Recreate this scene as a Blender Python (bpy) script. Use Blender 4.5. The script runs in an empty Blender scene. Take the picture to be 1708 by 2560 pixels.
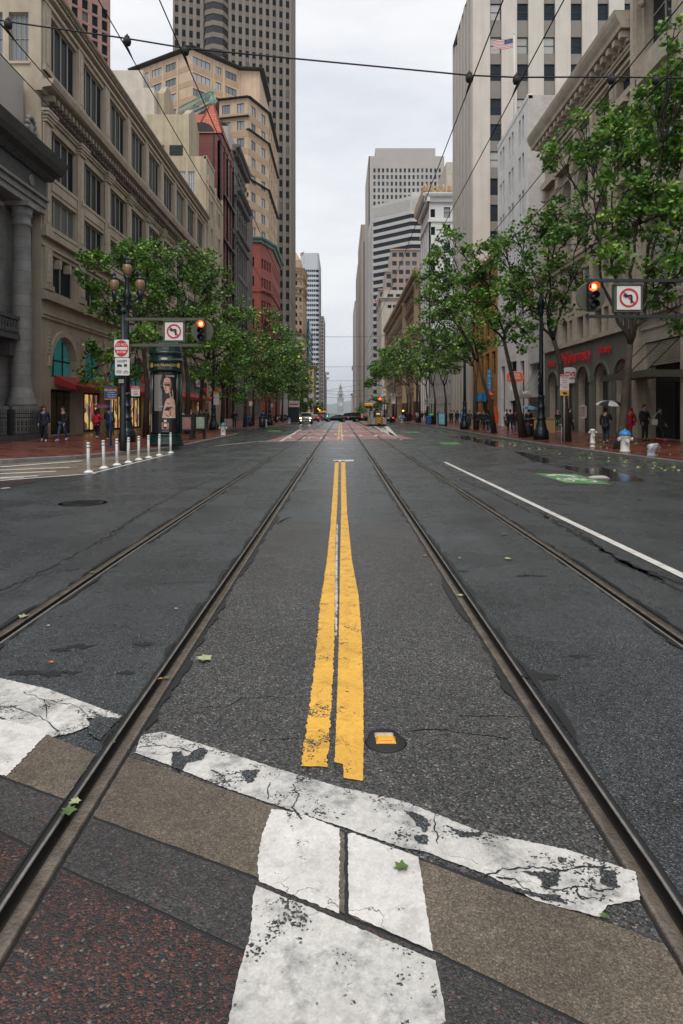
import bpy, bmesh, math, random
import numpy as np
from mathutils import Vector, Matrix
random.seed(7)
C = bpy.context.scene
R = math.radians
# ---------------------------------------------------------------- camera, world, sun, exposure
H = 1.71                       # eye height
F, U0, V0 = 1708.0, 852.0, 1031.0
cam_d = bpy.data.cameras.new('camera'); cam = bpy.data.objects.new('camera', cam_d)
C.collection.objects.link(cam); C.camera = cam
cam.location = (0, 0, H); cam.rotation_euler = (R(90), 0, 0)
cam_d.sensor_fit = 'HORIZONTAL'; cam_d.sensor_width = 24; cam_d.lens = 24 * F / 1708
cam_d.shift_x = (854 - U0) / 1708; cam_d.shift_y = -(1280 - V0) / 1708
cam_d.clip_start = 0.05; cam_d.clip_end = 30000
C.view_settings.view_transform = 'Standard'; C.view_settings.look = 'None'
C.view_settings.exposure = 0.32; C.view_settings.gamma = 1.0
C.render.film_transparent = False
try:
    C.cycles.use_denoising = True
    C.cycles.max_bounces = 6; C.cycles.diffuse_bounces = 3; C.cycles.glossy_bounces = 3
    C.cycles.transparent_max_bounces = 6; C.cycles.volume_bounces = 0
    C.cycles.caustics_reflective = False; C.cycles.caustics_refractive = False
    C.cycles.sample_clamp_indirect = 4
except Exception: pass
SUN_EL, SUN_AZ = R(58), R(188)
wd = bpy.data.worlds.new('World'); C.world = wd; wd.use_nodes = True
nt = wd.node_tree; nt.nodes.clear()
def wn(t, **k):
    n = nt.nodes.new(t)
    for a, b in k.items(): setattr(n, a, b)
    return n
out = wn('ShaderNodeOutputWorld'); mixw = wn('ShaderNodeMixShader')
sky = wn('ShaderNodeTexSky', sky_type='NISHITA', sun_disc=False, sun_elevation=SUN_EL, sun_rotation=SUN_AZ)
bg1 = wn('ShaderNodeBackground'); bg1.inputs['Strength'].default_value = 0.10
bg2 = wn('ShaderNodeBackground'); bg2.inputs['Strength'].default_value = 0.89
tc = wn('ShaderNodeTexCoord'); mp = wn('ShaderNodeMapping'); mp.inputs['Scale'].default_value = (1.3, 1.3, 5.0)
ns = wn('ShaderNodeTexNoise'); ns.inputs['Scale'].default_value = 1.7; ns.inputs['Detail'].default_value = 6; ns.inputs['Roughness'].default_value = .55
rp = wn('ShaderNodeValToRGB')
rp.color_ramp.elements[0].position = .33; rp.color_ramp.elements[0].color = (.68, .72, .79, 1)
rp.color_ramp.elements[1].position = .62; rp.color_ramp.elements[1].color = (.93, .935, .945, 1)
L = nt.links.new
L(tc.outputs['Generated'], mp.inputs['Vector']); L(mp.outputs[0], ns.inputs['Vector']); L(ns.outputs['Fac'], rp.inputs['Fac'])
L(sky.outputs[0], bg1.inputs['Color']); L(rp.outputs[0], bg2.inputs['Color'])
mixw.inputs[0].default_value = .93
L(bg1.outputs[0], mixw.inputs[1]); L(bg2.outputs[0], mixw.inputs[2]); L(mixw.outputs[0], out.inputs[0])
sd = bpy.data.lights.new('sun', 'SUN'); sd.energy = 1.4; sd.angle = R(35); sd.color = (1, .95, .88)
sun = bpy.data.objects.new('sun', sd); C.collection.objects.link(sun)
sun.rotation_euler = (R(90) - SUN_EL, 0, R(180) - SUN_AZ)
sun.location = (0, -20, 60)

# ---------------------------------------------------------------- helpers
def P(u, v, y):                # pixel of the photo at depth y -> point
    return Vector(((u - U0) / F * y, y, H - (v - V0) / F * y))
def G(u, v, z=0.0):            # pixel -> point on the level z
    y = (H - z) * F / (v - V0)
    return Vector(((u - U0) / F * y, y, z))
def ph(v, y): return H - (v - V0) / F * y
def px(u, y): return (u - U0) / F * y

class MB:
    def __init__(s): s.v = []; s.f = []; s.m = []; s.sm = []
    def face(s, pts, mi=0, sm=False):
        i = len(s.v); s.v += [tuple(p) for p in pts]; s.f.append(tuple(range(i, i + len(pts)))); s.m.append(mi); s.sm.append(sm)
    def faces(s, vs, fs, mi=0, sm=False):
        i = len(s.v); s.v += [tuple(p) for p in vs]
        for f in fs: s.f.append(tuple(i + k for k in f)); s.m.append(mi); s.sm.append(sm)
    def hexa(s, p, mi=0):      # p: 4 bottom + 4 top
        s.faces(p, [(3, 2, 1, 0), (4, 5, 6, 7), (0, 1, 5, 4), (1, 2, 6, 5), (2, 3, 7, 6), (3, 0, 4, 7)], mi)
    def box(s, x0, x1, y0, y1, z0, z1, mi=0):
        s.hexa([(x0, y0, z0), (x1, y0, z0), (x1, y1, z0), (x0, y1, z0), (x0, y0, z1), (x1, y0, z1), (x1, y1, z1), (x0, y1, z1)], mi)
    def ring(s, rings, mi=0, sm=True, cap=True, closed=True):   # loft between rings of equal size
        n = len(rings[0]); i = len(s.v)
        for r in rings: s.v += [tuple(p) for p in r]
        for a in range(len(rings) - 1):
            for k in range(n if closed else n - 1):
                k2 = (k + 1) % n
                s.f.append((i + a * n + k, i + a * n + k2, i + (a + 1) * n + k2, i + (a + 1) * n + k)); s.m.append(mi); s.sm.append(sm)
        if cap and closed:
            s.f.append(tuple(i + k for k in reversed(range(n)))); s.m.append(mi); s.sm.append(False)
            e = i + (len(rings) - 1) * n
            s.f.append(tuple(e + k for k in range(n))); s.m.append(mi); s.sm.append(False)
    def tube(s, pts, rad, n=8, mi=0, sm=True):
        pts = [Vector(p) for p in pts]
        if not hasattr(rad, '__len__'): rad = [rad] * len(pts)
        rings = []
        for k, p in enumerate(pts):
            d = (pts[min(k + 1, len(pts) - 1)] - pts[max(k - 1, 0)]); d = d.normalized() if d.length > 1e-9 else Vector((0, 0, 1))
            a = Vector((0, 0, 1)) if abs(d.z) < .9 else Vector((0, 1, 0))
            x = d.cross(a).normalized(); y = d.cross(x)
            rings.append([p + x * (rad[k] * math.cos(2 * math.pi * j / n)) + y * (rad[k] * math.sin(2 * math.pi * j / n)) for j in range(n)])
        s.ring(rings, mi, sm)
    def lathe(s, prof, c=(0, 0, 0), n=16, mi=0, sm=True):       # prof: (r, z)
        s.ring([[(c[0] + r * math.cos(2 * math.pi * j / n), c[1] + r * math.sin(2 * math.pi * j / n), c[2] + z) for j in range(n)] for r, z in prof], mi, sm)
    def ball(s, c, r, n=10, mi=0):
        rx, ry, rz = r if hasattr(r, '__len__') else (r, r, r)
        s.ring([[(c[0] + rx * math.sin(t) * math.cos(2 * math.pi * j / n), c[1] + ry * math.sin(t) * math.sin(2 * math.pi * j / n), c[2] - rz * math.cos(t)) for j in range(n)]
                for t in [math.pi * (k + .02) / (n // 2 + .04) for k in range(n // 2 + 1)]], mi)
    def sheet(s, pts2, z=0, mi=0): s.face([(p[0], p[1], z) for p in pts2], mi)
    def build(s, name, mats, parent=None, loc=None, rot=None):
        me = bpy.data.meshes.new(name); me.from_pydata(s.v, [], s.f)
        for m in (mats if isinstance(mats, (list, tuple)) else [mats]): me.materials.append(m)
        if s.f:
            me.polygons.foreach_set('material_index', s.m); me.polygons.foreach_set('use_smooth', s.sm)
        me.update()
        o = bpy.data.objects.new(name, me); C.collection.objects.link(o)
        if parent: o.parent = parent
        if loc is not None: o.location = loc
        if rot is not None: o.rotation_euler = rot
        return o
def tag(o, label=None, cat=None, group=None, kind=None):
    if label: o['label'] = label
    if cat: o['category'] = cat
    if group: o['group'] = group
    if kind: o['kind'] = kind
    return o
def empty(name, label, cat, loc=(0, 0, 0), rz=0, group=None):
    o = bpy.data.objects.new(name, None); C.collection.objects.link(o); o.empty_display_size = .1
    o.location = loc; o.rotation_euler = (0, 0, rz)
    return tag(o, label, cat, group)
def copy_tree(o, parent=None):
    c = o.copy(); C.collection.objects.link(c); c.parent = parent
    for ch in list(o.children): copy_tree(ch, c)
    return c
def structure(mb, name, mats): return tag(mb.build(name, mats), kind='structure')

# ---------------------------------------------------------------- materials
def mat(name, col, rough=.7, spec=.4, metal=0, noise=0, nscale=3, bump=0, bscale=20, emit=None, es=1, stain=0, coat=0, streak=0):
    m = bpy.data.materials.new(name); m.use_nodes = True; t = m.node_tree; b = t.nodes['Principled BSDF']
    b.inputs['Base Color'].default_value = (*col, 1); b.inputs['Roughness'].default_value = rough
    b.inputs['Specular IOR Level'].default_value = spec; b.inputs['Metallic'].default_value = metal
    if coat: b.inputs['Coat Weight'].default_value = coat; b.inputs['Coat Roughness'].default_value = .05
    if emit: b.inputs['Emission Color'].default_value = (*emit, 1); b.inputs['Emission Strength'].default_value = es
    co = t.nodes.new('ShaderNodeTexCoord')
    if noise or streak:
        cur = None
        def mul(fac_socket, lo, hi, a, b_):
            rpn = t.nodes.new('ShaderNodeMapRange'); rpn.inputs['From Min'].default_value = lo; rpn.inputs['From Max'].default_value = hi
            rpn.inputs['To Min'].default_value = a; rpn.inputs['To Max'].default_value = b_
            t.links.new(fac_socket, rpn.inputs['Value']); return rpn.outputs[0]
        n = t.nodes.new('ShaderNodeTexNoise'); n.inputs['Scale'].default_value = nscale; n.inputs['Detail'].default_value = 7; n.inputs['Roughness'].default_value = .62
        t.links.new(co.outputs['Object'], n.inputs['Vector'])
        f1 = mul(n.outputs['Fac'], .3, .7, 1 - noise, 1 + noise)
        if streak:
            mp_ = t.nodes.new('ShaderNodeMapping'); mp_.inputs['Scale'].default_value = (1, 1, .07)
            n2 = t.nodes.new('ShaderNodeTexNoise'); n2.inputs['Scale'].default_value = 1.6; n2.inputs['Detail'].default_value = 5
            t.links.new(co.outputs['Object'], mp_.inputs['Vector']); t.links.new(mp_.outputs[0], n2.inputs['Vector'])
            f2 = mul(n2.outputs['Fac'], .35, .65, 1 - streak, 1 + streak * .5)
            mm = t.nodes.new('ShaderNodeMath'); mm.operation = 'MULTIPLY'; t.links.new(f1, mm.inputs[0]); t.links.new(f2, mm.inputs[1]); f1 = mm.outputs[0]
        mx = t.nodes.new('ShaderNodeVectorMath'); mx.operation = 'SCALE'; mx.inputs[0].default_value = col
        t.links.new(f1, mx.inputs['Scale']); t.links.new(mx.outputs[0], b.inputs['Base Color'])
    if bump:
        n = t.nodes.new('ShaderNodeTexNoise'); n.inputs['Scale'].default_value = bscale; n.inputs['Detail'].default_value = 5
        t.links.new(co.outputs['Object'], n.inputs['Vector'])
        bp = t.nodes.new('ShaderNodeBump'); bp.inputs['Strength'].default_value = bump; bp.inputs['Distance'].default_value = .02
        t.links.new(n.outputs['Fac'], bp.inputs['Height']); t.links.new(bp.outputs[0], b.inputs['Normal'])
    return m
def nd(t, ty, **k):
    n = t.nodes.new(ty)
    for a, b in k.items():
        if a in n.inputs: n.inputs[a].default_value = b
        else: setattr(n, a, b)
    return n
def ramp(t, fac, stops, interp='LINEAR'):
    r = t.nodes.new('ShaderNodeValToRGB'); r.color_ramp.interpolation = interp
    e = r.color_ramp.elements
    e[0].position = stops[0][0]; e[0].color = (*stops[0][1], 1); e.remove(e[1])
    for p, c in stops[1:]: e.new(p).color = (*c, 1)
    t.links.new(fac, r.inputs['Fac']); return r.outputs['Color']
def glass_mat(name, dark, pale, frac=.25, rough=.08, sp=.4):
    m = bpy.data.materials.new(name); m.use_nodes = True; t = m.node_tree; b = t.nodes['Principled BSDF']
    oi = nd(t, 'ShaderNodeObjectInfo'); c = ramp(t, oi.outputs['Random'], [(0, dark), (1 - frac, tuple(x * 1.6 for x in dark)), (min(.99, 1 - frac + .02), pale), (1, tuple(x * .8 for x in pale))])
    t.links.new(c, b.inputs['Base Color']); b.inputs['Roughness'].default_value = rough; b.inputs['Specular IOR Level'].default_value = .5; b.inputs['IOR'].default_value = 1.08 + sp * .5
    return m
def cells(t, co, scale, warp=.35):
    """random value per aggregate stone, and the distance to its middle"""
    lk = t.links.new; nz = nd(t, 'ShaderNodeTexNoise', Scale=scale * .8, Detail=2); lk(co, nz.inputs['Vector'])
    a = nd(t, 'ShaderNodeVectorMath', operation='SCALE'); a.inputs['Scale'].default_value = warp / scale * 2; lk(nz.outputs['Color'], a.inputs[0])
    s = nd(t, 'ShaderNodeVectorMath', operation='ADD'); lk(a.outputs[0], s.inputs[0]); lk(co, s.inputs[1])
    v = nd(t, 'ShaderNodeTexVoronoi', Scale=scale); lk(s.outputs[0], v.inputs['Vector']); q = nd(t, 'ShaderNodeSeparateColor'); lk(v.outputs['Color'], q.inputs[0])
    return q, v.outputs['Distance']
def rng(t, s, a, b, c, d):
    r = nd(t, 'ShaderNodeMapRange'); t.links.new(s, r.inputs['Value'])
    for k, v in zip(('From Min', 'From Max', 'To Min', 'To Max'), (a, b, c, d)): r.inputs[k].default_value = v
    return r.outputs[0]
def mth(t, op, a, b):
    m = nd(t, 'ShaderNodeMath', operation=op)
    for k, q in enumerate((a, b)):
        if isinstance(q, (int, float)): m.inputs[k].default_value = q
        else: t.links.new(q, m.inputs[k])
    return m.outputs[0]
def asphalt(name, stops, scale=120, rlo=.28, rhi=.5, big=.22, bump=.6, warp=.35):
    m = bpy.data.materials.new(name); m.use_nodes = True; t = m.node_tree; b = t.nodes['Principled BSDF']; lk = t.links.new
    co = nd(t, 'ShaderNodeTexCoord').outputs['Object']; q, dist = cells(t, co, scale, warp)
    n2 = nd(t, 'ShaderNodeTexNoise', Scale=.6, Detail=9, Roughness=.66); n3 = nd(t, 'ShaderNodeTexNoise', Scale=14, Detail=5, Roughness=.7)
    mp = nd(t, 'ShaderNodeMapping'); mp.inputs['Scale'].default_value = (1, .12, 1); n4 = nd(t, 'ShaderNodeTexNoise', Scale=1.3, Detail=4); lk(co, mp.inputs[0]); lk(mp.outputs[0], n4.inputs['Vector'])
    for n in (n2, n3): lk(co, n.inputs['Vector'])
    col = ramp(t, q.outputs[0], stops, 'CONSTANT')
    k = mth(t, 'MULTIPLY', rng(t, n2.outputs['Fac'], .3, .7, 1 - big, 1 + big), rng(t, n3.outputs['Fac'], .3, .7, .8, 1.2)); k = mth(t, 'MULTIPLY', k, rng(t, n4.outputs['Fac'], .35, .65, .9, 1.1)); k = mth(t, 'MULTIPLY', k, rng(t, dist, .35, .75, 1.08, .72))
    sc = nd(t, 'ShaderNodeVectorMath', operation='SCALE'); lk(col, sc.inputs[0]); lk(k, sc.inputs['Scale']); lk(sc.outputs[0], b.inputs['Base Color'])
    lk(rng(t, n2.outputs['Fac'], .35, .65, rlo, rhi), b.inputs['Roughness'])
    h = mth(t, 'ADD', rng(t, dist, 0, .7, 1, 0), q.outputs[1]); bp = nd(t, 'ShaderNodeBump', Strength=bump, Distance=.004); lk(h, bp.inputs['Height']); lk(bp.outputs[0], b.inputs['Normal'])
    b.inputs['Specular IOR Level'].default_value = .5
    return m
def grey(vals, tint=(1, 1, 1)): return [(p, tuple(v * c for c in tint)) for p, v in vals]
def paint(name, col, under, wear=.3, scale=3, rough=.5, crack=True, dirt=.25):
    m = bpy.data.materials.new(name); m.use_nodes = True; t = m.node_tree; b = t.nodes['Principled BSDF']; lk = t.links.new
    co = nd(t, 'ShaderNodeTexCoord').outputs['Object']; q, dist = cells(t, co, 120)
    n1 = nd(t, 'ShaderNodeTexNoise', Scale=scale, Detail=9, Roughness=.68); n2 = nd(t, 'ShaderNodeTexNoise', Scale=1.7, Detail=7, Roughness=.65); n3 = nd(t, 'ShaderNodeTexNoise', Scale=26, Detail=5, Roughness=.7)
    for n in (n1, n2, n3): lk(co, n.inputs['Vector'])
    w = mth(t, 'ADD', n1.outputs['Fac'], mth(t, 'MULTIPLY', mth(t, 'SUBTRACT', q.outputs[0], .5), .20)); mask = rng(t, w, wear - .012, wear + .012, 0, 1)
    if crack:
        dn = nd(t, 'ShaderNodeTexNoise', Scale=8, Detail=5); lk(co, dn.inputs['Vector']); va = nd(t, 'ShaderNodeVectorMath', operation='SCALE'); va.inputs['Scale'].default_value = .13; lk(dn.outputs['Color'], va.inputs[0])
        vb = nd(t, 'ShaderNodeVectorMath', operation='ADD'); lk(va.outputs[0], vb.inputs[0]); lk(co, vb.inputs[1]); vo = nd(t, 'ShaderNodeTexVoronoi', Scale=3.6, feature='DISTANCE_TO_EDGE'); lk(vb.outputs[0], vo.inputs['Vector'])
        n4 = nd(t, 'ShaderNodeTexNoise', Scale=2.4, Detail=3); lk(co, n4.inputs['Vector'])
        mask = mth(t, 'MINIMUM', mask, rng(t, mth(t, 'ADD', vo.outputs['Distance'], rng(t, n4.outputs['Fac'], .42, .52, 0, .03)), .002, .006, .25, 1))
    n5 = nd(t, 'ShaderNodeTexNoise', Scale=5.5, Detail=9, Roughness=.75); lk(co, n5.inputs['Vector']); k = mth(t, 'MULTIPLY', rng(t, n2.outputs['Fac'], .32, .62, 1 - dirt * .8, 1.03), rng(t, n3.outputs['Fac'], .3, .65, 1 - dirt * .6, 1.03)); k = mth(t, 'MULTIPLY', k, rng(t, n5.outputs['Fac'], .33, .5, 1 - dirt * 1.5, 1)); k = mth(t, 'MULTIPLY', k, rng(t, q.outputs[1], 0, 1, .9, 1.05))
    sc = nd(t, 'ShaderNodeVectorMath', operation='SCALE'); sc.inputs[0].default_value = col; lk(k, sc.inputs['Scale'])
    u = ramp(t, q.outputs[2], grey([(0, .35), (.4, .75), (.75, 1.3), (.93, 2.2)], under), 'CONSTANT')
    mx = nd(t, 'ShaderNodeMix', data_type='RGBA'); lk(mask, mx.inputs[0]); lk(u, mx.inputs[6]); lk(sc.outputs[0], mx.inputs[7]); lk(mx.outputs[2], b.inputs['Base Color'])
    b.inputs['Roughness'].default_value = rough
    bp = nd(t, 'ShaderNodeBump', Strength=.4, Distance=.003); lk(mth(t, 'ADD', mth(t, 'MULTIPLY', q.outputs[1], .5), mask), bp.inputs['Height']); lk(bp.outputs[0], b.inputs['Normal'])
    return m
def brick(name, c1, c2, mortar, scale, w, h, rough=.6, ms=.02, bump=.3, vary=.3, axis=None):
    m = bpy.data.materials.new(name); m.use_nodes = True; t = m.node_tree; b = t.nodes['Principled BSDF']; lk = t.links.new
    co = nd(t, 'ShaderNodeTexCoord'); br = nd(t, 'ShaderNodeTexBrick'); br.inputs['Scale'].default_value = scale; br.inputs['Brick Width'].default_value = w; br.inputs['Row Height'].default_value = h
    br.inputs['Mortar Size'].default_value = ms; br.inputs['Color1'].default_value = (*c1, 1); br.inputs['Color2'].default_value = (*c2, 1); br.inputs['Mortar'].default_value = (*mortar, 1)
    v = co.outputs['Object']
    if axis:     # wall: run along (x+y), up z
        sp = nd(t, 'ShaderNodeSeparateXYZ'); lk(v, sp.inputs[0]); ad = nd(t, 'ShaderNodeMath', operation='ADD'); lk(sp.outputs[0], ad.inputs[0]); lk(sp.outputs[1], ad.inputs[1])
        cb = nd(t, 'ShaderNodeCombineXYZ'); lk(ad.outputs[0], cb.inputs[0]); lk(sp.outputs[2], cb.inputs[1]); v = cb.outputs[0]
    lk(v, br.inputs['Vector'])
    n = nd(t, 'ShaderNodeTexNoise', Scale=.9, Detail=7, Roughness=.65); lk(co.outputs['Object'], n.inputs['Vector'])
    mr = nd(t, 'ShaderNodeMapRange'); mr.inputs['From Min'].default_value = .3; mr.inputs['From Max'].default_value = .7; mr.inputs['To Min'].default_value = 1 - vary; mr.inputs['To Max'].default_value = 1 + vary
    lk(n.outputs['Fac'], mr.inputs['Value']); sc = nd(t, 'ShaderNodeVectorMath', operation='SCALE'); lk(br.outputs['Color'], sc.inputs[0]); lk(mr.outputs[0], sc.inputs['Scale'])
    lk(sc.outputs[0], b.inputs['Base Color']); b.inputs['Roughness'].default_value = rough
    if not axis:
        r2 = nd(t, 'ShaderNodeMapRange'); r2.inputs['From Min'].default_value = .35; r2.inputs['From Max'].default_value = .65; r2.inputs['To Min'].default_value = rough * .4; r2.inputs['To Max'].default_value = rough
        lk(n.outputs['Fac'], r2.inputs['Value']); lk(r2.outputs[0], b.inputs['Roughness'])
    bp = nd(t, 'ShaderNodeBump', Strength=bump, Distance=.01); lk(br.outputs['Fac'], bp.inputs['Height']); bp.invert = True; lk(bp.outputs[0], b.inputs['Normal'])
    return m
M = {}
A_ = [(0, .018), (.25, .040), (.55, .070), (.78, .102), (.93, .155), (.985, .26)]
M['road'] = asphalt('road asphalt', grey(A_, (.90, 1.0, 1.05)), 150, .19, .36, .32, .5)
M['patch'] = asphalt('centre asphalt', grey([(0, .02), (.22, .046), (.5, .074), (.74, .108)], (.98, .98, .97)) + [(.91, (.16, .13, .105)), (.97, (.27, .24, .21))], 115, .34, .52)
M['redagg'] = asphalt('red aggregate', [(0, (.022, .021, .022)), (.22, (.032, .029, .030)), (.5, (.050, .040, .040)), (.68, (.080, .032, .027)), (.82, (.125, .045, .034)), (.94, (.19, .080, .060)), (.98, (.17, .15, .13))], 112, .28, .44, bump=.9, warp=.8)
M['darkslab'] = asphalt('dark slab', grey([(0, .026), (.25, .045), (.6, .062), (.85, .085)], (1, .95, .92)) + [(.93, (.11, .05, .04)), (.98, (.15, .13, .12))], 135, .36, .52)
M['granite'] = asphalt('brown granite', [(0, (.080, .064, .047)), (.2, (.112, .088, .063)), (.45, (.136, .108, .078)), (.7, (.160, .130, .096)), (.88, (.205, .175, .137))], 170, .16, .5, .5, .35, .9)
M['tanpave'] = asphalt('tan concrete', grey([(0, .14), (.3, .2), (.7, .25)], (1.1, .9, .68)), 60, .2, .42, .3, .2)
M['white'] = paint('white road paint', (.74, .715, .68), (.06, .06, .06), .325, 4, dirt=.2)
M['white2'] = paint('white worn paint', (.70, .68, .645), (.06, .06, .06), .392, 3.4, dirt=.42)
M['whiteln'] = paint('white lane line', (.74, .71, .66), (.06, .06, .06), .32, 8, crack=False)
M['yellow'] = paint('yellow road paint', (.86, .47, .06), (.06, .055, .045), .35, 5, dirt=.22)
M['redlane'] = paint('red lane paint', (.35, .165, .15), (.10, .10, .10), .36, 3, crack=False, dirt=.25)
M['green'] = paint('green bike paint', (.11, .30, .10), (.06, .07, .06), .33, 6, crack=False)
M['crackm'] = mat('tar crack', (.016, .016, .017), .5, .4)
M['puddle'] = mat('puddle water', (.026, .027, .028), .1, .5)
M['steelbrown'] = mat('wet worn rail steel', (.19, .158, .128), .27, .6, .6, .4, 9, .2, 60)
M['steel'] = mat('worn steel lip', (.32, .30, .28), .3, .5, .7, .3, 14)
M['groove'] = mat('dark rail groove', (.014, .012, .010), .5, .3)  # one near-black brown over the whole flangeway
M['bricks'] = brick('wet brick paving', (.20, .056, .036), (.14, .042, .03), (.06, .03, .024), 1, .22, .11, .42, .008, .25, .35)
M['kerb'] = mat('granite kerb', (.17, .165, .155), .45, .5, 0, .35, 2.5, .3, 40)
M['tanst'] = mat('tan painted stone', (.41, .345, .265), .75, .3, 0, .14, .8, .15, 8, streak=.12)
M['tanst2'] = mat('tan stone ornament', (.44, .375, .295), .75, .3, 0, .22, 5, .6, 9)
M['tand'] = mat('olive brown spandrel', (.23, .195, .15), .75, .3, 0, .15, 1.5, streak=.1)
M['bank'] = brick('grey granite bank', (.235, .23, .22), (.20, .197, .19), (.10, .10, .097), 1, 1.3, .62, .7, .01, .4, .28, 1)
M['bankdk'] = mat('dark weathered stone', (.07, .07, .072), .7, .35, 0, .3, 2, .3, 10)
M['glass'] = glass_mat('window glass', (.007, .012, .016), (.13, .145, .145), .08, .3, .04)
M['glassblind'] = glass_mat('window glass blinds', (.012, .02, .026), (.42, .43, .41), .42)
M['glassblue'] = glass_mat('blue window glass', (.02, .04, .06), (.12, .16, .2), .1)
M['glassband'] = mat('dark band glass', (.010, .022, .04), .15, .2)
M['glasspale'] = glass_mat('pale window glass', (.16, .18, .20), (.40, .42, .43), .5)
M['teal'] = mat('teal arch glass', (.02, .15, .15), .12, .5, emit=(.02, .16, .16), es=.25)
M['frame_d'] = mat('dark window frame', (.02, .021, .022), .5)
M['frame_t'] = mat('tan window frame', (.30, .26, .20), .6)
M['frame_w'] = mat('white window frame', (.60, .60, .57), .5)
M['creamw'] = mat('cream stucco', (.42, .355, .255), .8, .3, 0, .12, .7, streak=.2)
M['creamt'] = mat('pale cream stucco', (.52, .47, .40), .8, .3, 0, .12, .7, streak=.1)
M['redclad'] = brick('dark red cladding', (.19, .05, .04), (.16, .042, .034), (.08, .02, .017), 1, 6, .5, .7, .012, .3, .15, 1)
M['redtile'] = brick('orange red roof tile', (.52, .125, .05), (.40, .09, .04), (.16, .04, .025), 1, .4, .42, .6, .03, .5, .2, 1)
M['copper'] = mat('green copper', (.17, .30, .25), .7, .3, 0, .35, 3)
M['darkgl'] = mat('black mullion wall', (.012, .013, .015), .25, .5)
M['greyst'] = mat('dark grey ornate stone', (.155, .15, .14), .8, .3, 0, .25, 1.5, .5, 6, streak=.2)
M['brownbr'] = brick('brown brick wall', (.13, .085, .065), (.10, .07, .055), (.10, .08, .07), 1, .25, .09, .8, .01, .2, .15, 1)
M['tanconc'] = mat('tan concrete tower', (.56, .425, .305), .75, .3, 0, .1, .4, streak=.12)
M['tanband'] = mat('darker tan spandrel', (.44, .31, .205), .75, .3, 0, .1, .5)
M['chron'] = brick('red brick', (.34, .076, .052), (.27, .062, .044), (.22, .09, .06), 1, .5, .16, .75, .01, .2, .15, 1)
M['towerbr'] = mat('brown tower pier', (.20, .17, .138), .65, .4, 0, .1, .3)
M['towersp'] = mat('tower spandrel', (.17, .143, .118), .6, .4, 0, .12, .3)
M['hobart'] = mat('hobart tan terracotta', (.52, .385, .25), .75, .3, 0, .12, .3)
M['peach'] = mat('peach painted wall', (.66, .52, .40), .8, .3, 0, .06, .2)
M['strip_w'] = mat('pale blue grey panel', (.55, .58, .62), .5, .4, 0, .05, .1)
M['greycon'] = mat('pale grey concrete', (.40, .375, .35), .75, .3, 0, .08, .1)
M['greycon2'] = mat('grey brown concrete', (.30, .27, .24), .75, .3, 0, .08, .1)
M['r3wall'] = mat('pale warm concrete', (.56, .515, .46), .8, .3, 0, .06, .5, streak=.07)
M['r3sp'] = mat('grey window spandrel', (.22, .205, .18), .7, .3, 0, .08, .6)
M['whitepl'] = mat('white plaster', (.72, .70, .69), .8, .3, 0, .1, .8, streak=.1)
M['greybrk'] = brick('grey white brick', (.50, .46, .43), (.44, .41, .38), (.40, .37, .35), 1, .3, .1, .85, .012, .3, .18, 1)
M['whiteter'] = mat('white terracotta', (.72, .72, .71), .6, .4, 0, .06, .5)
M['gold'] = mat('gold terracotta crest', (.50, .34, .17), .6, .4, 0, .35, 2, .5, 4)
M['palace'] = mat('buff brick hotel', (.40, .30, .20), .8, .3, 0, .14, .5, .3, 5)
M['mauve'] = mat('mauve granite', (.40, .31, .28), .55, .4, 0, .08, .3)
M['r1'] = brick('cream sandstone', (.45, .39, .305), (.405, .35, .27), (.27, .23, .175), 1, 1.1, .5, .78, .008, .35, .2, 1)
M['cvs'] = mat('grey green painted base', (.14, .14, .118), .6, .4, 0, .12, .8, streak=.1)
M['cvsd'] = mat('dark grey arch panel', (.035, .037, .034), .5, .4, 0, .15, 1)
M['ochre'] = mat('ochre painted wall', (.45, .235, .07), .75, .3, 0, .15, .7, streak=.12)
M['panelw'] = mat('pale stone panel', (.50, .49, .47), .6, .4, 0, .08, .8)
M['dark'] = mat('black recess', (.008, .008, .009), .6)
M['ferry'] = mat('pale grey tower stone', (.36, .37, .37), .8, .3)
M['hill'] = mat('distant wooded hill', (.06, .09, .06), .9, .2)
M['water'] = mat('bay water', (.05, .08, .09), .15)
M['iron'] = mat('dark painted iron', (.012, .018, .022), .4, .5, .1, .2, 8)
M['ironblue'] = mat('blue black cast iron', (.010, .018, .028), .32, .5, .2, .25, 10, .2, 30)
M['green_dk'] = mat('dark green enamel', (.006, .026, .022), .22, .55, 0, .1, 5, coat=.3)
M['olive'] = mat('olive painted steel', (.085, .085, .06), .5, .4, 0, .15, 6)
M['signw'] = mat('white sign face', (.66, .66, .65), .45)
M['signr'] = mat('red sign face', (.55, .012, .02), .4)
M['signk'] = mat('black sign ink', (.012, .012, .014), .45)
M['signy'] = mat('amber sign face', (.75, .38, .02), .45)
M['signb'] = mat('blue sign face', (.015, .05, .16), .4)
M['sky_blue'] = mat('bright blue banner', (.03, .25, .55), .5)
M['goldink'] = mat('gold lettering', (.62, .42, .10), .35, .5, .4)
M['redlamp'] = mat('lit red lamp', (.8, .05, .02), .3, emit=(1, .06, .015), es=4.5)
M['redlamphot'] = mat('lit red lamp heart', (1, .4, .2), .3, emit=(1, .30, .10), es=5)
M['amber'] = mat('lit amber lamp', (.9, .3, .02), .3, emit=(1, .33, .04), es=5)
M['headl'] = mat('lit headlamp', (1, .8, .5), .3, emit=(1, .72, .40), es=9)
M['greenl'] = mat('lit green lamp', (.02, .5, .35), .3, emit=(.02, .8, .55), es=4)
M['taill'] = mat('lit tail lamp', (.5, .02, .015), .3, emit=(1, .04, .02), es=1.5)
M['lens_d'] = mat('unlit signal lens', (.02, .015, .012), .25)
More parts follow.
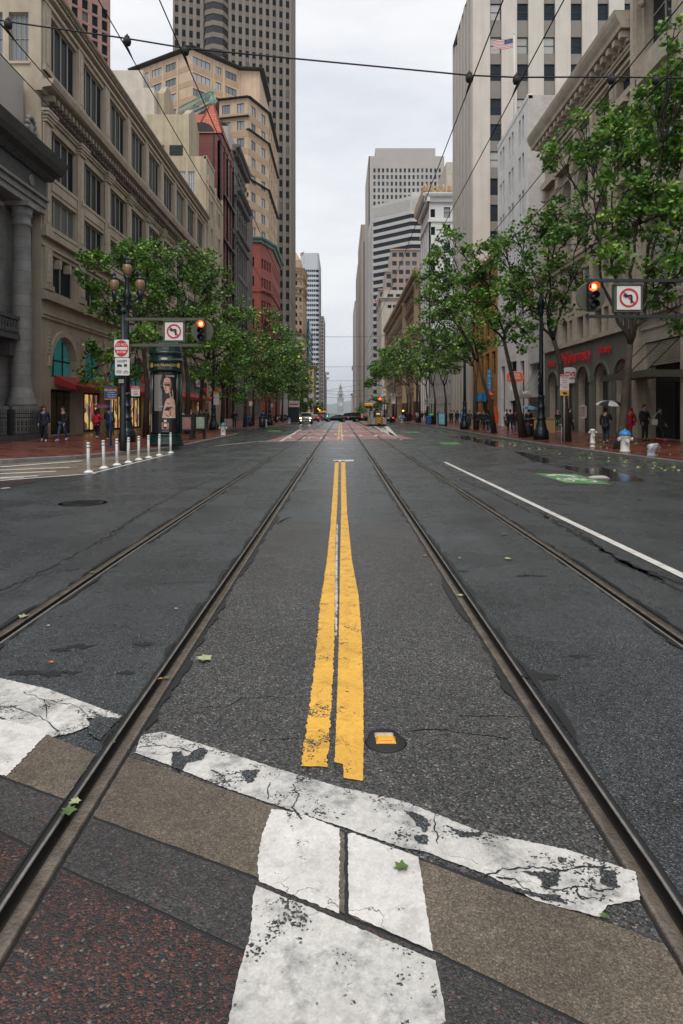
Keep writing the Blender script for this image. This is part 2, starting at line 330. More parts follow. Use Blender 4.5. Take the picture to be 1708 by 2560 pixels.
M['globe'] = mat('amber ribbed globe', (.21, .135, .075), .25, .5, 0, .35, 9, emit=(.6, .36, .16), es=.03)
M['redawn'] = mat('red canvas awning', (.30, .02, .022), .7, .3, 0, .15, 3)
M['redneon'] = mat('red sign letters', (.46, .018, .025), .4, emit=(.8, .03, .03), es=.05)
M['bark'] = mat('plane tree bark', (.058, .043, .032), .8, .3, 0, .45, 3.5, .8, 12)
M['barkdk'] = mat('dark wet branch', (.035, .028, .022), .7, .3, 0, .3, 5, .4, 14)
M['plast_w'] = mat('white plastic post', (.72, .72, .70), .5, .4, 0, .1, 7)
M['reflect'] = mat('grey reflective band', (.36, .37, .37), .3, .6)
M['hydw'] = mat('white hydrant enamel', (.62, .61, .57), .45, .5, 0, .16, 9)
M['hydb'] = mat('blue hydrant cap', (.02, .20, .52), .4, .5, 0, .2, 9)
M['hydg'] = mat('teal grey hydrant cap', (.05, .16, .20), .4, .5, 0, .2, 9)
M['binblue'] = mat('blue plastic bin', (.02, .10, .40), .5)
M['trash'] = mat('black litter bin', (.012, .013, .014), .45)
M['plastic'] = mat('clear grey plastic', (.40, .43, .45), .15, .6)
M['wirem'] = mat('black overhead cable', (.012, .012, .013), .6)
M['rubber'] = mat('black tyre rubber', (.012, .012, .012), .7)
M['rim'] = mat('alloy rim', (.35, .36, .37), .3, .5, .8)
M['carsilver'] = mat('silver car paint', (.30, .29, .28), .3, .5, .5, coat=.6)
M['carblack'] = mat('black car paint', (.010, .011, .013), .25, .5, .2, coat=.7)
M['carred'] = mat('dark red car paint', (.09, .012, .014), .3, .5, .2, coat=.6)
M['carwhite'] = mat('white car paint', (.60, .60, .60), .3, .5, .1, coat=.6)
M['carglass'] = mat('car glass', (.012, .016, .018), .05, .7)
M['shiny'] = mat('chrome trim', (.5, .5, .5), .15, .5, 1)
def leaf_mat(name, cols):
    m = bpy.data.materials.new(name); m.use_nodes = True; t = m.node_tree; b = t.nodes['Principled BSDF']; lk = t.links.new
    ge = nd(t, 'ShaderNodeNewGeometry'); co = nd(t, 'ShaderNodeTexCoord'); n = nd(t, 'ShaderNodeTexNoise', Scale=.8, Detail=2); lk(co.outputs['Object'], n.inputs['Vector'])
    a = nd(t, 'ShaderNodeMath', operation='MULTIPLY_ADD'); lk(ge.outputs['Random Per Island'], a.inputs[0]); a.inputs[1].default_value = .6
    a2 = nd(t, 'ShaderNodeMath', operation='MULTIPLY_ADD'); lk(n.outputs['Fac'], a2.inputs[0]); a2.inputs[1].default_value = 1.2; a2.inputs[2].default_value = -.4; lk(a2.outputs[0], a.inputs[2])
    c = ramp(t, a.outputs[0], [(.05, cols[0]), (.5, cols[1]), (.93, cols[2])]); lk(c, b.inputs['Base Color'])
    b.inputs['Roughness'].default_value = .38; b.inputs['Specular IOR Level'].default_value = .45
    tr = nd(t, 'ShaderNodeBsdfTranslucent'); lk(c, tr.inputs['Color']); ms = nd(t, 'ShaderNodeMixShader'); ms.inputs[0].default_value = .2
    lk(b.outputs[0], ms.inputs[1]); lk(tr.outputs[0], ms.inputs[2]); lk(ms.outputs[0], t.nodes['Material Output'].inputs['Surface'])
    return m
M['leaf'] = leaf_mat('plane tree leaf', [(.018, .066, .014), (.105, .26, .038), (.40, .57, .10)])
M['leaf2'] = leaf_mat('darker plane tree leaf', [(.014, .055, .014), (.078, .20, .034), (.31, .46, .085)])
M['leafd'] = mat('fallen green leaf', (.085, .14, .04), .5, noise=.3, nscale=30)
M['leafp'] = mat('fallen pale leaf', (.33, .37, .20), .55, noise=.25, nscale=30)
M['leafo'] = mat('fallen orange leaf', (.45, .16, .04), .55)
# ================================================================ GROUND
YC = 118.0
def rz(y): return 0.0 if y < YC else -(y - YC) * .009
def interp(y, tab, ext=False):
    if y <= tab[0][0]:
        (a, b), (c, d) = tab[0], tab[1]; return b + (y - a) * (d - b) / (c - a)
    for (a, b), (c, d) in zip(tab, tab[1:]):
        if y <= c: return b + (y - a) * (d - b) / (c - a)
    (a, b), (c, d) = tab[-2], tab[-1]
    return d + ((y - c) * (d - b) / (c - a) if ext else 0)
T_L2 = [(1.9, -1.135), (2.6, -1.15), (3.85, -1.158), (6, -1.16), (9, -1.157)]
T_R1 = [(1.9, 1.135), (2.6, 1.15), (3.85, 1.148), (6, 1.15), (9, 1.152)]
T_L1 = [(1.9, -2.52), (5.1, -2.565), (8, -2.59)]
T_R2 = [(1.9, 2.46), (5.1, 2.54), (8, 2.585)]
RAILS = [('L1', T_L1, 1), ('L2', T_L2, -1), ('R1', T_R1, 1), ('R2', T_R2, -1)]   # sign: side of the head is -sign
KR = .80; HEADO, LIPO = .125 * KR, .075 * KR
def rail_edges(tab, sg, y):
    c = interp(y, tab)
    return (c - HEADO, c + LIPO) if sg > 0 else (c - LIPO, c + HEADO)
YS = [.6, 1.2, 1.9, 2.6, 3.2, 3.85, 4.5, 5.1, 6, 7, 8, 9, 12, 20, 40, 80, YC, 125, 135, 160, 220, 320, 500, 900, 1440]
mb = MB()
def edges(y):
    e = [-90.0]
    for _, tab, sg in RAILS: e += list(rail_edges(tab, sg, y))
    return e + [90.0]
for y0, y1 in zip(YS, YS[1:]):
    e0, e1 = edges(y0), edges(y1)
    for k in range(0, 10, 2):
        mb.face([(e0[k], y0, rz(y0)), (e0[k + 1], y0, rz(y0)), (e1[k + 1], y1, rz(y1)), (e1[k], y1, rz(y1))])
mb.face([(-90, -25, 0), (90, -25, 0), (90, .6, 0), (-90, .6, 0)])
structure(mb, 'road', M['road'])
mb = MB(); mb.face([(-5000, -60, -16), (5000, -60, -16), (5000, 1500, -16), (-5000, 1500, -16)]); structure(mb, 'ground', M['tanpave'])
mb = MB(); mb.face([(-5000, 1500, -16.2), (5000, 1500, -16.2), (5000, 20500, -16.2), (-5000, 20500, -16.2)]); structure(mb, 'bay_water', M['water'])
# hills across the bay
def hill(name, y, prof, dep):
    mb = MB(); n = len(prof)
    fr = [(x, y, -20) for x, h in prof]; tp = [(x, y + dep, h) for x, h in prof]; bk = [(x, y + 2 * dep, -20) for x, h in prof]
    mb.ring([fr, tp, bk], 0, True, False, False); return structure(mb, name, M['hill'])
rh = random.Random(3)
prof = []
for k in range(61):
    x = -4500 + k * 150; h = 150 + 75 * math.sin(x / 640 + 1.0) + 35 * math.sin(x / 230) + rh.uniform(-6, 6); prof.append((x, max(h, 40)))
hill('hills', 13500, prof, 1200)
prof = [(x, 215 + 80 * math.sin(x / 1000) + 35 * math.sin(x / 400 + 2)) for x in range(-4600, 4601, 200)]
hill('hills', 16500, prof, 1500)
# rails
PROF = [(-.125, -.001, 0), (-.112, -.012, 0), (-.105, -.010, 1), (-.102, .003, 1), (-.085, .005, 1), (-.050, .005, 1), (-.034, .003, 2), (-.030, -.006, 2), (-.028, -.05, 3), (.026, -.05, 3), (.029, -.004, 2), (.034, .001, 2), (.046, .001, 2), (.054, -.010, 0), (.064, -.010, 0), (.075, -.001, 0)]
lab = ['outermost rail of the tramway on the side of the white bollards', 'worn brown rail just left of the double yellow line',
       'worn brown rail just right of the double yellow line', 'outermost rail of the tramway next to the white lane line']
for (nm, tab, sg), lb in zip(RAILS, lab):
    root = empty('tram_rail', lb, 'tram rail', (interp(3, tab), 3, 0), 0, 'tram rails set in the road')
    def strip(a, b, mi):
        mb = MB()
        rows = []
        for y in YS:
            if y > 500: break
            rows.append([(interp(y, tab) + sg * o * KR - root.location.x, y - 3, z + rz(y)) for o, z, _ in PROF[a:b]])
        mb.ring(rows, 0, True, False, False); return mb
    strip(0, 3, 0).build('joint', M['crackm'], root); strip(2, 8, 0).build('rail_head', M['steelbrown'], root)
    strip(7, 11, 0).build('flangeway', M['groove'], root); strip(10, 14, 0).build('guard_lip', M['steel'], root); strip(13, 16, 0).build('joint', M['crackm'], root)
# --- sheets laid on the road.  sheet() follows the ground and takes photo pixels of ground points
def gpoly(pix, z): return [G(u, v, z) for u, v in pix]
def jag(pts, amp, step, seed, closed=True):     # roughen an outline
    rr = random.Random(seed); out = []
    n = len(pts)
    for k in range(n if closed else n - 1):
        a, b = Vector(pts[k][:2]), Vector(pts[(k + 1) % n][:2]); d = b - a; m = max(1, int(d.length / step)); nn = Vector((-d.y, d.x)).normalized() if d.length else Vector((0, 0))
        for j in range(m):
            t = j / m; out.append(a + d * t + nn * (rr.uniform(-amp, amp) if j else 0))
    if not closed: out.append(Vector(pts[-1][:2]))
    return out
def flat(mb, pts2, z, mi=0, base=None):
    bm_pts = [(p[0], p[1], z) for p in pts2]; mb.face(bm_pts, mi)
Z1, Z2, Z3 = .003, .005, .008
def band(mb, tabL, tabR, y0, y1, z, n=40, oL=0, oR=0):       # strip following the rails
    yy = [y0 + (y1 - y0) * (k / n) ** 1.5 for k in range(n + 1)]
    for a, b in zip(yy, yy[1:]):
        mb.face([(tabL(a) + oL, a, z + rz(a)), (tabR(a) - oR, a, z + rz(a)), (tabR(b) - oR, b, z + rz(b)), (tabL(b) + oL, b, z + rz(b))])
L2r = lambda y: rail_edges(T_L2, -1, y)[1] + .004
R1l = lambda y: rail_edges(T_R1, 1, y)[0] - .004
L1r = lambda y: rail_edges(T_L1, 1, y)[1] + .004
L2l = lambda y: rail_edges(T_L2, -1, y)[0] - .004
R1r = lambda y: rail_edges(T_R1, 1, y)[1] + .004
R2l = lambda y: rail_edges(T_R2, -1, y)[0] - .004
L1l = lambda y: rail_edges(T_L1, 1, y)[0] - .004
R2r = lambda y: rail_edges(T_R2, -1, y)[1] + .004
mb = MB(); band(mb, L2r, R1l, 1.3, 10.55, Z1); structure(mb, 'road_patch', M['patch'])
# crosswalk slabs between the rails (granite rows) -------------------------------------------------
def lineU(pts):                                  # a polyline in ground space, y as a function of x
    q = sorted([(G(u, v).x, G(u, v).y) for u, v in pts])
    return lambda x: interp(x, q, True)
sl_top = lineU([(0, 1790), (130, 1842), (335, 1896), (700, 2022), (850, 2078), (1050, 2150), (1220, 2215), (1500, 2300), (1700, 2375)])
sl_mid = lineU([(0, 1935), (140, 2005), (245, 2052), (640, 2200), (860, 2292), (1100, 2392), (1340, 2510)])
sl_low = lineU([(0, 2085), (60, 2115), (165, 2180), (400, 2285), (600, 2380), (900, 2520)])
def slab(xa, xb, top, bot, z, mt, seed, gap=.008, nme='granite_slab'):
    fa = xa if callable(xa) else (lambda y: xa); fb = xb if callable(xb) else (lambda y: xb)
    def at(f, line):
        y = 3.0
        for _ in range(8): y = line(f(y))
        return (f(y), y)
    a, b, c, d = at(fa, top), at(fb, top), at(fb, bot), at(fa, bot)
    n = 14
    up = [(a[0] + (b[0] - a[0]) * k / n, top(a[0] + (b[0] - a[0]) * k / n) - gap) for k in range(n + 1)]
    lo = [(d[0] + (c[0] - d[0]) * k / n, bot(d[0] + (c[0] - d[0]) * k / n) + gap) for k in range(n + 1)]
    mb = MB(); pts = jag(up + lo[::-1], .003, .03, seed); flat(mb, pts, z); return structure(mb, nme, mt)
low0 = lambda x: 1.2 - .5 * x
jm = MB()                                         # dark joints under the slabs
flat(jm, [(L2r(3.6), sl_top(L2r(3.6))), (0, sl_top(0)), (R1l(2.2), sl_top(R1l(2.2))), (R1l(1.3), 1.3), (L2r(1.3), 1.3)], .0045)
structure(jm, 'slab_joint', M['crackm'])
xj = G(862, 2200).x
slab(L2r, xj, sl_top, sl_mid, Z2 + .001, M['granite'], 1); slab(xj + .018, lambda y: R1l(y), sl_top, sl_mid, Z2 + .001, M['granite'], 2)
slab(L2r, xj, sl_mid, sl_low, Z2 + .001, M['darkslab'], 3); slab(xj + .004, lambda y: R1l(y), sl_mid, sl_low, Z2 + .001, M['darkslab'], 4)
slab(L2r, lambda y: R1l(y), sl_low, low0, Z2 + .001, M['redagg'], 5)
# left of the left rail
lt2 = lineU([(0, 1795), (130, 1842), (250, 1890)]); lm2 = lineU([(0, 1945), (150, 2000)]); ll2 = lineU([(0, 2085), (60, 2115)])
jm = MB(); flat(jm, [(-2.4, lt2(-2.4)), (L2l(3.4), lt2(L2l(3.4))), (L2l(1.4), 1.4), (-2.4, 1.4)], .0045); structure(jm, 'slab_joint', M['crackm'])
slab(-2.38, L2l, lt2, lm2, Z2 + .001, M['granite'], 6); slab(-2.38, L2l, lm2, ll2, Z2 + .001, M['darkslab'], 7); slab(-2.38, L2l, ll2, lambda x: 1.0 - .5 * x, Z2 + .001, M['redagg'], 8)
# paint: diagonal bar of the crosswalk -------------------------------------------------------------
def painted(name, pix, mt, seed, amp=.0045, step=.012, z=Z3, lab=None):
    mb = MB(); pts = jag(gpoly(pix, z), amp, step, seed); flat(mb, pts, z); return structure(mb, name, mt)
painted('crosswalk_marking', [(352, 1838), (405, 1829), (690, 1920), (845, 1966), (1010, 2003), (1200, 2078), (1420, 2125), (1590, 2180), (1601, 2250), (1520, 2262), (1500, 2292), (1340, 2252), (1225, 2190), (1060, 2128), (1010, 2120), (855, 2066), (700, 2016), (560, 1968), (430, 1915), (338, 1882)], M['white2'], 11, .003)
painted('crosswalk_marking', [(-60, 1678), (0, 1695), (120, 1722), (305, 1790), (300, 1796), (215, 1795), (228, 1812), (180, 1832), (130, 1842), (0, 1792), (-60, 1775)], M['white2'], 12, .003)
painted('crosswalk_marking', [(-70, 1780), (0, 1797), (125, 1828), (15, 1940), (-90, 1915)], M['white'], 13, .006, z=Z3 + .0015)
painted('crosswalk_marking', [(680, 2022), (750, 2032), (850, 2072), (848, 2284), (650, 2205), (642, 2160), (655, 2090)], M['white'], 14, .0035)
painted('crosswalk_marking', [(870, 2085), (880, 2082), (1046, 2142), (1083, 2378), (872, 2284)], M['white'], 15, .002)
painted('crosswalk_marking', [(640, 2213), (850, 2300), (1090, 2402), (1118, 2562), (1150, 2760), (520, 2760), (570, 2560), (600, 2420), (628, 2330), (632, 2240)], M['white2'], 16, .0025)
# dark bare patches in the bar
for k, pix in enumerate([[(430, 1880), (455, 1878), (458, 1895), (500, 1868), (520, 1876), (505, 1900), (470, 1905), (450, 1925), (430, 1915)], [(600, 1925), (650, 1923), (632, 1955), (618, 1958)],
                         [(1010, 2024), (1052, 2036), (1078, 2060), (1062, 2080), (1040, 2060)], [(1115, 2062), (1150, 2078), (1190, 2082), (1205, 2076), (1202, 2092), (1150, 2090)], [(1035, 2090), (1068, 2088), (1070, 2112), (1045, 2108)],
                         [(1300, 2178), (1400, 2182), (1395, 2215), (1360, 2220), (1345, 2190)], [(1500, 2175), (1540, 2180), (1545, 2220), (1505, 2210)], [(1395, 2142), (1418, 2144), (1410, 2155), (1396, 2153)], [(1280, 2215), (1330, 2230), (1400, 2240), (1420, 2262), (1380, 2250), (1290, 2230)],
                         [(240, 1790), (300, 1795), (250, 1850), (220, 1832), (225, 1808)]]):
    painted('bare_asphalt', pix, M['crackm'] if k in (99,) else M['road'], 30 + k, .006, .009, Z3 + .003)
# crazing of the bar, tar smears beside the rails
for k, pix in enumerate([[(345, 1868), (400, 1862), (450, 1870), (500, 1882)], [(455, 1925), (470, 1900), (520, 1890)], [(600, 1930), (560, 1940), (520, 1922)], [(735, 1960), (745, 1990), (730, 2020), (760, 2050)], [(1215, 2190), (1260, 2172), (1330, 2168), (1400, 2176), (1470, 2166), (1540, 2172)], [(1240, 2190), (1290, 2200), (1330, 2235), (1370, 2250)], [(1350, 2215), (1400, 2225), (1440, 2215), (1500, 2225), (1560, 2215)], [(1440, 2215), (1450, 2240), (1500, 2250)], [(0, 1762), (60, 1775), (120, 1800), (150, 1838)], [(60, 1730), (110, 1750), (180, 1760), (230, 1790)], [(110, 1750), (120, 1800)], [(1085, 2025), (1090, 2075), (1095, 2118)], [(675, 1955), (668, 2005)]]):
    rr = random.Random(k); q = []
    for a, b in zip(pix, pix[1:]):
        for j in range(6): q.append(G(a[0] + (b[0] - a[0]) * j / 6 + rr.uniform(-4, 4), a[1] + (b[1] - a[1]) * j / 6 + rr.uniform(-3, 3), Z3 + .002))
    mb = MB(); ws = [rr.uniform(.0008, .004) * (1.4 if 4 <= k <= 7 else 1) for _ in q]
    for j in range(len(q) - 1):
        d = q[j + 1] - q[j]; n = Vector((-d.y, d.x, 0)).normalized(); mb.face([q[j] + n * ws[j], q[j] - n * ws[j], q[j + 1] - n * ws[j + 1], q[j + 1] + n * ws[j + 1]])
    structure(mb, 'paint_crack', M['crackm'])
rr = random.Random(77)
for fe, s in ((L2l, -1), (L2r, 1), (R1l, -1), (R1r, 1), (L1l, -1), (L1r, 1), (R2l, -1), (R2r, 1)):
    mb = MB(); y = 3.5; pw = .008
    while y < 26:
        st = .03 + y * .012; w = max(.003, min(.05, pw + rr.uniform(-.02, .02) * (1 + y * .05))); mb.face([(fe(y), y, Z3 + .004), (fe(y) + s * pw, y, Z3 + .004), (fe(y + st) + s * w, y + st, Z3 + .004), (fe(y + st), y + st, Z3 + .004)]); pw = w if rr.random() > .06 else .008; y += st
    structure(mb, 'tar_edge', M['crackm'])
# double yellow line
def ystrip(u_top, u_bot, ws, wb, seed):
    pass
def pixstrip(name, left, right, mt, seed, amp, z=Z3):
    l = gpoly(left, z); r = gpoly(right, z); pts = jag(l + r[::-1], amp, .022, seed); mb = MB(); flat(mb, pts, z); return structure(mb, name, mt)
pixstrip('yellow_line', [(838, 1152), (831, 1250), (825, 1330), (815, 1420), (800, 1510), (790, 1640), (770, 1790), (752, 1915)], [(847, 1152), (844, 1250), (840, 1330), (838, 1420), (838, 1510), (835, 1640), (827, 1790), (818, 1918)], M['yellow'], 21, .007)
pixstrip('yellow_line', [(853, 1152), (853, 1280), (850, 1420), (848, 1560), (844, 1720), (838, 1880), (836, 1905), (858, 1910), (860, 1945)], [(863, 1152), (868, 1280), (880, 1400), (897, 1490), (905, 1600), (909, 1740), (909, 1880), (908, 1950), (905, 1952)], M['yellow'], 22, .002)
pixstrip('white_line', [(842, 1310), (838, 1420), (838, 1520), (838, 1590)], [(845, 1310), (844, 1420), (844, 1520), (842, 1590)], M['white2'], 23, .006, Z2 + .001)
painted('white_line', [(834, 1150), (886, 1149), (884, 1153), (838, 1155)], M['white'], 24, .02, .2)
# far double yellow
for a, b in ((-.20, -.08), (.05, .17)):
    mb = MB(); band(mb, lambda y, a=a: a - .02, lambda y, b=b: b - .02, 41.5, 117, Z3); structure(mb, 'yellow_line', M['yellow'])
# white lane line on the right
def gl(name, a, b, wa, mt, z=Z3):
    pa, pb = G(*a, z), G(*b, z); d = (pb - pa); n = Vector((-d.y, d.x, 0)).normalized() * wa / 2; mb = MB()
    mb.face([pa + n, pa - n, pb - n, pb + n]); return structure(mb, name, mt)
gl('white_lane_line', (1112, 1155), (1790, 1478), .115, M['whiteln'])
# red bus lanes
mb = MB(); LBL = []
def redlane(fl, fr, y0, y1): band(mb, fl, fr, y0, y1, Z2, 12)
yR = 2920.7 / (1098 - V0)
redlane(lambda y: .18, R1l, yR, 112); redlane(R1r, R2l, yR, 112); redlane(R2r, lambda y: max(3.2, min(4.75, 4.75 - (y - yR) * .04)), yR, 108)
yL = 2920.7 / (1103 - V0); yL2 = 2920.7 / (1073 - V0)
redlane(L2r, lambda y: -.23, yL, yL2); redlane(L1r, L2l, yL, yL2); redlane(lambda y: -4.5 + (y - yL) * .045, L1l, yL, yL2)
structure(mb, 'bus_lane', M['redlane'])
for a, b, w in (((640, 1104), (846, 1099), .25), ((535, 1115), (652, 1103), .12), ((700, 1104), (752, 1073), .18), ((1002, 1099), (955, 1070), .2), ((1003, 1100), (930, 1062), .2), ((985, 1089), (966, 1066), .45)):
    gl('white_line', a, b, w, M['whiteln'], Z3)
def text_mesh(txt, size, mt, depth=.0, font_bold=False, name='lettering', align='CENTER', squash=1.0):
    cu = bpy.data.curves.new(name, 'FONT'); cu.body = txt; cu.size = size; cu.align_x = align; cu.align_y = 'CENTER'; cu.extrude = depth; cu.resolution_u = 3
    if font_bold: cu.offset = size * .012
    o = bpy.data.objects.new(name, cu); C.collection.objects.link(o)
    dg = bpy.context.evaluated_depsgraph_get(); me = bpy.data.meshes.new_from_object(o.evaluated_get(dg))
    bpy.data.objects.remove(o); bpy.data.curves.remove(cu)
    me.materials.clear(); me.materials.append(mt)
    o = bpy.data.objects.new(name, me); C.collection.objects.link(o)
    if squash != 1: me.transform(Matrix.Diagonal((squash, 1, 1, 1)))
    return o
def road_text(txt, x, y, w, ln, flip=False):
    o = text_mesh(txt, 1, M['whiteln'], name='road_lettering'); d = o.dimensions
    o.scale = (w / max(.1, d.x) * (-1 if flip else 1), ln / .72 * (-1 if flip else 1), 1); o.location = (x, y, Z3 + .002); tag(o, kind='structure')
for t_, x_, y_, f_ in (('BUS', 1.9, 50, 0), ('TAXI', 1.9, 62, 0), ('ONLY', 1.9, 80, 0), ('ONLY', -1.9, 46, 1), ('TAXI', -1.9, 54, 1), ('BUS', -1.9, 63, 1)):
    for xx, ch in ((0, t_),):
        road_text(t_, x_ + xx, y_, 3.9, 3.2, bool(f_))
# green bike lane stencils with bicycle symbol
def bikebox(pix, detail, seed):
    mb = MB(); p = gpoly(pix, Z2); flat(mb, p, Z2); structure(mb, 'bike_lane_marking', M['green'])
    if not detail: 
        return
    o = p[0]; e1 = p[1] - p[0]; e2 = p[3] - p[0]
    Q = lambda a, b: o + e1 * a + e2 * b
    mb = MB(); zz = Vector((0, 0, .003))
    def arc(cx, cy, rx, ry, w, n=20, t0=0, t1=1):
        for k in range(int(n)):
            a0, a1 = 2 * math.pi * (t0 + (t1 - t0) * k / n), 2 * math.pi * (t0 + (t1 - t0) * (k + 1) / n)
            mb.face([Q(cx + rx * math.cos(a0), cy + ry * math.sin(a0)) + zz, Q(cx + rx * (1 - w) * math.cos(a0), cy + ry * (1 - w) * math.sin(a0)) + zz, Q(cx + rx * (1 - w) * math.cos(a1), cy + ry * (1 - w) * math.sin(a1)) + zz, Q(cx + rx * math.cos(a1), cy + ry * math.sin(a1)) + zz])
    def seg(a, b, w):
        A, B = Q(*a), Q(*b); d = B - A; n = Vector((-d.y, d.x, 0)).normalized() * w; mb.face([A + n + zz, A - n + zz, B - n + zz, B + n + zz])
    arc(.26, .33, .17, .17, .25); arc(.74, .33, .17, .17, .25)
    for a, b in (((.26, .33), (.42, .55)), ((.42, .55), (.66, .55)), ((.66, .55), (.48, .33)), ((.48, .33), (.26, .33)), ((.42, .55), (.48, .33)), ((.66, .55), (.74, .33)), ((.64, .62), (.72, .64))): seg(a, b, .04)
    for a, b in (((.15, .78), (.5, .93)), ((.5, .93), (.85, .78)), ((.15, .71), (.5, .86)), ((.5, .86), (.85, .71))): seg(a, b, .06)
    structure(mb, 'bicycle_symbol', M['white'])
bikebox([(1415, 1207), (1532, 1211), (1440, 1185), (1336, 1183)], True, 1)
bikebox([(1110, 1111), (1156, 1111), (1142, 1106), (1094, 1106)], False, 2); bikebox([(1015, 1082), (1052, 1082), (1046, 1079), (1012, 1079)], False, 3); bikebox([(668, 1079), (705, 1079), (700, 1076), (672, 1076)], False, 4)
# cracks
def crack(pix, w, seed):
    rr = random.Random(seed); pts = [G(u, v, Z1) for u, v in pix]; q = []
    for a, b in zip(pts, pts[1:]):
        m = max(2, int((b - a).length / .09))
        for k in range(m): q.append(a.lerp(b, k / m) + Vector((rr.uniform(-.035, .035), rr.uniform(-.03, .03), 0)))
    q.append(pts[-1]); mb = MB()
    ws = [w * rr.uniform(.15, 1.3) for _ in q]
    for k in range(len(q) - 1):
        d = q[k + 1] - q[k]; n = Vector((-d.y, d.x, 0)).normalized()
        mb.face([q[k] + n * ws[k], q[k] - n * ws[k], q[k + 1] - n * ws[k + 1], q[k + 1] + n * ws[k + 1]])
    structure(mb, 'road_crack', M['crackm'])
for k, (pix, w) in enumerate([([(0, 1475), (60, 1452), (150, 1405), (255, 1350), (340, 1292), (455, 1228), (525, 1202)], .017), ([(255, 1358), (330, 1300), (410, 1250), (500, 1212)], .008), ([(525, 1200), (600, 1165), (660, 1132)], .01), ([(0, 1490), (90, 1440), (200, 1420)], .006),
                              ([(1000, 1826), (1100, 1823), (1180, 1840), (1270, 1848)], .005), ([(1160, 1795), (1250, 1792), (1320, 1790)], .004), ([(430, 1778), (560, 1768), (600, 1750), (760, 1742)], .004), ([(670, 1852), (700, 1845), (745, 1848)], .005),
                              ([(1150, 1198), (1230, 1230), (1330, 1282), (1420, 1310), (1530, 1390), (1708, 1480)], .022), ([(1040, 1120), (1100, 1160), (1160, 1198)], .012), ([(1350, 1280), (1430, 1330), (1560, 1405), (1650, 1450)], .05), ([(1540, 1400), (1620, 1430), (1708, 1460)], .07),
                              ([(400, 1457), (480, 1455), (545, 1456)], .006), ([(560, 1455), (600, 1445)], .004)]): crack(pix, w, 50 + k)
for k, (u, v, r) in enumerate([(150, 1625, .035), (200, 1615, .045), (360, 1610, .04), (60, 1682, .045), (130, 1684, .04), (180, 1680, .03), (315, 1682, .03), (1305, 1440, .03), (1320, 1438, .035), (1350, 1440, .03), (1150, 1428, .05), (1445, 1640, .03), (1350, 1690, .06)]):
    c = G(u, v, Z1); mb = MB(); flat(mb, jag([(c.x + r * 2.2 * math.cos(t), c.y + r * math.sin(t)) for t in [x * .7 for x in range(9)]], r * .75, r * .35, k), Z1); structure(mb, 'tar_spot', M['crackm'])
# puddles along the right gutter
for k, pix in enumerate([[(1118, 1092), (1180, 1090), (1195, 1098), (1245, 1103), (1270, 1118), (1235, 1117), (1180, 1102)], [(1285, 1128), (1330, 1135), (1390, 1152), (1370, 1160), (1330, 1152)], [(1385, 1160), (1480, 1172), (1500, 1166), (1545, 1180), (1590, 1192), (1612, 1200), (1580, 1204), (1520, 1202), (1500, 1190), (1420, 1174)], [(735, 1290), (700, 1302), (690, 1312), (712, 1300)]]):
    mb = MB(); flat(mb, jag(gpoly(pix, Z1), .06, .2, 70 + k), Z1); structure(mb, 'puddle', M['puddle'])
# manhole and lane marker
c = G(208, 1258); mb = MB(); mb.lathe([(.385, .0015), (.44, .0015)], (c.x, c.y, 0), 32, 0, False); mb.lathe([(.0, .004), (.30, .004), (.32, .006), (.36, .006), (.38, .002)], (c.x, c.y, 0), 32); 
for k in range(-4, 5): mb.box(c.x - .26, c.x + .26, c.y + k * .06 - .008, c.y + k * .06 + .008, .004, .009)
tag(mb.build('manhole_cover', mat('wet cast iron', (.03, .03, .03), .35, .5, .4, .3, 12)), 'round iron manhole cover in the road left of the tramway', 'manhole cover')
root = empty('road_reflector', 'small raised amber reflector block beside the double yellow line', 'road reflector', G(965, 1858))
mb = MB(); mb.lathe([(.11, .003), (.10, .008), (.05, .011), (.0, .011)], (0, 0, 0), 20); mb.lathe([(.085, .003), (.08, .007), (.0, .008)], (-.005, .07, 0), 16); mb.build('bitumen_pad', M['crackm'], root)
def wedge(c, w, d, h, f):
    mb = MB(); x0, x1 = c[0] - w / 2, c[0] + w / 2; y0, y1 = c[1], c[1] + d; z0 = c[2]; f_ = f
    mb.hexa([(x0, y0, z0), (x1, y0, z0), (x1, y1, z0), (x0, y1, z0), (x0 + f_ * .6, y0 + f_, z0 + h), (x1 - f_ * .6, y0 + f_, z0 + h), (x1 - f_ * .6, y1 - f_, z0 + h), (x0 + f_ * .6, y1 - f_, z0 + h)]); return mb
wedge((0, -.03, .009), .105, .075, .018, .022).build('reflector_body', M['signy'], root); wedge((0, -.026, .013), .085, .02, .010, .012).build('reflector_lens', mat('amber lens', (.8, .28, .02), .15, .6, 0), root)
wedge((-.005, .045, .009), .10, .05, .008, .014).build('worn_reflector_body', mat('dirty ivory block', (.45, .38, .28), .5, noise=.3, nscale=20), root)
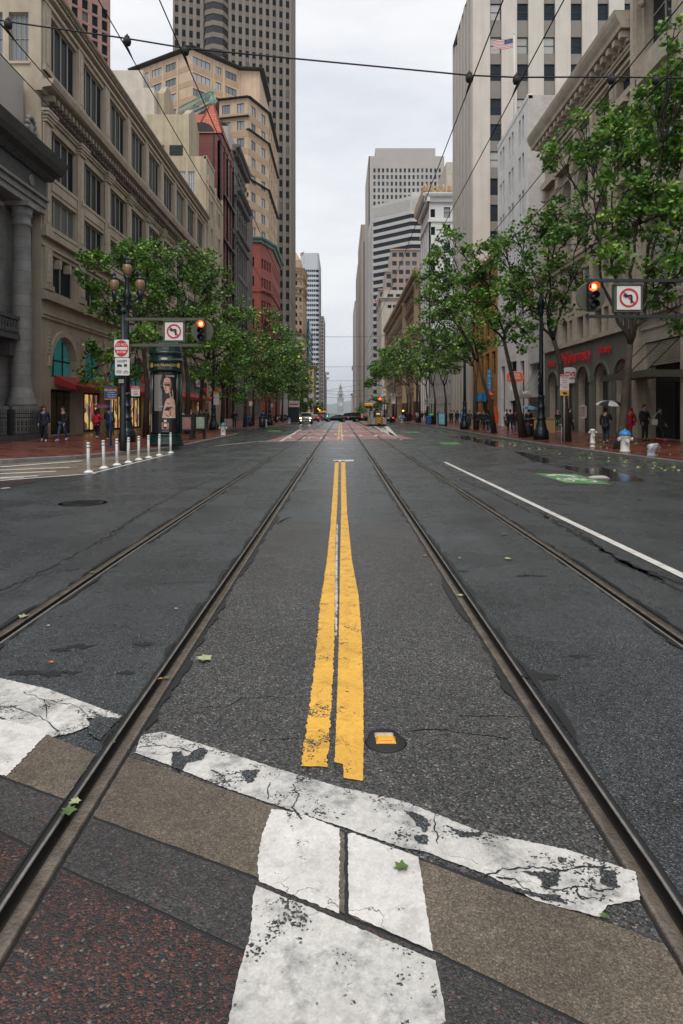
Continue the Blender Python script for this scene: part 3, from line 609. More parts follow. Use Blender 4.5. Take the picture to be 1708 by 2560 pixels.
# ---------------------------------------------------------------- side walks
def sidewalk(name, curb, fx, side):
    # curb: polyline (x,y) from near to far; fx: facade x
    K = .15; mb = MB(); kb = MB()
    pts = [Vector((x, y, 0)) for x, y in curb]
    inn = []
    for k, p in enumerate(pts):
        a = pts[max(0, k - 1)]; b = pts[min(len(pts) - 1, k + 1)]; d = (b - a).normalized(); n = Vector((-d.y, d.x, 0)) * side
        inn.append(p + n * .17)
    for k in range(len(pts) - 1):
        a, b, ia, ib = pts[k], pts[k + 1], inn[k], inn[k + 1]
        za, zb = rz(a.y), rz(b.y); s = .025
        na, nb_ = (ia - a).normalized() * s, (ib - b).normalized() * s
        q = lambda p, z: (p.x, p.y, z)
        kb.face([q(a, za - .3), q(b, zb - .3), q(b, zb + K - .02), q(a, za + K - .02)]); kb.face([q(a, za + K - .02), q(b, zb + K - .02), q(b + nb_, zb + K), q(a + na, za + K)])
        kb.face([q(a + na, za + K), q(b + nb_, zb + K), q(ib, zb + K), q(ia, za + K)])
        fa, fb = Vector((fx, a.y, 0)), Vector((fx, b.y, 0))
        mb.face([q(ia, za + K), q(ib, zb + K), q(fb, zb + .32), q(fa, za + .32)])
    structure(kb, 'kerb', M['kerb']); structure(mb, name, M['bricks'])
    return pts, inn
cl = [(-40, 10), (-17.3, 19.0), (-13.5, 21.5), (-11.3, 22.8), (-9.6, 24.75), (-8.6, 27.6), (-7.8, 30.6), (-7.6, 34), (-7.6, 44), (-7.55, 50), (-7.8, 51.2), (-8.6, 52.5), (-9.8, 56), (-10.4, 62), (-10.4, 68), (-9.6, 71.5), (-7.8, 73.5), (-7.4, 74.5), (-7.5, 90), (-7.7, YC), (-7.7, 125), (-7.7, 300), (-7.7, 700)]
sidewalk('pavement', cl, -18.6, 1)
CURB = [(10.9, 4), (10.9, 18), (10.9, 22), (10.5, 28), (10.15, 34), (10.2, 45), (10.4, 60), (10.6, 73), (10.6, 90), (9.6, YC), (9.6, 125), (9.6, 300), (9.6, 700)]
sidewalk("pavement", CURB, 18.6, -1)
def sz(x, y):        # pavement height
    if x < 0: return .15 + .17 * max(0, min(1, (-x - 7.8) / 10.0)) + rz(y)
    return .15 + .17 * max(0, min(1, (x - 10.6) / 7.6)) + rz(y)
# side street crosswalk on the left, in tan concrete with white bars
mb = MB(); p = [(-7.15, 29.0), (-7.25, 18.2), (-9.0, 17.2), (-12, 15.5), (-20, 11), (-40, 4), (-40, 9), (-17.4, 18.8), (-13.6, 21.3), (-11.4, 22.5), (-9.7, 24.4), (-8.65, 27.4), (-7.9, 30.2)]
flat(mb, p, Z1); structure(mb, 'crosswalk_pavement', M['tanpave'])
for a, b, w in (((0, 1167), (205, 1152), .25), ((0, 1175), (175, 1168), .22), ((0, 1184), (140, 1178), .22), ((0, 1194), (95, 1189), .22), ((-40, 1197), (60, 1194), .14), ((-40, 1204), (240, 1183), .13), ((222, 1185), (430, 1134), .10), ((0, 1221), (25, 1219), .12)): gl('white_line', a, b, w, M['white'], Z2)
mb = MB(); flat(mb, gpoly([(-60, 1222), (-60, 1204), (60, 1199), (110, 1200), (0, 1221)], Z2), Z2); structure(mb, 'crosswalk_marking', M['redagg'])
# ================================================================ BUILDINGS
class Fr:      # facade frame: runs p0 -> p1, outward normal is to the left of that direction
    def __init__(s, p0, p1):
        s.o = Vector((p0[0], p0[1], 0)); d = Vector((p1[0] - p0[0], p1[1] - p0[1], 0)); s.W = d.length; s.d = d.normalized(); s.n = Vector((-s.d.y, s.d.x, 0)); s.a = math.atan2(s.d.y, s.d.x)
    def P(s, a, h, o=0): q = s.o + s.d * a + s.n * o; return (q.x, q.y, h)
    def box(s, mb, a0, a1, h0, h1, o0, o1, mi=0):
        mb.hexa([s.P(a0, h0, o1), s.P(a1, h0, o1), s.P(a1, h0, o0), s.P(a0, h0, o0), s.P(a0, h1, o1), s.P(a1, h1, o1), s.P(a1, h1, o0), s.P(a0, h1, o0)][0:4][::-1] + [s.P(a0, h1, o1), s.P(a1, h1, o1), s.P(a1, h1, o0), s.P(a0, h1, o0)][::-1], mi)
    def prof(s, mb, a0, a1, pts, mi=0):      # moulding: closed outline of (o, h) run along the wall
        mb.ring([[s.P(a0, h, o) for o, h in pts], [s.P(a1, h, o) for o, h in pts]], mi, False)
    def quad(s, mb, a0, a1, h0, h1, o=0, mi=0): mb.face([s.P(a0, h0, o), s.P(a1, h0, o), s.P(a1, h1, o), s.P(a0, h1, o)][::-1], mi)
def wall(mb, fr, s0, s1, h0, h1, ops, depth=.3, mi=0, mr=None):
    mr = mi if mr is None else mr
    ops[:] = [tuple(round(q, 4) for q in o) for o in ops if o[0] > s0 + .01 and o[1] < s1 - .01 and o[2] > h0 + .01 and o[3] < h1 - .01]
    s0, s1, h0, h1 = (round(q, 4) for q in (s0, s1, h0, h1))
    xs = sorted({s0, s1, *[q for o in ops for q in o[:2]]}); hs = sorted({h0, h1, *[q for o in ops for q in o[2:4]]})
    xs = [x for x in xs if s0 <= x <= s1]; hs = [h for h in hs if h0 <= h <= h1]
    X = {round(x, 5): k for k, x in enumerate(xs)}; Y = {round(h, 5): k for k, h in enumerate(hs)}
    g = np.zeros((len(xs), len(hs)), bool)
    for o in ops: g[X[round(o[0], 5)]:X[round(o[1], 5)], Y[round(o[2], 5)]:Y[round(o[3], 5)]] = True
    for j in range(len(hs) - 1):
        k = 0
        while k < len(xs) - 1:
            if g[k, j]: k += 1; continue
            e = k
            while e < len(xs) - 1 and not g[e, j]: e += 1
            fr.quad(mb, xs[k], xs[e], hs[j], hs[j + 1], 0, mi); k = e
    for o in ops:
        a, b, c, d = o[:4]; P_ = fr.P
        arch = len(o) > 4
        if arch:
            r = (b - a) / 2; cx = (a + b) / 2; rise = o[4]; sp = d - rise; n = 10
            pts = [(cx + r * math.cos(math.pi * k / n), sp + rise * math.sin(math.pi * k / n)) for k in range(n + 1)]
            mb.face([P_(b, d), P_(cx, d)] + [P_(x, h) for x, h in pts[:n // 2 + 1]][::-1], mi); mb.face([P_(cx, d), P_(a, d)] + [P_(x, h) for x, h in pts[n // 2:]][::-1], mi)
            for p, q in zip(pts, pts[1:]): mb.face([P_(*p), P_(*q), P_(*q, -depth), P_(*p, -depth)], mr)
            top = sp
        else:
            top = d; mb.face([P_(a, d), P_(b, d), P_(b, d, -depth), P_(a, d, -depth)], mr)
        mb.face([P_(a, c), P_(a, top), P_(a, top, -depth), P_(a, c, -depth)], mr); mb.face([P_(b, c, -depth), P_(b, top, -depth), P_(b, top), P_(b, c)], mr)
        mb.face([P_(a, c, -depth), P_(b, c, -depth), P_(b, c), P_(a, c)], mr)
_wc = {}
def win_mesh(w, h, nv, nh, fw, fm, gm, split, mw=.5):
    key = (round(w, 2), round(h, 2), nv, nh, fw, fm, gm, split)
    if key in _wc: return _wc[key]
    mb = MB(); pb = MB(); t = .08
    def bar(x0, x1, z0, z1): mb.box(x0, x1, -t, 0, z0, z1)
    bar(0, fw, 0, h); bar(w - fw, w, 0, h); bar(fw, w - fw, 0, fw); bar(fw, w - fw, h - fw, h)
    for k in range(1, nv + 1): x = w * k / (nv + 1); bar(x - fw * mw, x + fw * mw, fw, h - fw)
    for k in range(1, nh + 1):
        z = h * k / (nh + 1)
        for j in range(nv + 1):
            x0, x1 = w * j / (nv + 1) + fw * (mw if j else 1), w * (j + 1) / (nv + 1) - fw * (mw if j < nv else 1); bar(x0, x1, z - fw * .4, z + fw * .4)
    tgt = pb if split else mb
    tgt.face([(0, -.05, 0), (w, -.05, 0), (w, -.05, h), (0, -.05, h)][::-1], 0 if split else 1)
    def me(m, nme, mats):
        e = bpy.data.meshes.new(nme); e.from_pydata(m.v, [], m.f)
        for q in mats: e.materials.append(q)
        e.polygons.foreach_set('material_index', m.m); e.update(); return e
    _wc[key] = (me(mb, 'window', [M[fm]] if split else [M[fm], M[gm]]), me(pb, 'pane', [M[gm]]) if split else None)
    return _wc[key]
def window(root, fr, a0, a1, h0, h1, rec=.25, nv=0, nh=1, fw=.06, fm='frame_d', gm='glass', split=True, name='window', mw=.5):
    a, b = win_mesh(a1 - a0, h1 - h0, nv, nh, fw, fm, gm, split, mw)
    o = bpy.data.objects.new(name, a); C.collection.objects.link(o); o.parent = root
    o.location = Vector(fr.P(a0, h0, -rec)) - root.location; o.rotation_euler = (0, 0, fr.a)
    if b:
        c = bpy.data.objects.new('pane', b); C.collection.objects.link(c); c.parent = o
    return o
class Bld:
    def __init__(s, name, label, x, y, cat='building', group=None):
        s.root = empty(name, label, cat, (x, y, 0), 0, group); s.mb = MB(); s.n = 0; s.rest = None
    def win(s, fr, a0, a1, h0, h1, cap=100, **k):
        if s.n < cap: s.n += 1; return window(s.root, fr, a0, a1, h0, h1, **k)
        if s.rest is None: s.rest = MB()
        rec = k.get('rec', .25); fw = k.get('fw', .06)
        fr.quad(s.rest, a0, a1, h0, h1, -rec - .05, 1)
        nv = k.get('nv', 0)
        for j in range(nv + 2):
            x = a0 + (a1 - a0) * j / (nv + 1); x0, x1 = max(a0, x - fw / 2), min(a1, x + fw / 2); fr.quad(s.rest, x0, x1, h0, h1, -rec - .02, 0)
        s.rm = (k.get('fm', 'frame_d'), k.get('gm', 'glass'))
    def part(s, mb, name, m):
        o = mb.build(name, [M[q] for q in (m if isinstance(m, (list, tuple)) else [m])], s.root); o.location = -s.root.location; return o
    def done(s, mats, name='wall'):
        s.part(s.mb, name, mats)
        if s.rest:
            o = s.part(s.rest, 'window_rows', s.rm); o['kind'] = 'stuff'
def poly_body(b, pts, h0, h1, mi=0, skip=(), roof=True):      # pts clockwise from above (outside to the left of each edge)
    n = len(pts)
    for k in range(n):
        if k in skip: continue
        f = Fr(pts[k], pts[(k + 1) % n]); f.quad(b.mb, 0, f.W, h0, h1, 0, mi)
    if roof: b.mb.face([(x, y, h1) for x, y in pts], mi)
def parapet_box(b, fr, s0, s1, h0, h1, o0, o1, mi=0): fr.box(b.mb, s0, s1, h0, h1, o0, o1, mi)
CORN = lambda o, h, t: [(-.1, h - t), (o * .35, h - t), (o * .45, h - t * .55), (o * .85, h - t * .4), (o, h - t * .15), (o, h), (-.1, h)]
XF = 17.2

# ---------------------------------------------------------------- B1 long tan building with arched shop windows
b = Bld('commercial_building', 'long tan stone commercial building with arched teal shop windows and red awnings', -XF, 39.2)
f = Fr((-XF, 87.3), (-XF, 39.2)); W = f.W; mb = b.mb
bays = [87.3 - (39.9 + 5.14 * k) for k in range(10)]      # pilaster centres, s
ops = []; wins = []
for k in range(9):
    s1, s0 = bays[k] - .52, bays[k + 1] + .52
    ops += [(s0, s1, 21.8, 25.2), (s0, s1, 15.7, 18.5), (s0, s1, 12.75, 14.65), (s0 + .25, s1 - .25, 8.9, 11.1), (s0 + .1, s1 - .1, 3.84, 6.35, 1.9), (s0 + .1, s1 - .1, .35, 3.1)]
    wins.append((s0, s1))
wall(mb, f, 0, W, -.5, 27.1, ops, .42)
side = Fr((-XF, 39.2), (-40, 39.2)); sops = [(.72, 1.86, 21.85, 24.7), (2.2, 3.4, 21.85, 24.7), (4.0, 5.2, 21.85, 24.7)]
# the window pairs on the end wall above the bank
wall(mb, side, 0, side.W, -.5, 27.6, sops, .25)
for o in sops:
    b.win(side, o[0], o[1], o[2], o[3], rec=.2, nv=3, nh=1, fw=.045, fm='frame_t', gm='glasspale'); side.box(mb, o[0] - .12, o[1] + .12, o[2] - .15, o[2], -.02, .1)
poly_body(b, [(-XF, 87.3), (-XF, 39.2), (-40, 39.2), (-40, 87.3)], -.5, 27.1, skip=(0, 1))
for (s0, s1) in wins:
    for (h0, h1, nv) in ((21.8, 25.2, 3), (15.7, 18.5, 3), (12.75, 14.65, 3)): b.win(f, s0, s1, h0, h1, rec=.2, nv=nv, nh=0, fw=.10, fm='frame_t', mw=.6)
    b.win(f, s0 + .25, s1 - .25, 8.9, 11.1, rec=.25, nv=1, nh=0, fw=.14, fm='frame_t')
    w = MB(); cx = (s0 + s1) / 2; r = (s1 - s0) / 2 - .1                                   # arched teal window
    pts = [(cx + r * math.cos(math.pi * k / 12), 4.45 + 1.9 * math.sin(math.pi * k / 12)) for k in range(13)]
    w.face([f.P(x, h, -.42) for x, h in [(cx + r, 3.84)] + pts + [(cx - r, 3.84)]], 0)
    fr_ = MB()
    for x in (cx - r * .36, cx + r * .36): f.box(fr_, x - .045, x + .045, 3.84, 6.15, -.42, -.36)
    f.box(fr_, cx - r, cx + r, 4.85, 4.95, -.42, -.37); f.box(fr_, cx - r, cx + r, 3.84, 3.95, -.42, -.33)
    o = b.part(w, 'arched_window', 'teal'); b.part(fr_, 'mullion', 'frame_d').parent = o; o.children[0].location = (0, 0, 0)
ornm = MB()
for k, s in enumerate(bays):                                                   # pilasters, ornament strips, twisted colonnettes, capitals
    for (h0, h1, w, oo) in ((21.5, 25.5, .44, .10), (12.3, 18.9, .42, .13), (8.85, 11.3, .5, .18)):
        f.box(mb, s - w, s + w, h0, h1, -.05, oo); f.box(mb, s - w - .08, s + w + .08, h0, h0 + .3, -.05, oo + .08)
        if h0 != 8.85: f.box(ornm, s - .2, s + .2, h0 + .5, h1 - .5, oo - .02, oo + .035)
        else: f.box(ornm, s - .3, s + .3, h0 + .45, h1 - .3, oo - .02, oo + .04)
    for d in (-1, 1):
        if 0 < s + d * .62 < W:
            c = f.P(s + d * .48, 0, .06); mb.lathe([(.045 + .02 * (j % 2), 12.4 + j * .11) for j in range(56)], (c[0], c[1], 0), 6)
    for j, (ww, o2) in enumerate(((.5, .26), (.56, .32), (.66, .4), (.74, .44))): f.box(ornm, s - ww, s + ww, 18.55 + j * .17, 18.7 + j * .17, -.02, o2)
    f.box(ornm, s - .13, s + .13, 15.3, 15.65, .2, .27)
for k in range(9):
    s0, s1 = wins[k]; cx = (s0 + s1) / 2
    f.box(mb, s0 + .15, s1 - .15, 14.9, 15.45, -.02, .06); f.box(mb, s0, s1, 15.48, 15.68, -.3, .1); f.box(mb, s0, s1, 12.5, 12.72, -.3, .1); f.box(mb, s0, s1, 21.55, 21.78, -.3, .12)
    for q in range(11):        # arch moulding
        t0, t1 = math.pi * q / 11, math.pi * (q + 1) / 11; R0, R1 = 1.93, 2.3; X0 = (s1 - s0) / 2 - .07
        pp = lambda t, r, o: f.P(cx + (X0 + (r - 1.93)) * math.cos(t), 4.45 + r * math.sin(t), o)
        ornm.hexa([pp(t0, R0, 0), pp(t1, R0, 0), pp(t1, R1, 0), pp(t0, R1, 0), pp(t0, R0, .1), pp(t1, R0, .1), pp(t1, R1, .1), pp(t0, R1, .1)])
    for d in (-1, 1):
        x = cx + d * 2.14
        for q in range(7): f.box(ornm, x - .3 + .04 * q if d < 0 else x - .12 + .0 * q, x + .12 if d < 0 else x + .3 - .04 * q, 5.2 + q * .22, 5.37 + q * .22, -.01, .09)
    for x in (cx - .75, cx + .75):                                              # brackets over the third row
        f.box(ornm, x - .12, x + .12, 10.45, 11.0, -.35, .12)
f.box(mb, 0, W, 8.25, 8.55, -.05, .32); f.box(mb, 0, W, 8.55, 8.8, -.05, .2); f.box(mb, 0, W, 7.2, 7.4, -.05, .1); f.box(mb, 0, W, 7.4, 7.55, -.05, .16)
f.box(mb, 0, W, 11.9, 12.28, -.05, .3); f.box(mb, 0, W, 11.35, 11.5, -.05, .12); f.box(mb, 0, W, 18.95, 19.1, -.05, .14); f.box(mb, 0, W, 19.1, 19.25, -.05, .22)
f.prof(mb, -.2, W + .6, [(-.1, 19.95), (.3, 19.95), (.35, 20.12), (.85, 20.2), (.95, 20.45), (1.0, 20.6), (-.1, 20.6)])
f.box(mb, 0, W + .1, 20.62, 21.2, -.05, .12); f.box(mb, 0, W, 25.5, 25.7, -.05, .16); f.box(mb, 0, W + .1, 26.0, 26.2, -.05, .3); f.prof(mb, 0, W + .15, CORN(.55, 26.6, .35)); f.box(mb, 0, W, 26.62, 27.0, -.05, .06)
md = MB(); s = .3
while s < W:
    f.box(md, s - .12, s + .12, 19.6, 19.93, .0, .72); f.box(md, s - .1, s + .1, 19.35, 19.6, .0, .38); s += .56
s = .2
while s < W: f.box(md, s - .07, s + .07, 26.22, 26.36, .0, .42); s += .27
b.part(md, 'modillion_row', 'tand'); b.part(ornm, 'carved_ornament', 'tanst2')
# shop front: dark entry and lit windows
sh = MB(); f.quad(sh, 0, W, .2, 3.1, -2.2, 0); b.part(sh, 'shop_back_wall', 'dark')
m = bpy.data.materials.new('lit shop display'); m.use_nodes = True; t = m.node_tree; bs = t.nodes['Principled BSDF']; co = nd(t, 'ShaderNodeTexCoord')
mpp = nd(t, 'ShaderNodeMapping'); mpp.inputs['Scale'].default_value = (1, 2.2, 1.1); vo = nd(t, 'ShaderNodeTexVoronoi', Scale=1.6); t.links.new(co.outputs['Object'], mpp.inputs[0]); t.links.new(mpp.outputs[0], vo.inputs['Vector'])
se = nd(t, 'ShaderNodeSeparateColor'); t.links.new(vo.outputs['Color'], se.inputs[0])
cc = ramp(t, se.outputs[0], [(0, (.04, .03, .02)), (.35, (.10, .07, .03)), (.5, (.50, .33, .11)), (.7, (.62, .42, .16)), (.85, (.30, .05, .03)), (.95, (.20, .21, .19))]); t.links.new(cc, bs.inputs['Base Color']); t.links.new(cc, bs.inputs['Emission Color']); bs.inputs['Emission Strength'].default_value = .8
M['shop'] = m
for k in range(9):
    s0, s1 = wins[k]
    if k == 0:
        d = MB(); f.box(d, s0 + 2.0, s0 + 2.12, .35, 3.1, -.5, -.42); f.box(d, s0 + .9, s0 + 1.0, .35, 3.1, -.5, -.42); f.box(d, s0 + .1, s1 - .1, 2.5, 2.6, -.5, -.42); b.part(d, 'entrance_frame', 'frame_d'); continue
    g = MB(); f.quad(g, s0 + .1, s1 - .1, .5, 2.95, -.5, 0); b.part(g, 'lit_display', 'shop')
    b.win(f, s0 + .1, s1 - .1, .35, 3.1, rec=.3, nv=3, nh=0, fw=.06, split=True, gm='glass').children[0].hide_render = False
# replace opaque glass of the shop windows by bare frames: the display stands open behind them
for o in b.root.children:
    if o.name.startswith('window') and abs(o.dimensions.z - 2.75) < .02:
        for c in list(o.children): bpy.data.objects.remove(c)
for (y0, y1) in ((40.9, 63.5), (66, 87)):
    a = MB(); s0, s1 = 87.3 - y1, 87.3 - y0; n = max(1, round((s1 - s0) / 4.4))
    for j in range(n):
        q0, q1 = s0 + (s1 - s0) * j / n + .08, s0 + (s1 - s0) * (j + 1) / n - .08
        a.hexa([f.P(q0, 3.42, .05), f.P(q1, 3.42, .05), f.P(q1, 3.08, 1.3), f.P(q0, 3.08, 1.3), f.P(q0, 3.95, .05), f.P(q1, 3.95, .05), f.P(q1, 3.34, 1.3), f.P(q0, 3.34, 1.3)])
    b.part(a, 'awning', 'redawn')
b.done(['tanst'])
root = b.root
def sign_text(parent, txt, size, mt, loc, rz, depth=.02, bold=True, rx=R(90), name='lettering', squash=1.0):
    o = text_mesh(txt, size, mt, depth, bold, name, squash=squash); o.rotation_euler = (rx, 0, rz); o.location = loc
    if parent: o.parent = parent
    return o
e = empty('shop_sign', 'red cursive shop sign above the awning in front of a teal arch', 'shop sign', (-XF + .3, 59.6, 4.35)); sign_text(e, "Chico's", .95, M['redneon'], (0, 0, .1), R(90), .05)
e2 = empty('shop_sign', 'red square shop sign at the far end of the red awnings', 'shop sign', (-XF + .35, 84.6, 4.6)); mb = MB(); mb.box(-.05, .05, -1.1, 1.1, -.8, .8); mb.build('panel', M['dark'], e2); sign_text(e2, 'cvt', 1.2, M['redneon'], (.07, 0, -.1), R(90), .04)
e3 = empty('shop_sign', 'black and white patterned shop sign over the second red awning', 'shop sign', (-XF + .35, 80.2, 5.2)); mb = MB(); mb.box(-.05, .05, -1.3, 1.3, -.7, .7); mb.build('panel', M['dark'], e3); sign_text(e3, 'EKS', 1.3, M['signw'], (.07, 0, -.1), R(90), .04)

# ---------------------------------------------------------------- B0 classical bank
b = Bld('bank_building', 'dark grey classical bank with stone columns and a heavy cornice at the street corner', -18, 34); mb = b.mb
f = Fr((-18.0, 39.15), (-18.0, 22.0)); W = f.W       # s = 39.15 - y
ops = [(4.2, 6.9, 6.75, 11.6), (4.4, 6.7, 1.4, 5.2)]
wall(mb, f, 0, W, -.3, 15.0, ops, .5)
poly_body(b, [(-18.0, 39.15), (-18.0, 22.0), (-40, 22.0), (-40, 39.15)], -.3, 15.0, skip=(0,))
b.win(f, 4.2, 6.9, 6.75, 11.6, rec=.45, nv=1, nh=2, fw=.12); b.win(f, 4.4, 6.7, 1.4, 5.2, rec=.45, nv=1, nh=1, fw=.12)
for j, w in enumerate((.12, .28, .44)):           # fluted window surround
    oo = .2 - .05 * j
    for sx in (4.2 - w, 6.9 + w - .1): f.box(mb, sx, sx + .1, 5.9, 11.9 + j * .12, -.02, oo)
    f.box(mb, 4.2 - w, 6.9 + w, 11.65 + j * .14, 11.77 + j * .14, -.02, oo + .02)
f.prof(mb, 3.6, 7.5, CORN(.5, 12.6, .5)); 
for sc in (2.15, 9.2, 13.4):
    col = MB()
    c = f.P(sc, 0, .72); c = (c[0], c[1], 0)
    col.lathe([(.78, 2.05), (.78, 2.22), (.72, 2.3), (.76, 2.45), (.62, 2.55), (.66, 2.72), (.55, 2.82), (.53, 3.2), (.52, 6), (.49, 9), (.455, 11.3), (.45, 11.75), (.52, 11.8), (.52, 11.9), (.455, 11.95), (.46, 12.3), (.54, 12.36), (.54, 12.46), (.5, 12.5), (.6, 12.75)], c, 28)
    f.box(mb, sc - .95, sc + .95, .0, 2.05, -.05, 1.6); f.box(col, sc - .68, sc + .68, 12.75, 13.0, .08, 1.38); b.part(col, 'column', 'bank')
f.box(mb, .05, W, 13.0, 13.35, -.05, 1.1); f.box(mb, .05, W, 13.35, 13.7, -.05, 1.2); f.box(mb, .05, W, 13.7, 13.85, -.05, 1.35)
en = MB(); f.box(en, .0, W, 13.87, 14.85, -.05, 1.15); f.prof(en, -.35, W, [(-.1, 15.0), (1.35, 15.0), (1.5, 15.2), (1.9, 15.3), (2.1, 15.55), (2.3, 15.95), (-.1, 15.95)])
s = .2
while s < W: f.box(en, s - .06, s + .06, 14.87, 15.0, 1.0, 1.32); s += .24
f.box(en, 0, W, 15.97, 16.9, -.3, .7); f.box(en, 0, 1.6, 16.92, 17.5, .05, .5)
b.part(en, 'entablature', 'bankdk')
sc_ = MB()
for s in (.7, 6, 11):                                     # scroll cartouches on the parapet
    c = f.P(s, 17.6, .55)
    for q in range(14):
        t0 = 2 * math.pi * q / 14; sc_.ball((c[0], c[1] + .5 * math.cos(t0), c[2] + .72 * math.sin(t0)), (.16, .14, .16), 8)
    sc_.ball((c[0], c[1], c[2]), (.16, .3, .42), 10)
b.part(sc_, 'cartouche', 'bank')
md = MB(); c = f.P(2.0, 14.35, 1.16); md.ring([[(c[0] + o, c[1] + r * math.cos(t), c[2] + r * math.sin(t)) for t in [2 * math.pi * k / 16 for k in range(16)]] for r, o in ((.3, 0), (.3, .05), (.22, .05), (.2, .02))]); b.part(md, 'medallion', 'bank')
bal = MB(); f.box(bal, 2.9, 8.2, 5.55, 5.8, -.05, 1.0); f.box(bal, 2.9, 8.2, 6.6, 6.78, .7, .98)
s = 3.0
while s < 8.2: 
    c = f.P(s, 0, .85); bal.lathe([(.09, 5.8), (.13, 6.0), (.06, 6.2), (.1, 6.45), (.09, 6.6)], (c[0], c[1], 0), 8); s += .3
for s in (3.2, 7.8): f.box(bal, s - .2, s + .2, 4.7, 5.55, -.05, .7)
b.part(bal, 'balcony', 'bankdk')
gb = MB(); f.box(gb, .35, 11.5, 16.6, 20.7, -7.5, -.02); b.part(gb, 'roof_box', 'greycon')
pr = MB(); f.box(pr, 0, .7, -.3, 13.0, -.05, .3); b.part(pr, 'corner_pier', 'bankdk')
b.done(['bank'])
# iron railing in front of the bank
mb = MB(); posts = []
for k in range(34):
    y = 30.2 + k * .21; mb.box(-16.3, -16.28, y - .012, y + .012, .55, 1.75); mb.lathe([(.03, 1.75), (.0, 1.86)], (-16.29, y, 0), 5)
    if k % 2 == 0:
        for z in (.85, 1.15): mb.ring([[(-16.29 + q, y + .1 + r * math.cos(t), z + r * math.sin(t)) for t in [2 * math.pi * j / 10 for j in range(10)]] for q, r in ((-.01, .09), (.01, .09), (.01, .065), (-.01, .065))], cap=False)
for z in (.6, 1.45, 1.66): mb.box(-16.31, -16.27, 30.1, 37.4, z - .02, z + .02)
for y in (30.1, 33.7, 37.4):
    post = MB(); posts.append((post, 'post')); post.box(-16.42, -16.16, y - .13, y + .13, .3, 1.85); post.lathe([(.12, 1.85), (.06, 1.9), (.1, 2.0), (.02, 2.12)], (-16.29, y, 0), 8)
r_ = empty('iron_fence', 'ornate black iron railing at the foot of the bank', 'fence', (-16.3, 33.7, .3))
for m_, n_ in [(mb, 'railing')] + posts: o = m_.build(n_, M['iron'], r_); o.location = (16.3, -33.7, -.3)
fb = MB(); fb.box(-16.5, -16.1, 30, 37.6, .1, .56); o = fb.build('plinth', M['bankdk'], r_); o.location = (16.3, -33.7, -.3)

# ---------------------------------------------------------------- B2 stepped cream building
b = Bld('office_building', 'stepped cream stucco building with gabled parapets beyond the tan arched one', -XF, 93); mb = b.mb
yA, yM, yB = 87.4, 93.0, 98.5
f = Fr((-XF, yB), (-XF, yA)); W = f.W
ops = []
for j in range(7):
    for s in (1.0, 3.2, 6.6, 8.6): ops.append((s, s + 1.3, 6 + j * 3.6, 8.2 + j * 3.6))
wall(mb, f, 0, W, -.5, 31.8, ops, .25)
for o in ops: b.win(f, *o, rec=.2, nv=0, nh=1, fw=.07, fm='frame_d' if o[0] < 6 else 'frame_w', gm='glassblue')
for s in (.1, 5.4, 10.6): f.box(mb, s - .3 if s > 1 else 0, min(W, s + .3), -.5, 32.2, -.02, .25)
sd_ = Fr((-XF, yA), (-34, yA))
so = [(1.5, 2.35, 30, 32.6), (2.65, 3.5, 30, 32.6)]
wall(mb, sd_, 0, sd_.W, -.5, 34.5, so, .2)
for o in so: b.win(sd_, *o, rec=.15, nv=2, nh=1, fw=.05, fm='frame_w', gm='glasspale')
fq = Fr((-XF, yM), (-XF, yA)); fq.quad(mb, 0, fq.W, 31.8, 34.5); mb.face([(-XF, yA, 34.5), (-34, yA, 34.5), (-34, yM, 34.5), (-XF, yM, 34.5)][::-1]); mb.face([(-XF, yM, 31.8), (-XF, yM, 34.5), (-34, yM, 34.5), (-34, yM, 31.8)])
mb.face([(-XF, yM, 31.8), (-34, yM, 31.8), (-34, yB, 31.8), (-XF, yB, 31.8)][::-1])
f.box(mb, 0, W, 31.4, 31.6, -.05, .12); f.box(mb, 5.6, W, 34.2, 34.6, -.3, .08)
# stepped upper blocks, gable parapets towards the street
st2 = MB()
def block(x0, x1, y0, y1, z0, z1, gable=0):
    st2.box(x0, x1, y0, y1, z0, z1)
    if gable:
        ym = (y0 + y1) / 2; g = gable
        st2.faces([(x1, y0, z1), (x1, y1, z1), (x1, ym + .8, z1 + g), (x1, ym - .8, z1 + g), (x1 - .8, y0, z1), (x1 - .8, y1, z1), (x1 - .8, ym + .8, z1 + g), (x1 - .8, ym - .8, z1 + g)], [(0, 1, 2, 3), (7, 6, 5, 4), (1, 5, 6, 2), (4, 0, 3, 7), (3, 2, 6, 7)])
block(-25.2, -19.6, 88.2, 94.5, 34.4, 40.2, 1.6); block(-30, -23.4, 90.5, 96, 40.1, 44.0, 1.8)
b.part(st2, 'upper_block', 'creamw')
pt = MB(); pt.box(-33, -24.3, 89, 98, 34.4, 44); pt.box(-31, -26, 90, 97, 44, 46.8); b.part(pt, 'penthouse', 'creamt')
dk = MB(); sd2 = Fr((-19.8, 88.15), (-25, 88.15)); sd2.box(dk, .6, 2.3, 34.9, 36.2, -.05, .04); sd2.box(dk, 3.0, 3.7, 34.9, 36.2, -.05, .04); b.part(dk, 'loggia_opening', 'dark')
b.done(['creamw'])
mb = MB(); mb.faces([(-31, 99, 46.3), (-25, 101, 44.2), (-25, 108, 44.2), (-31, 108, 46.3), (-31, 99, 44), (-25, 101, 44), (-25, 108, 44), (-31, 108, 44)], [(0, 1, 2, 3), (0, 4, 5, 1), (1, 5, 6, 2)])
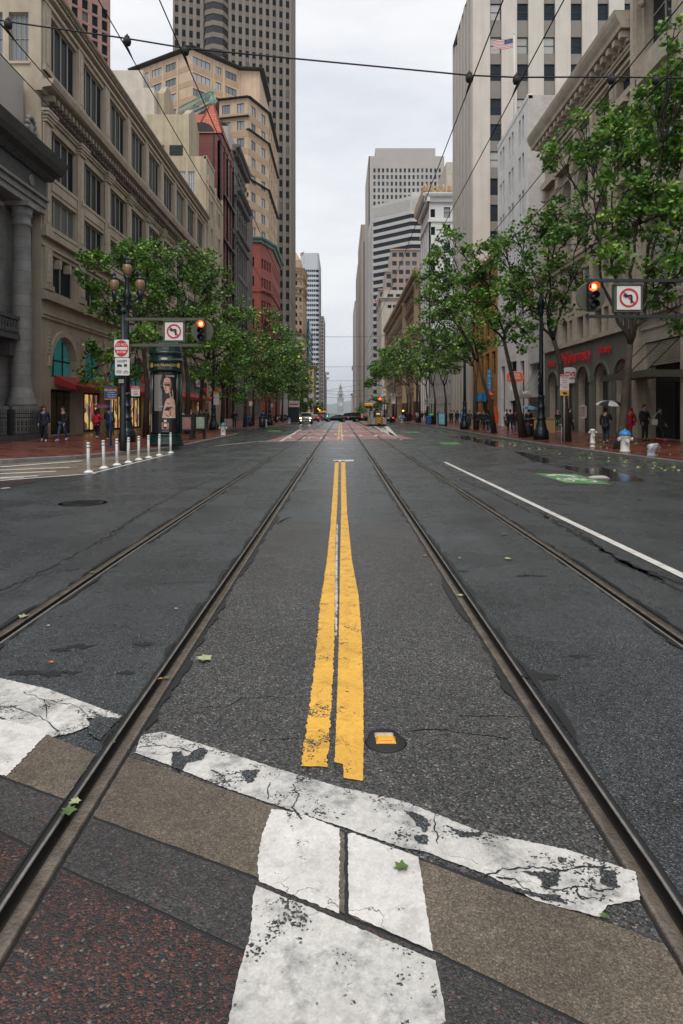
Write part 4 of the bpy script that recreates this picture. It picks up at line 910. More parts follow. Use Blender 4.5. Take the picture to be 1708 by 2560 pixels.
# ---------------------------------------------------------------- B3 red tile pyramid roof building
b = Bld('office_building', 'dark red building with an orange tiled hip roof and green copper crest', -XF, 104); mb = b.mb
f = Fr((-XF, 109.6), (-XF, 98.6)); W = f.W
f.quad(mb, 0, W, -.5, 40, -.6, 1); 
for k in range(5): f.box(mb, k * W / 4 - .35 if k else 0, min(W, k * W / 4 + .35), -.5, 41, -.6, .15, 0 if k in (1, 3, 4) else 1)
for h in (6, 12.5, 19, 25.5, 32): f.box(mb, .3, W - .3, h, h + 1.2, -.7, -.1, 1); f.box(mb, .3, W - .3, h + 1.22, h + 1.4, -.7, .5, 1)
sd_ = Fr((-XF, 98.6), (-30, 98.6)); sd_.quad(mb, 0, sd_.W, -.5, 42); mb.face([(-XF, 98.6, 42), (-30, 98.6, 42), (-30, 109.6, 42), (-XF, 109.6, 42)][::-1]); f.quad(mb, 0, W, 40, 42)
dk = MB(); sd_.box(dk, 1.0, 1.25, 30, 42.4, -.02, .06); sd_.box(dk, 0, .2, 20, 42, -.02, .05)
cc = [(1.0 + 1.9 + 1.9 * math.cos(math.pi * k / 10), 41.9 + 1.7 * math.sin(math.pi * k / 10)) for k in range(11)]
dk.face([sd_.P(x, h, .1) for x, h in cc]); b.part(dk, 'dark_trim', 'frame_d')
rf = MB(); e0 = [(-XF, 98.6, 42), (-XF, 109.6, 42), (-38, 122, 42), (-38, 98.6, 42)]; ap, ap2 = (-19.2, 102.0, 48.3), (-26.5, 112, 50.2); q_ = [(-17.0, 98.4, 42), (-17.0, 105.4, 42), (-20.9, 105.4, 42), (-20.9, 98.4, 42)]
[rf.face([q_[k], q_[(k + 1) % 4], ap]) for k in range(4)]; A2 = (-20.6, 104, 47.2); rf.face([(-38, 99.2, 42), (-20.5, 99.2, 42), A2, ap2]); rf.face([(-17.1, 105.4, 42), (-17.1, 109.6, 42), A2]); rf.face([(-17.1, 109.6, 42), (-38, 122, 42), ap2, A2]); b.part(rf, 'tiled_roof', 'redtile')
hp = MB(); hp.tube([q_[0], ap], .12, 6); hp.tube([q_[1], ap], .12, 6); hp.tube([q_[3], ap], .12, 6); b.part(hp, 'hip_ridge', 'redclad')
cr_ = MB(); A, B_ = Vector(ap), Vector(ap2)
cr_.tube([A + Vector((0, 0, -.3)), B_ + Vector((0, 0, -.3))], .2, 6); cr_.tube([A + Vector((0, 0, 1.5)), B_ + Vector((0, 0, 1.5))], .09, 6); cr_.tube([A + Vector((0, 0, .3)), B_ + Vector((0, 0, .3))], .09, 6)
for k in range(22):
    p = A.lerp(B_, k / 21); q = A.lerp(B_, (k + 1) / 21); cr_.tube([p + Vector((0, 0, .5)), q + Vector((0, 0, 1.5))], .05, 4); cr_.tube([q + Vector((0, 0, .3)), p + Vector((0, 0, 1.5))], .05, 4)
cr_.lathe([(.62, -.9), (.42, -.3), (.5, .1), (.3, .4), (.22, 1.1), (.34, 1.25), (.16, 1.4), (.1, 2.0), (.02, 2.4)], ap, 8); b.part(cr_, 'copper_crest', 'copper')
b.done(['redclad', 'darkgl'])
# ---------------------------------------------------------------- B4 dark grey ornate building
b = Bld('office_building', 'narrow dark grey ornate stone building with carved cornices', -XF, 116); mb = b.mb
f = Fr((-XF, 123.4), (-XF, 109.8)); W = f.W
ops = []
for j in range(9):
    for k in range(5):
        s = .8 + k * 2.5; h = 6 + j * 3.75
        if h + 2.6 < 41: ops.append((s, s + 1.7, h, h + 2.7))
wall(mb, f, 0, W, -.5, 44, ops, .5); poly_body(b, [(-XF, 123.4), (-XF, 109.8), (-30, 109.8), (-30, 123.4)], -.5, 44, skip=(0,))
for o in ops: b.win(f, *o, rec=.4, nv=0, nh=1, fw=.1)
for k in range(6): f.box(mb, max(0, .1 + k * 2.5), min(W, .7 + k * 2.5), 5, 36, -.05, .35)
f.prof(mb, -.3, W + .5, CORN(1.3, 37.8, 1.2)); f.prof(mb, -.3, W + .9, CORN(1.1, 44.5, 1.0)); f.prof(mb, 0, W + .3, CORN(.7, 29.5, .7)); f.prof(mb, 0, W + .3, CORN(.6, 17, .7)); f.prof(mb, -.3, W + .6, CORN(.9, 31.2, .9))
orn = MB()
s = .3
while s < W: f.box(orn, s - .14, s + .14, 36.0, 36.7, 0, .9); f.box(orn, s - .14, s + .14, 43.0, 43.6, 0, .8); s += .75
for k in range(5):
    s = 1.65 + k * 2.5
    for q in range(7): t = math.pi * q / 6; c = f.P(s + .95 * math.cos(t), 34.2 + .9 * math.sin(t), .2); orn.ball(c, .22, 6)
    for h in (20, 24, 39.5, 41): c = f.P(s - 1.25, h, .42); orn.ball(c, (.25, .3, .5), 8)
b.part(orn, 'carved_ornament', 'greyst')
at = MB(); at.box(-27, -18.2, 110.3, 122, 44, 48); at.ring([[(-18.2 - 4.4 + 4.4 * math.cos(t), y, 48 + 1.1 * math.sin(t)) for t in [math.pi * k / 8 for k in range(9)]] for y in (110.2, 122)], 0, True, False, False); b.part(at, 'attic', 'greycon'); 
b.done(['greyst'])
b = Bld('office_building', 'plain brown brick slab wall between the ornate grey and red brick buildings', -XF, 125); poly_body(b, [(-16.9, 131), (-16.9, 123.5), (-28, 123.5), (-28, 131)], -.5, 40); b.done(['brownbr'])
b = Bld('office_building', 'low dark shop building at the foot of the red brick corner tower', -XF, 140); f = Fr((-XF, 147.5), (-XF, 131.1)); ops = [(s, s + 2.4, 1, 4.6) for s in (1, 4.4, 7.8, 11.2)]; wall(b.mb, f, 0, f.W, -.5, 9, ops, .4)
for o in ops: b.win(f, *o, rec=.3, nv=1, nh=0, fw=.1)
poly_body(b, [(-XF, 147.5), (-XF, 131.1), (-28, 131.1), (-28, 147.5)], -.5, 9, skip=(0,)); b.done(['greyst'])
# ---------------------------------------------------------------- B5 red brick corner building and tan tower above it
b = Bld('brick_building', 'red brick corner building with arched windows and green cornice', -18, 150); mb = b.mb
pts = [(-15.7, 177), (-15.7, 157), (-17.8, 150), (-26, 147.8)]
hh = 39.2
for k in range(3):
    f = Fr(pts[k], pts[k + 1]); W = f.W; ops = []
    if k == 0: cols = [1.0 + 2.4 * q for q in range(8)]; ww = 1.15
    elif k == 1: cols = [.9, 2.35, 3.8, 5.25]; ww = 1.0
    else: cols = [1.2, 2.6, 5.2, 6.6]; ww = 1.0
    for j, (h0, h1) in enumerate(((4, 7), (8.6, 11), (12.2, 14.6), (16, 18.6), (20, 22.6), (24.2, 26.6), (29.4, 31.6), (33.6, 35.8))):
        for s in cols:
            if s + ww < W - .2: ops.append((s, s + ww, h0, h1) + ((.5,) if j in (4,) else ()))
    wall(mb, f, 0, W, -1, hh, ops, .35)
    for o in ops: b.win(f, *o[:4], rec=.28, nv=0, nh=1, fw=.07, gm='glass', split=False)
    for h in (15.2, 19.2, 23.4, 28.2): f.box(mb, 0, W, h, h + .3, -.05, .2)
    if k == 1:
        f.box(mb, .5, W - .5, 23.7, 28.1, -.05, .35) if False else None
        for h in (28.5, 11.5): f.box(mb, .4, W - .4, h, h + .5, -.05, .6)
    cm = MB(); f.prof(cm, -.5, W + .5, CORN(1.1, 40.1, 1.1)); b.part(cm, 'copper_cornice', 'copper')
poly_body(b, pts + [(-26, 177)], -1, hh, skip=(0, 1, 2)); b.done(['chron'])
def band_tower(b, f, hs, cols, wh, ww, mull, gm='glasspale', pil=None, fm='frame_d'):
    ops = [(s, s + ww, h, h + wh) for h in hs for s in cols]
    return ops
b = Bld('apartment_tower', 'tan concrete tower with banded windows and dark eaves above the red brick building', -30, 165); mb = b.mb
hs = [92 - 3.4 - 3.95 * j for j in range(8)]
pts = [(-21.4, 215), (-21.4, 198), (-21.5, 180.8), (-26.7, 180.4), (-37, 170), (-54.9, 181), (-54.9, 215)]
def tier(fr, h0, h1, groups, hs, wh=1.9):
    ops = [(s0, s1, h, h + wh) for h in hs for s0, s1, _ in groups if h > h0 and h + wh < h1]
    wall(mb, fr, 0, fr.W, h0, h1, ops, .3)
    for o in ops: 
        nv = [g[2] for g in groups if g[0] == o[0]][0]; b.win(fr, *o, rec=.15, nv=nv, nh=0, fw=.1, gm='glasspale', split=False)
    for h in hs:
        if h - 1.8 > h0: fr.box(mb, .1, fr.W - .1, h - 1.55, h - .15, -.05, .05, 1)
f1 = Fr(pts[4], pts[5]); tier(f1, 60, 92, [(1.2, 5.0, 2), (8.3, 12, 2), (13.6, 17.2, 2)] if False else [(.0 + 5.5, 9.2, 2), (10.6, 14.2, 2), (15.4, 19.2, 2)], hs)
f2 = Fr(pts[3], pts[4]); tier(f2, 60, 92, [(1.0, 4.6, 2), (5.8, 7.6, 1), (9.2, 14.4, 3)], hs)
for k in (0, 1, 2): g = Fr(pts[k], pts[k + 1]); g.quad(mb, 0, g.W, 60, 92)
for k in (5, 6): g = Fr(pts[k], pts[(k + 1) % 7]); g.quad(mb, 0, g.W, 60, 92)
mb.face([(x, y, 92) for x, y in pts])
for fr, q in ((f1, (4.8, 10, 14.8, 19.8)), (f2, (.3, 5.2, 8.4))):
    for s in q: fr.box(mb, s - .25, s + .25, 60, 91.6, -.05, .18)
ev = MB()
for k in range(1, 6): g = Fr(pts[k], pts[k + 1]) if k < 6 else None; g.prof(ev, -.8, g.W + .8, [(-.5, 92.02), (1.3, 92.25), (1.35, 92.5), (-.5, 92.6)]); 
def eaves(pp, h, out=.8):
    for a, c in zip(pp, pp[1:]): g = Fr(a, c); g.prof(ev, -.3, g.W + .3, [(-.3, h + .02), (out, h + .1), (out, h + .22), (-.3, h + .3)])
# lower tier towards the street
q = [(-17.2, 185), (-17.2, 161.4), (-20.8, 153), (-27.5, 154.6), (-40, 168)]
hs2 = [72.2 - 3.2 - 3.9 * j for j in range(10)]
f3 = Fr(q[1], q[2]); tier(f3, 36, 72.2, [(1.2, 3.2, 1), (5.7, 7.7, 1)], hs2, 2.1)
f4 = Fr(q[2], q[3]); tier(f4, 36, 72.2, [(.9, 2.6, 1), (4.2, 6.2, 2)], hs2, 2.1)
f5 = Fr(q[0], q[1]); tier(f5, 36, 72.2, [(2 + 4 * k, 4 + 4 * k, 1) for k in range(5)], hs2, 2.1)
f6 = Fr(q[3], q[4]); tier(f6, 36, 68, [(1.5, 5.5, 3), (8, 12, 2)], hs2, 2.1)
mb.face([(x, y, 72.2) for x, y in q]); eaves(q[:4], 72.2); eaves(q[2:5], 67.9, .7); eaves(q[:3], 54.0, .6); eaves(q[:3], 65.0, .6)
b.part(ev, 'eaves', 'frame_d'); b.done(['tanconc', 'tanband'])
# ---------------------------------------------------------------- B6 dark ribbed office tower
b = Bld('office_tower', 'very tall dark brown ribbed office tower rising out of the picture', -30, 235); mb = b.mb
A, B_ = (-17.3, 237.5), (-55.5, 226)
def ribbed(f, h0, h1, n, fh, hw, first):
    W = f.W; bw = W / n; f.quad(mb, 0, W, h0, h1, -.45, 1)
    for k in range(n + 1): s = k * bw; f.box(mb, max(0, s - bw * .24), min(W, s + bw * .24), h0, h1, -.6, 0, 0)
    ops = []
    j = 0; h = first
    while h < h1 - 3:
        for k in range(n): ops.append((k * bw + bw * .24, (k + 1) * bw - bw * .24, h, h + hw))
        h += fh
    return ops
f = Fr(A, B_); ops = ribbed(f, -3, 175, 17, 3.9, 2.3, 6)
order = sorted(ops, key=lambda o: (0 if 70 < o[2] < 125 else 1, o[0]))
for o in order: b.win(f, *o, rec=.37, nv=0, nh=0, fw=.08, gm='glass', split=False)
oct_ = MB(); c = f.P(26, 0, 0); 
for k in range(30): oct_.lathe([(4.2, 60 + k * 3.9), (4.2, 61.6 + k * 3.9)], (c[0], c[1] + .5, 0), 8, 0, False); 
for k in range(30): oct_.lathe([(4.0, 61.6 + k * 3.9), (4.0, 63.9 + k * 3.9)], (c[0], c[1] + .5, 0), 8, 1, False)
b.part(oct_, 'corner_bay', ['towersp', 'darkgl'])
g = Fr((-17.3, 262), A); ops2 = ribbed(g, -3, 175, 10, 3.9, 2.3, 6)
for o in ops2: b.win(g, *o, rec=.37, nv=0, nh=0, fw=.08, split=False)
poly_body(b, [(-17.3, 262), A, B_, (-55.5, 262)], -3, 175, 1, skip=(0, 1)); b.done(['towerbr', 'towersp'])
b = Bld('office_building', 'low white building with a plain cornice at the foot of the dark ribbed tower', -XF, 200); f = Fr((-XF, 222), (-XF, 178)); ops = [(2 + k * 3.6, 4.4 + k * 3.6, 6 + j * 4, 8.4 + j * 4) for k in range(11) for j in range(2)]
wall(b.mb, f, 0, f.W, -2, 18.5, ops, .4)
for o in ops: b.win(f, *o, rec=.3, nv=1, nh=0, fw=.1, split=False)
f.prof(b.mb, -.5, f.W + .5, CORN(.8, 19, .9)); f.box(b.mb, 0, f.W, 14.5, 15, -.05, .3); poly_body(b, [(-XF, 222), (-XF, 178), (-30, 178), (-30, 222)], -2, 18.5, skip=(0,)); b.done(['panelw'])
# ---------------------------------------------------------------- brown granite tower far left
b = Bld('office_tower', 'reddish brown granite tower with a grid of square windows at the top left', -45, 122); f = Fr((px(276, 122), 122), (px(140, 114.5), 114.5)); W = f.W; ops = []
for j in range(14):
    for k in range(6): ops.append((.55 + k * 1.85, 1.65 + k * 1.85, 71.6 - j * 2.15, 73.3 - j * 2.15))
wall(b.mb, f, 0, W, 0, 76, ops, .3)
for o in ops: b.win(f, *o, rec=.2, nv=0, nh=0, fw=.05, split=False)
for j in range(14): f.box(b.mb, 0, W, 71.3 - j * 2.15, 71.34 - j * 2.15, -.02, .03)
poly_body(b, [(px(276, 122), 122), (px(140, 114.5), 114.5), (px(140, 150), 150), (px(270, 150), 150)], 0, 76, skip=(0,))
M['browngr'] = mat('brown granite panel', (.30, .17, .14), .55, .4, 0, .12, .6); b.done(['browngr'])
# ---------------------------------------------------------------- B7 Hobart style tower
b = Bld('office_tower', 'tan terracotta tower with carved crown and a painted blank wall below', -20, 322); mb = b.mb
fA, fB, fC = (px(767, 341), 341), (px(757, 322), 322), (px(727, 318), 318)
f = Fr(fB, fC); g = Fr(fA, fB); W = f.W; hT = ph(672, 322)
def rows(fr, h0, h1, cols, ww, wh, fh, gm='glassblind', arch=False):
    ops = []
    h = h0 + 1.2
    while h + wh < h1:
        for s in cols: ops.append((s, s + ww, h, h + wh))
        h += fh
    wall(mb, fr, 0, fr.W, h0, h1, ops, .4)
    for o in ops: b.win(fr, *o, rec=.3, nv=0, nh=1, fw=.09, gm=gm, split=False)
hS = ph(838, 320)
rows(f, hS, hT, [.3 + .0, 2.4] if W < 4.6 else [.6, 3.0], 1.3, 2.0, 3.7); rows(g, hS, hT, [1.2 + 2.4 * k for k in range(8)], 1.2, 2.0, 3.7)
lw = MB(); f.quad(lw, 0, W, -3, hS, .05); b.part(lw, 'painted_wall', 'peach'); g.quad(mb, 0, g.W, -3, hS)
for h, t in ((hT + .4, 1.6), (hT - 4.5, .8), (hT - 9, .8), (hS + 20, .7), (hS + 1, .6)):
    for fr in (f, g): fr.prof(mb, -.4, fr.W + .4, CORN(.9, h, t))
for fr in (f, g):
    s = .2
    while s < fr.W: fr.box(mb, s - .1, s + .1, hT - 2.6, hT - 1.3, -.05, .5); s += .7
c0 = (px(727, 330), 325); up = MB(); hU = ph(652, 328)
up.box(px(715, 326), px(752, 326), 326, 345, hT, hU); up.ring([[(px(715, 326), 326, hU), (px(752, 326), 326, hU), (px(752, 326), 345, hU), (px(715, 326), 345, hU)], [(px(718, 332), 332, ph(621, 332)), (px(734, 332), 332, ph(621, 332)), (px(734, 332), 340, ph(621, 332)), (px(718, 332), 340, ph(621, 332))]], 0, False); b.part(up, 'crown', 'hobart')
poly_body(b, [fA, fB, fC, (fC[0], 345)], -3, hT, skip=(0, 1)); b.done(['hobart'])
sg = f.P(W * .47, ph(830, 320), .12); sign_text(b.root, 'HOBART', 1.9, M['iron'], Vector(sg) - b.root.location, f.a + math.pi, .02, True, name='painted_lettering', squash=.8)
sg = f.P(W * .47, ph(838.5, 320), .12); sign_text(b.root, 'BUILDING', 1.3, M['iron'], Vector(sg) - b.root.location, f.a + math.pi, .02, True, name='painted_lettering', squash=.8)
# ---------------------------------------------------------------- B8 striped tower with rounded corner
def striped(b, f, h0, h1, fh, gh, mull=0):
    h = h0
    while h < h1:
        f.box(b.mb, 0, f.W, h, min(h1, h + fh - gh), -.6, 0, 0); h += fh
b = Bld('office_tower', 'slender pale tower with blue glass stripes and a rounded corner', -25, 556); mb = b.mb
x1, x0 = px(797.5, 556), px(752, 556); hT = ph(632, 556); arc = [(x1 - 2.5 + 2.5 * math.sin(t), 556 + 2.5 - 2.5 * math.cos(t)) for t in [math.pi / 2 * k / 5 for k in range(5, -1, -1)]]
pts = [(x1, 620)] + arc + [(x0, 556)]
for a, c in zip(pts, pts[1:]):
    f = Fr(a, c); f.quad(mb, 0, f.W, -5, hT - 11, -.3, 1); striped(b, f, 6, hT - 13, 4.0, 2.1); f.quad(mb, 0, f.W, hT - 13, hT, 0, 0)
    for k in range(int(f.W / 1.6)):
        f.box(mb, k * 1.6, k * 1.6 + .35, 6, hT - 13, -.3, -.05, 0)
    f.quad(mb, 0, f.W, -5, 6, 0, 2)
poly_body(b, [pts[0], pts[-1], (x0, 620)], -5, hT, skip=(0, 1)); 
cap = MB(); cap.box(x1 - 9, x1 - 3, 557.8, 570, hT - 9.5, hT - 6.5); b.part(cap, 'louvre', 'greyst'); b.mb.face([(x, y, hT) for x, y in pts] + [(x0, 620, hT)]); b.done(['strip_w', 'glassband', 'greycon'])
M['tealg'] = mat('teal curtain glass', (.03, .10, .12), .1, .6)
def simple(name, label, x0, x1, y0, y1, h0, h1, m, wins=None, face='c', **k):
    b = Bld(name, label, (x0 + x1) / 2, y0); pts = [(x1, y1), (x1, y0), (x0, y0), (x0, y1)]
    n_ = 0
    for q in range(4):
        f = Fr(pts[q], pts[(q + 1) % 4])
        show = q == 1 or (q == 0 and x1 < 0) or (q == 2 and x0 > 0)
        if wins and show:
            ww, wh, fh, pitch, hb = wins; ops = []; h = hb; nn = max(1, int((f.W - .6) / pitch)); off = (f.W - nn * pitch) / 2 + (pitch - ww) / 2
            while h + wh < h1 - k.get('top', 1.5):
                ops += [(off + j * pitch, off + j * pitch + ww, h, h + wh) for j in range(nn)]; h += fh
            wall(b.mb, f, 0, f.W, h0, h1, ops, .4)
            for o in ops: b.win(f, *o, rec=.3, nv=0, nh=0, fw=.1, split=False, gm=k.get('gm', 'glass'))
        else: f.quad(b.mb, 0, f.W, h0, h1)
        if k.get('corn') and show: f.prof(b.mb, -.5, f.W + .5, CORN(k['corn'], h1 + .3, k['corn']))
    b.mb.face([(x, y, h1) for x, y in pts]); b.done([m]); return b
y = 470; simple('office_building', 'narrow teal glass block beside the pale striped tower', px(762, y), px(774, y), y, 520, -4, ph(803, y), 'tealg', (1.2, 3, 4, 1.5, 4))
y = 400; simple('office_building', 'small cream classical block with a bold cornice below the pale striped tower', px(760, y), px(785, y), y, 440, -4, ph(915, y), 'hobart', (1.2, 2.4, 5, 2.4, 3), corn=1.6)
y = 780; simple('office_tower', 'dark grey office slab behind the pale striped tower', px(790, y), px(810, y), y, 850, -7, ph(790, y), 'greycon2', (1.6, 2, 4, 2.6, 4))
b = simple('office_building', 'grey far building with two projecting pale slabs', px(800, 920), px(814, 920), 920, 1000, -8, ph(935, 920), 'greycon2', (1.6, 2, 4, 2.6, 4)); sl = MB()
for v0, v1 in ((930, 937), (943, 948)): sl.box(px(806, 918), px(823, 918), 917, 921, ph(v1, 918), ph(v0, 918))
b.part(sl, 'projecting_slab', 'greycon')
# ---------------------------------------------------------------- ferry tower
y = 1450; xc = px(851.5, y); k_ = y / F; b = Bld('clock_tower', 'pale grey clock tower with tiered spire at the far end of the street', xc, y); m = b.mb
hw = 8.0 * k_
def sq(hw_, z0, z1): m.box(xc - hw_, xc + hw_, y + hw - hw_, y + hw + hw_, z0, z1)
sq(hw, -12, ph(997, y)); sq(hw * 1.08, ph(998, y), ph(996, y)); sq(hw * .95, ph(996, y), ph(994.5, y))
z0, z1 = ph(994.5, y), ph(986, y)
for kx in range(6):
    for ky in (0, 5): xx = xc - hw * .86 + kx * hw * .344; m.box(xx - .45, xx + .45, y + hw - hw * .86 + ky * hw * .344 - .45, y + hw - hw * .86 + ky * hw * .344 + .45, z0, z1)
sq(hw * .6, z0, z1); sq(hw * 1.05, z1, ph(984, y)); sq(hw * .72, ph(984, y), ph(979, y)); sq(hw * .78, ph(979, y), ph(978, y)); sq(hw * .5, ph(978, y), ph(972, y)); sq(hw * .56, ph(972, y), ph(971, y))
m.lathe([(hw * .42, ph(971, y)), (hw * .36, ph(967, y)), (hw * .4, ph(966.5, y)), (hw * .24, ph(963, y)), (hw * .12, ph(960, y)), (.2, ph(956, y))], (xc, y + hw, 0), 12)
ck = MB(); zc = ph(1010, y); rr = 5.6 * k_
ck.face([(xc + rr * math.cos(t), y - .1, zc + rr * math.sin(t)) for t in [2 * math.pi * q / 24 for q in range(24)]]); o = b.part(ck, 'clock_face', 'signw')
hn = MB()
for t in range(12): a = 2 * math.pi * t / 12; c = (xc + rr * .82 * math.cos(a), zc + rr * .82 * math.sin(a)); hn.box(c[0] - .35, c[0] + .35, y - .3, y - .15, c[1] - .35, c[1] + .35)
hn.box(xc - .25, xc + .25, y - .4, y - .2, zc, zc + rr * .75); hn.tube([(xc, y - .3, zc), (xc - rr * .25, y - .3, zc - rr * .5)], .3, 5); o2 = b.part(hn, 'clock_hand', 'iron')
for v in (1020, 1026): 
    for u in (847.5, 855.5): hn2 = MB(); hn2.box(px(u, y) - .5, px(u, y) + .5, y - .1, y + .1, ph(v + 2, y), ph(v - 1, y)); b.part(hn2, 'slit_window', 'frame_d')
b.done(['ferry'])
hb = Bld('terminal_building', 'long low pale terminal hall behind the crossing cars', xc, 1448); hb.mb.box(xc - 100, xc + 100, 1452, 1480, -14, -1.0); hb.mb.box(xc - 100.5, xc + 100.5, 1451, 1481, -1, -.4)
for q in range(40): hb.mb.box(xc - 98 + q * 5, xc - 96.5 + q * 5, 1451.2, 1452, -13, -1.2)
hb.done(['ferry'])
# ================================================================ RIGHT SIDE BUILDINGS
# ---------------------------------------------------------------- R1 cream building with arched grey base
b = Bld('commercial_building', 'cream stone building with heavy bracketed cornice over a grey arched pharmacy front', XF, 48); mb = b.mb
f = Fr((XF, 39.6), (XF, 57.4)); W = f.W
ar = [y - 39.6 for y in (41.5, 44.9, 48.3, 51.7, 55.1)]
ops = []
for s in ar: ops += [(s - 1.2, s + 1.2, .25, 4.95, 1.15)]
up = []
for k in range(5):
    s = ar[k]
    for d in (-1.45, .15): up += [(s + d, s + d + 1.3, 7.0, 8.6), (s + d, s + d + 1.3, 9.7, 11.9)]
    up += [(s - 1.1, s + 1.1, 13.4, 15.7), (s - 1.1, s + 1.1, 16.4, 19.2, 1.0), (s - 1.15, s + 1.15, 20.95, 22.35)]
wall(mb, f, 0, W, -.3, 24.0, (lambda q: (ops.extend(up), ops)[1])(0), .55); ops = ops[:5]
poly_body(b, [(40, 39.6), (XF, 39.6), (XF, 57.4), (40, 57.4)], -.3, 24.6, skip=(1,))
for o in up: b.win(f, *o[:4], rec=.4, nv=1 if o[2] > 12 else 0, nh=1, fw=.08, fm='frame_t', gm='glassblind')
base = MB()     # painted base in front of the stone, arches cut through
wall(base, Fr((XF - .06, 39.6), (XF - .06, 57.4)), 0, W, -.3, 6.6, ops, .1); fp = Fr((XF - .06, 39.6), (XF - .06, 57.4))
for s in ar:
    fp.box(base, s - 1.75, s - 1.4, -.3, 3.6, -.05, .12); 
    for q in range(10):
        t0, t1 = math.pi * q / 10, math.pi * (q + 1) / 10; pp = lambda t, r, o: fp.P(s + r * math.cos(t), 3.8 + r * .96 * math.sin(t), o)
        base.hexa([pp(t0, 1.22, -.05), pp(t1, 1.22, -.05), pp(t1, 1.42, -.05), pp(t0, 1.42, -.05), pp(t0, 1.22, .1), pp(t1, 1.22, .1), pp(t1, 1.42, .1), pp(t0, 1.42, .1)])
b.part(base, 'painted_base', 'cvs')
for s in ar:
    d = MB(); f.quad(d, s - 1.2, s + 1.2, .25, 4.95, -.5); f.box(d, s - .04, s + .04, .3, 4.4, -.5, -.44); f.box(d, s - 1.15, s + 1.15, 1.35, 1.4, -.5, -.47); b.part(d, 'arch_panel', 'cvsd')
f.box(mb, 0, W, 6.62, 6.9, -.05, .3); f.box(mb, 0, W, 12.6, 12.9, -.05, .3); f.box(mb, 0, W, 12.9, 13.1, -.05, .45); f.box(mb, 0, W, 20.35, 20.7, -.05, .45); f.box(mb, 0, W, 20.0, 20.35, -.05, .25); f.box(mb, 0, W, 22.55, 22.75, -.05, .15); f.box(mb, 0, W, 23.0, 23.2, -.05, .22)
for k in range(6):
    s = (ar[k] - 1.7) if k < 5 else ar[4] + 1.7
    f.box(mb, max(0, s - .28), min(W, s + .28), 6.9, 12.6, -.05, .16); f.box(mb, max(0, s - .3), min(W, s + .3), 13.1, 20, -.05, .22); f.box(mb, max(0, s - .3), min(W, s + .3), 20.7, 22.5, -.05, .12)
    f.box(mb, max(0, s - .36), min(W, s + .36), 19.2, 19.9, -.05, .34)
for s in ar:
    f.box(mb, s - 1.4, s + 1.4, 20.0, 20.34, .25, .6); f.box(mb, s - 1.3, s + 1.3, 15.75, 16.3, -.05, .1)
    for q in range(9):
        t0, t1 = math.pi * q / 9, math.pi * (q + 1) / 9; pp = lambda t, r, o: f.P(s + r * 1.08 * math.cos(t), 18.2 + r * math.sin(t), o)
        mb.hexa([pp(t0, 1.02, -.05), pp(t1, 1.02, -.05), pp(t1, 1.25, -.05), pp(t0, 1.25, -.05), pp(t0, 1.02, .12), pp(t1, 1.02, .12), pp(t1, 1.25, .12), pp(t0, 1.25, .12)])
f.prof(mb, -.0, W + .9, [(-.1, 24.02), (.95, 24.05), (1.0, 24.3), (1.15, 24.5), (1.3, 24.8), (1.35, 25.05), (-.1, 25.05)])
f.box(mb, 0, W + .2, 23.2, 23.4, -.05, .3)
md = MB(); s = .45
while s < W + .4:
    f.box(md, s - .2, s + .2, 23.62, 24.0, .0, .85); f.box(md, s - .17, s + .17, 23.42, 23.62, .0, .5); s += .95
s = .1
while s < W: f.box(md, s - .07, s + .07, 23.42, 23.56, .0, .36); s += .24
b.part(md, 'modillion_row', 'r1')
b.done(['r1'])
def wall_letters(name, label, txt, size, y, z, depth=.05, squash=1.0, x=XF - .2, m='redneon'):
    e = empty(name, label, 'shop sign', (x, y, z)); sign_text(e, txt, size, M[m], (0, 0, 0), R(-90), depth / 2, False, squash=squash); return e
wall_letters('shop_sign', 'large red pharmacy lettering across the grey arched front', 'CVS/pharmacy', 1.28, 50.0, 5.75, squash=.92)
wall_letters('shop_sign', 'small red lettering left of the large pharmacy lettering', 'Photo', .75, 55.2, 5.65); wall_letters('shop_sign', 'small red lettering right of the large pharmacy lettering', 'Beauty', .75, 44.0, 5.8)
e = empty('blade_sign', 'round white blade sign with red letters projecting from the pharmacy front', 'shop sign', (16.7, 49.8, 4.42)); mb = MB()
cs = [(.53 * (abs(math.cos(t)) ** .6) * (1 if math.cos(t) > 0 else -1), .58 * (abs(math.sin(t)) ** .75) * (1 if math.sin(t) > 0 else -1)) for t in [2 * math.pi * k / 28 for k in range(28)]]
mb.ring([[(x, y_, z) for x, z in cs] for y_ in (-.08, .08)], 0, False); mb.build('sign_panel', M['signw'], e); mb = MB(); mb.box(.45, .8, -.03, .03, .2, .26); mb.box(.45, .8, -.03, .03, -.26, -.2); mb.build('bracket', M['iron'], e)
sign_text(e, 'CVS', .44, M['signr'], (0, -.1, .08), 0, .01); sign_text(e, 'pharmacy', .2, M['signr'], (0, -.1, -.2), 0, .01)
e = empty('notice_board', 'small framed paper notice on a grey arched panel', 'notice', (XF - .02, 48.0, 1.75)); mb = MB(); mb.box(-.14, 0, -.33, .33, -.42, .42); mb.build('board', mat('pinkish paper', (.42, .34, .32), .6, noise=.3, nscale=14), e); mb = MB(); mb.box(-.17, -.14, -.4, .4, .36, .46); mb.box(-.17, -.14, -.4, .4, -.46, -.36); mb.build('frame', M['signw'], e)
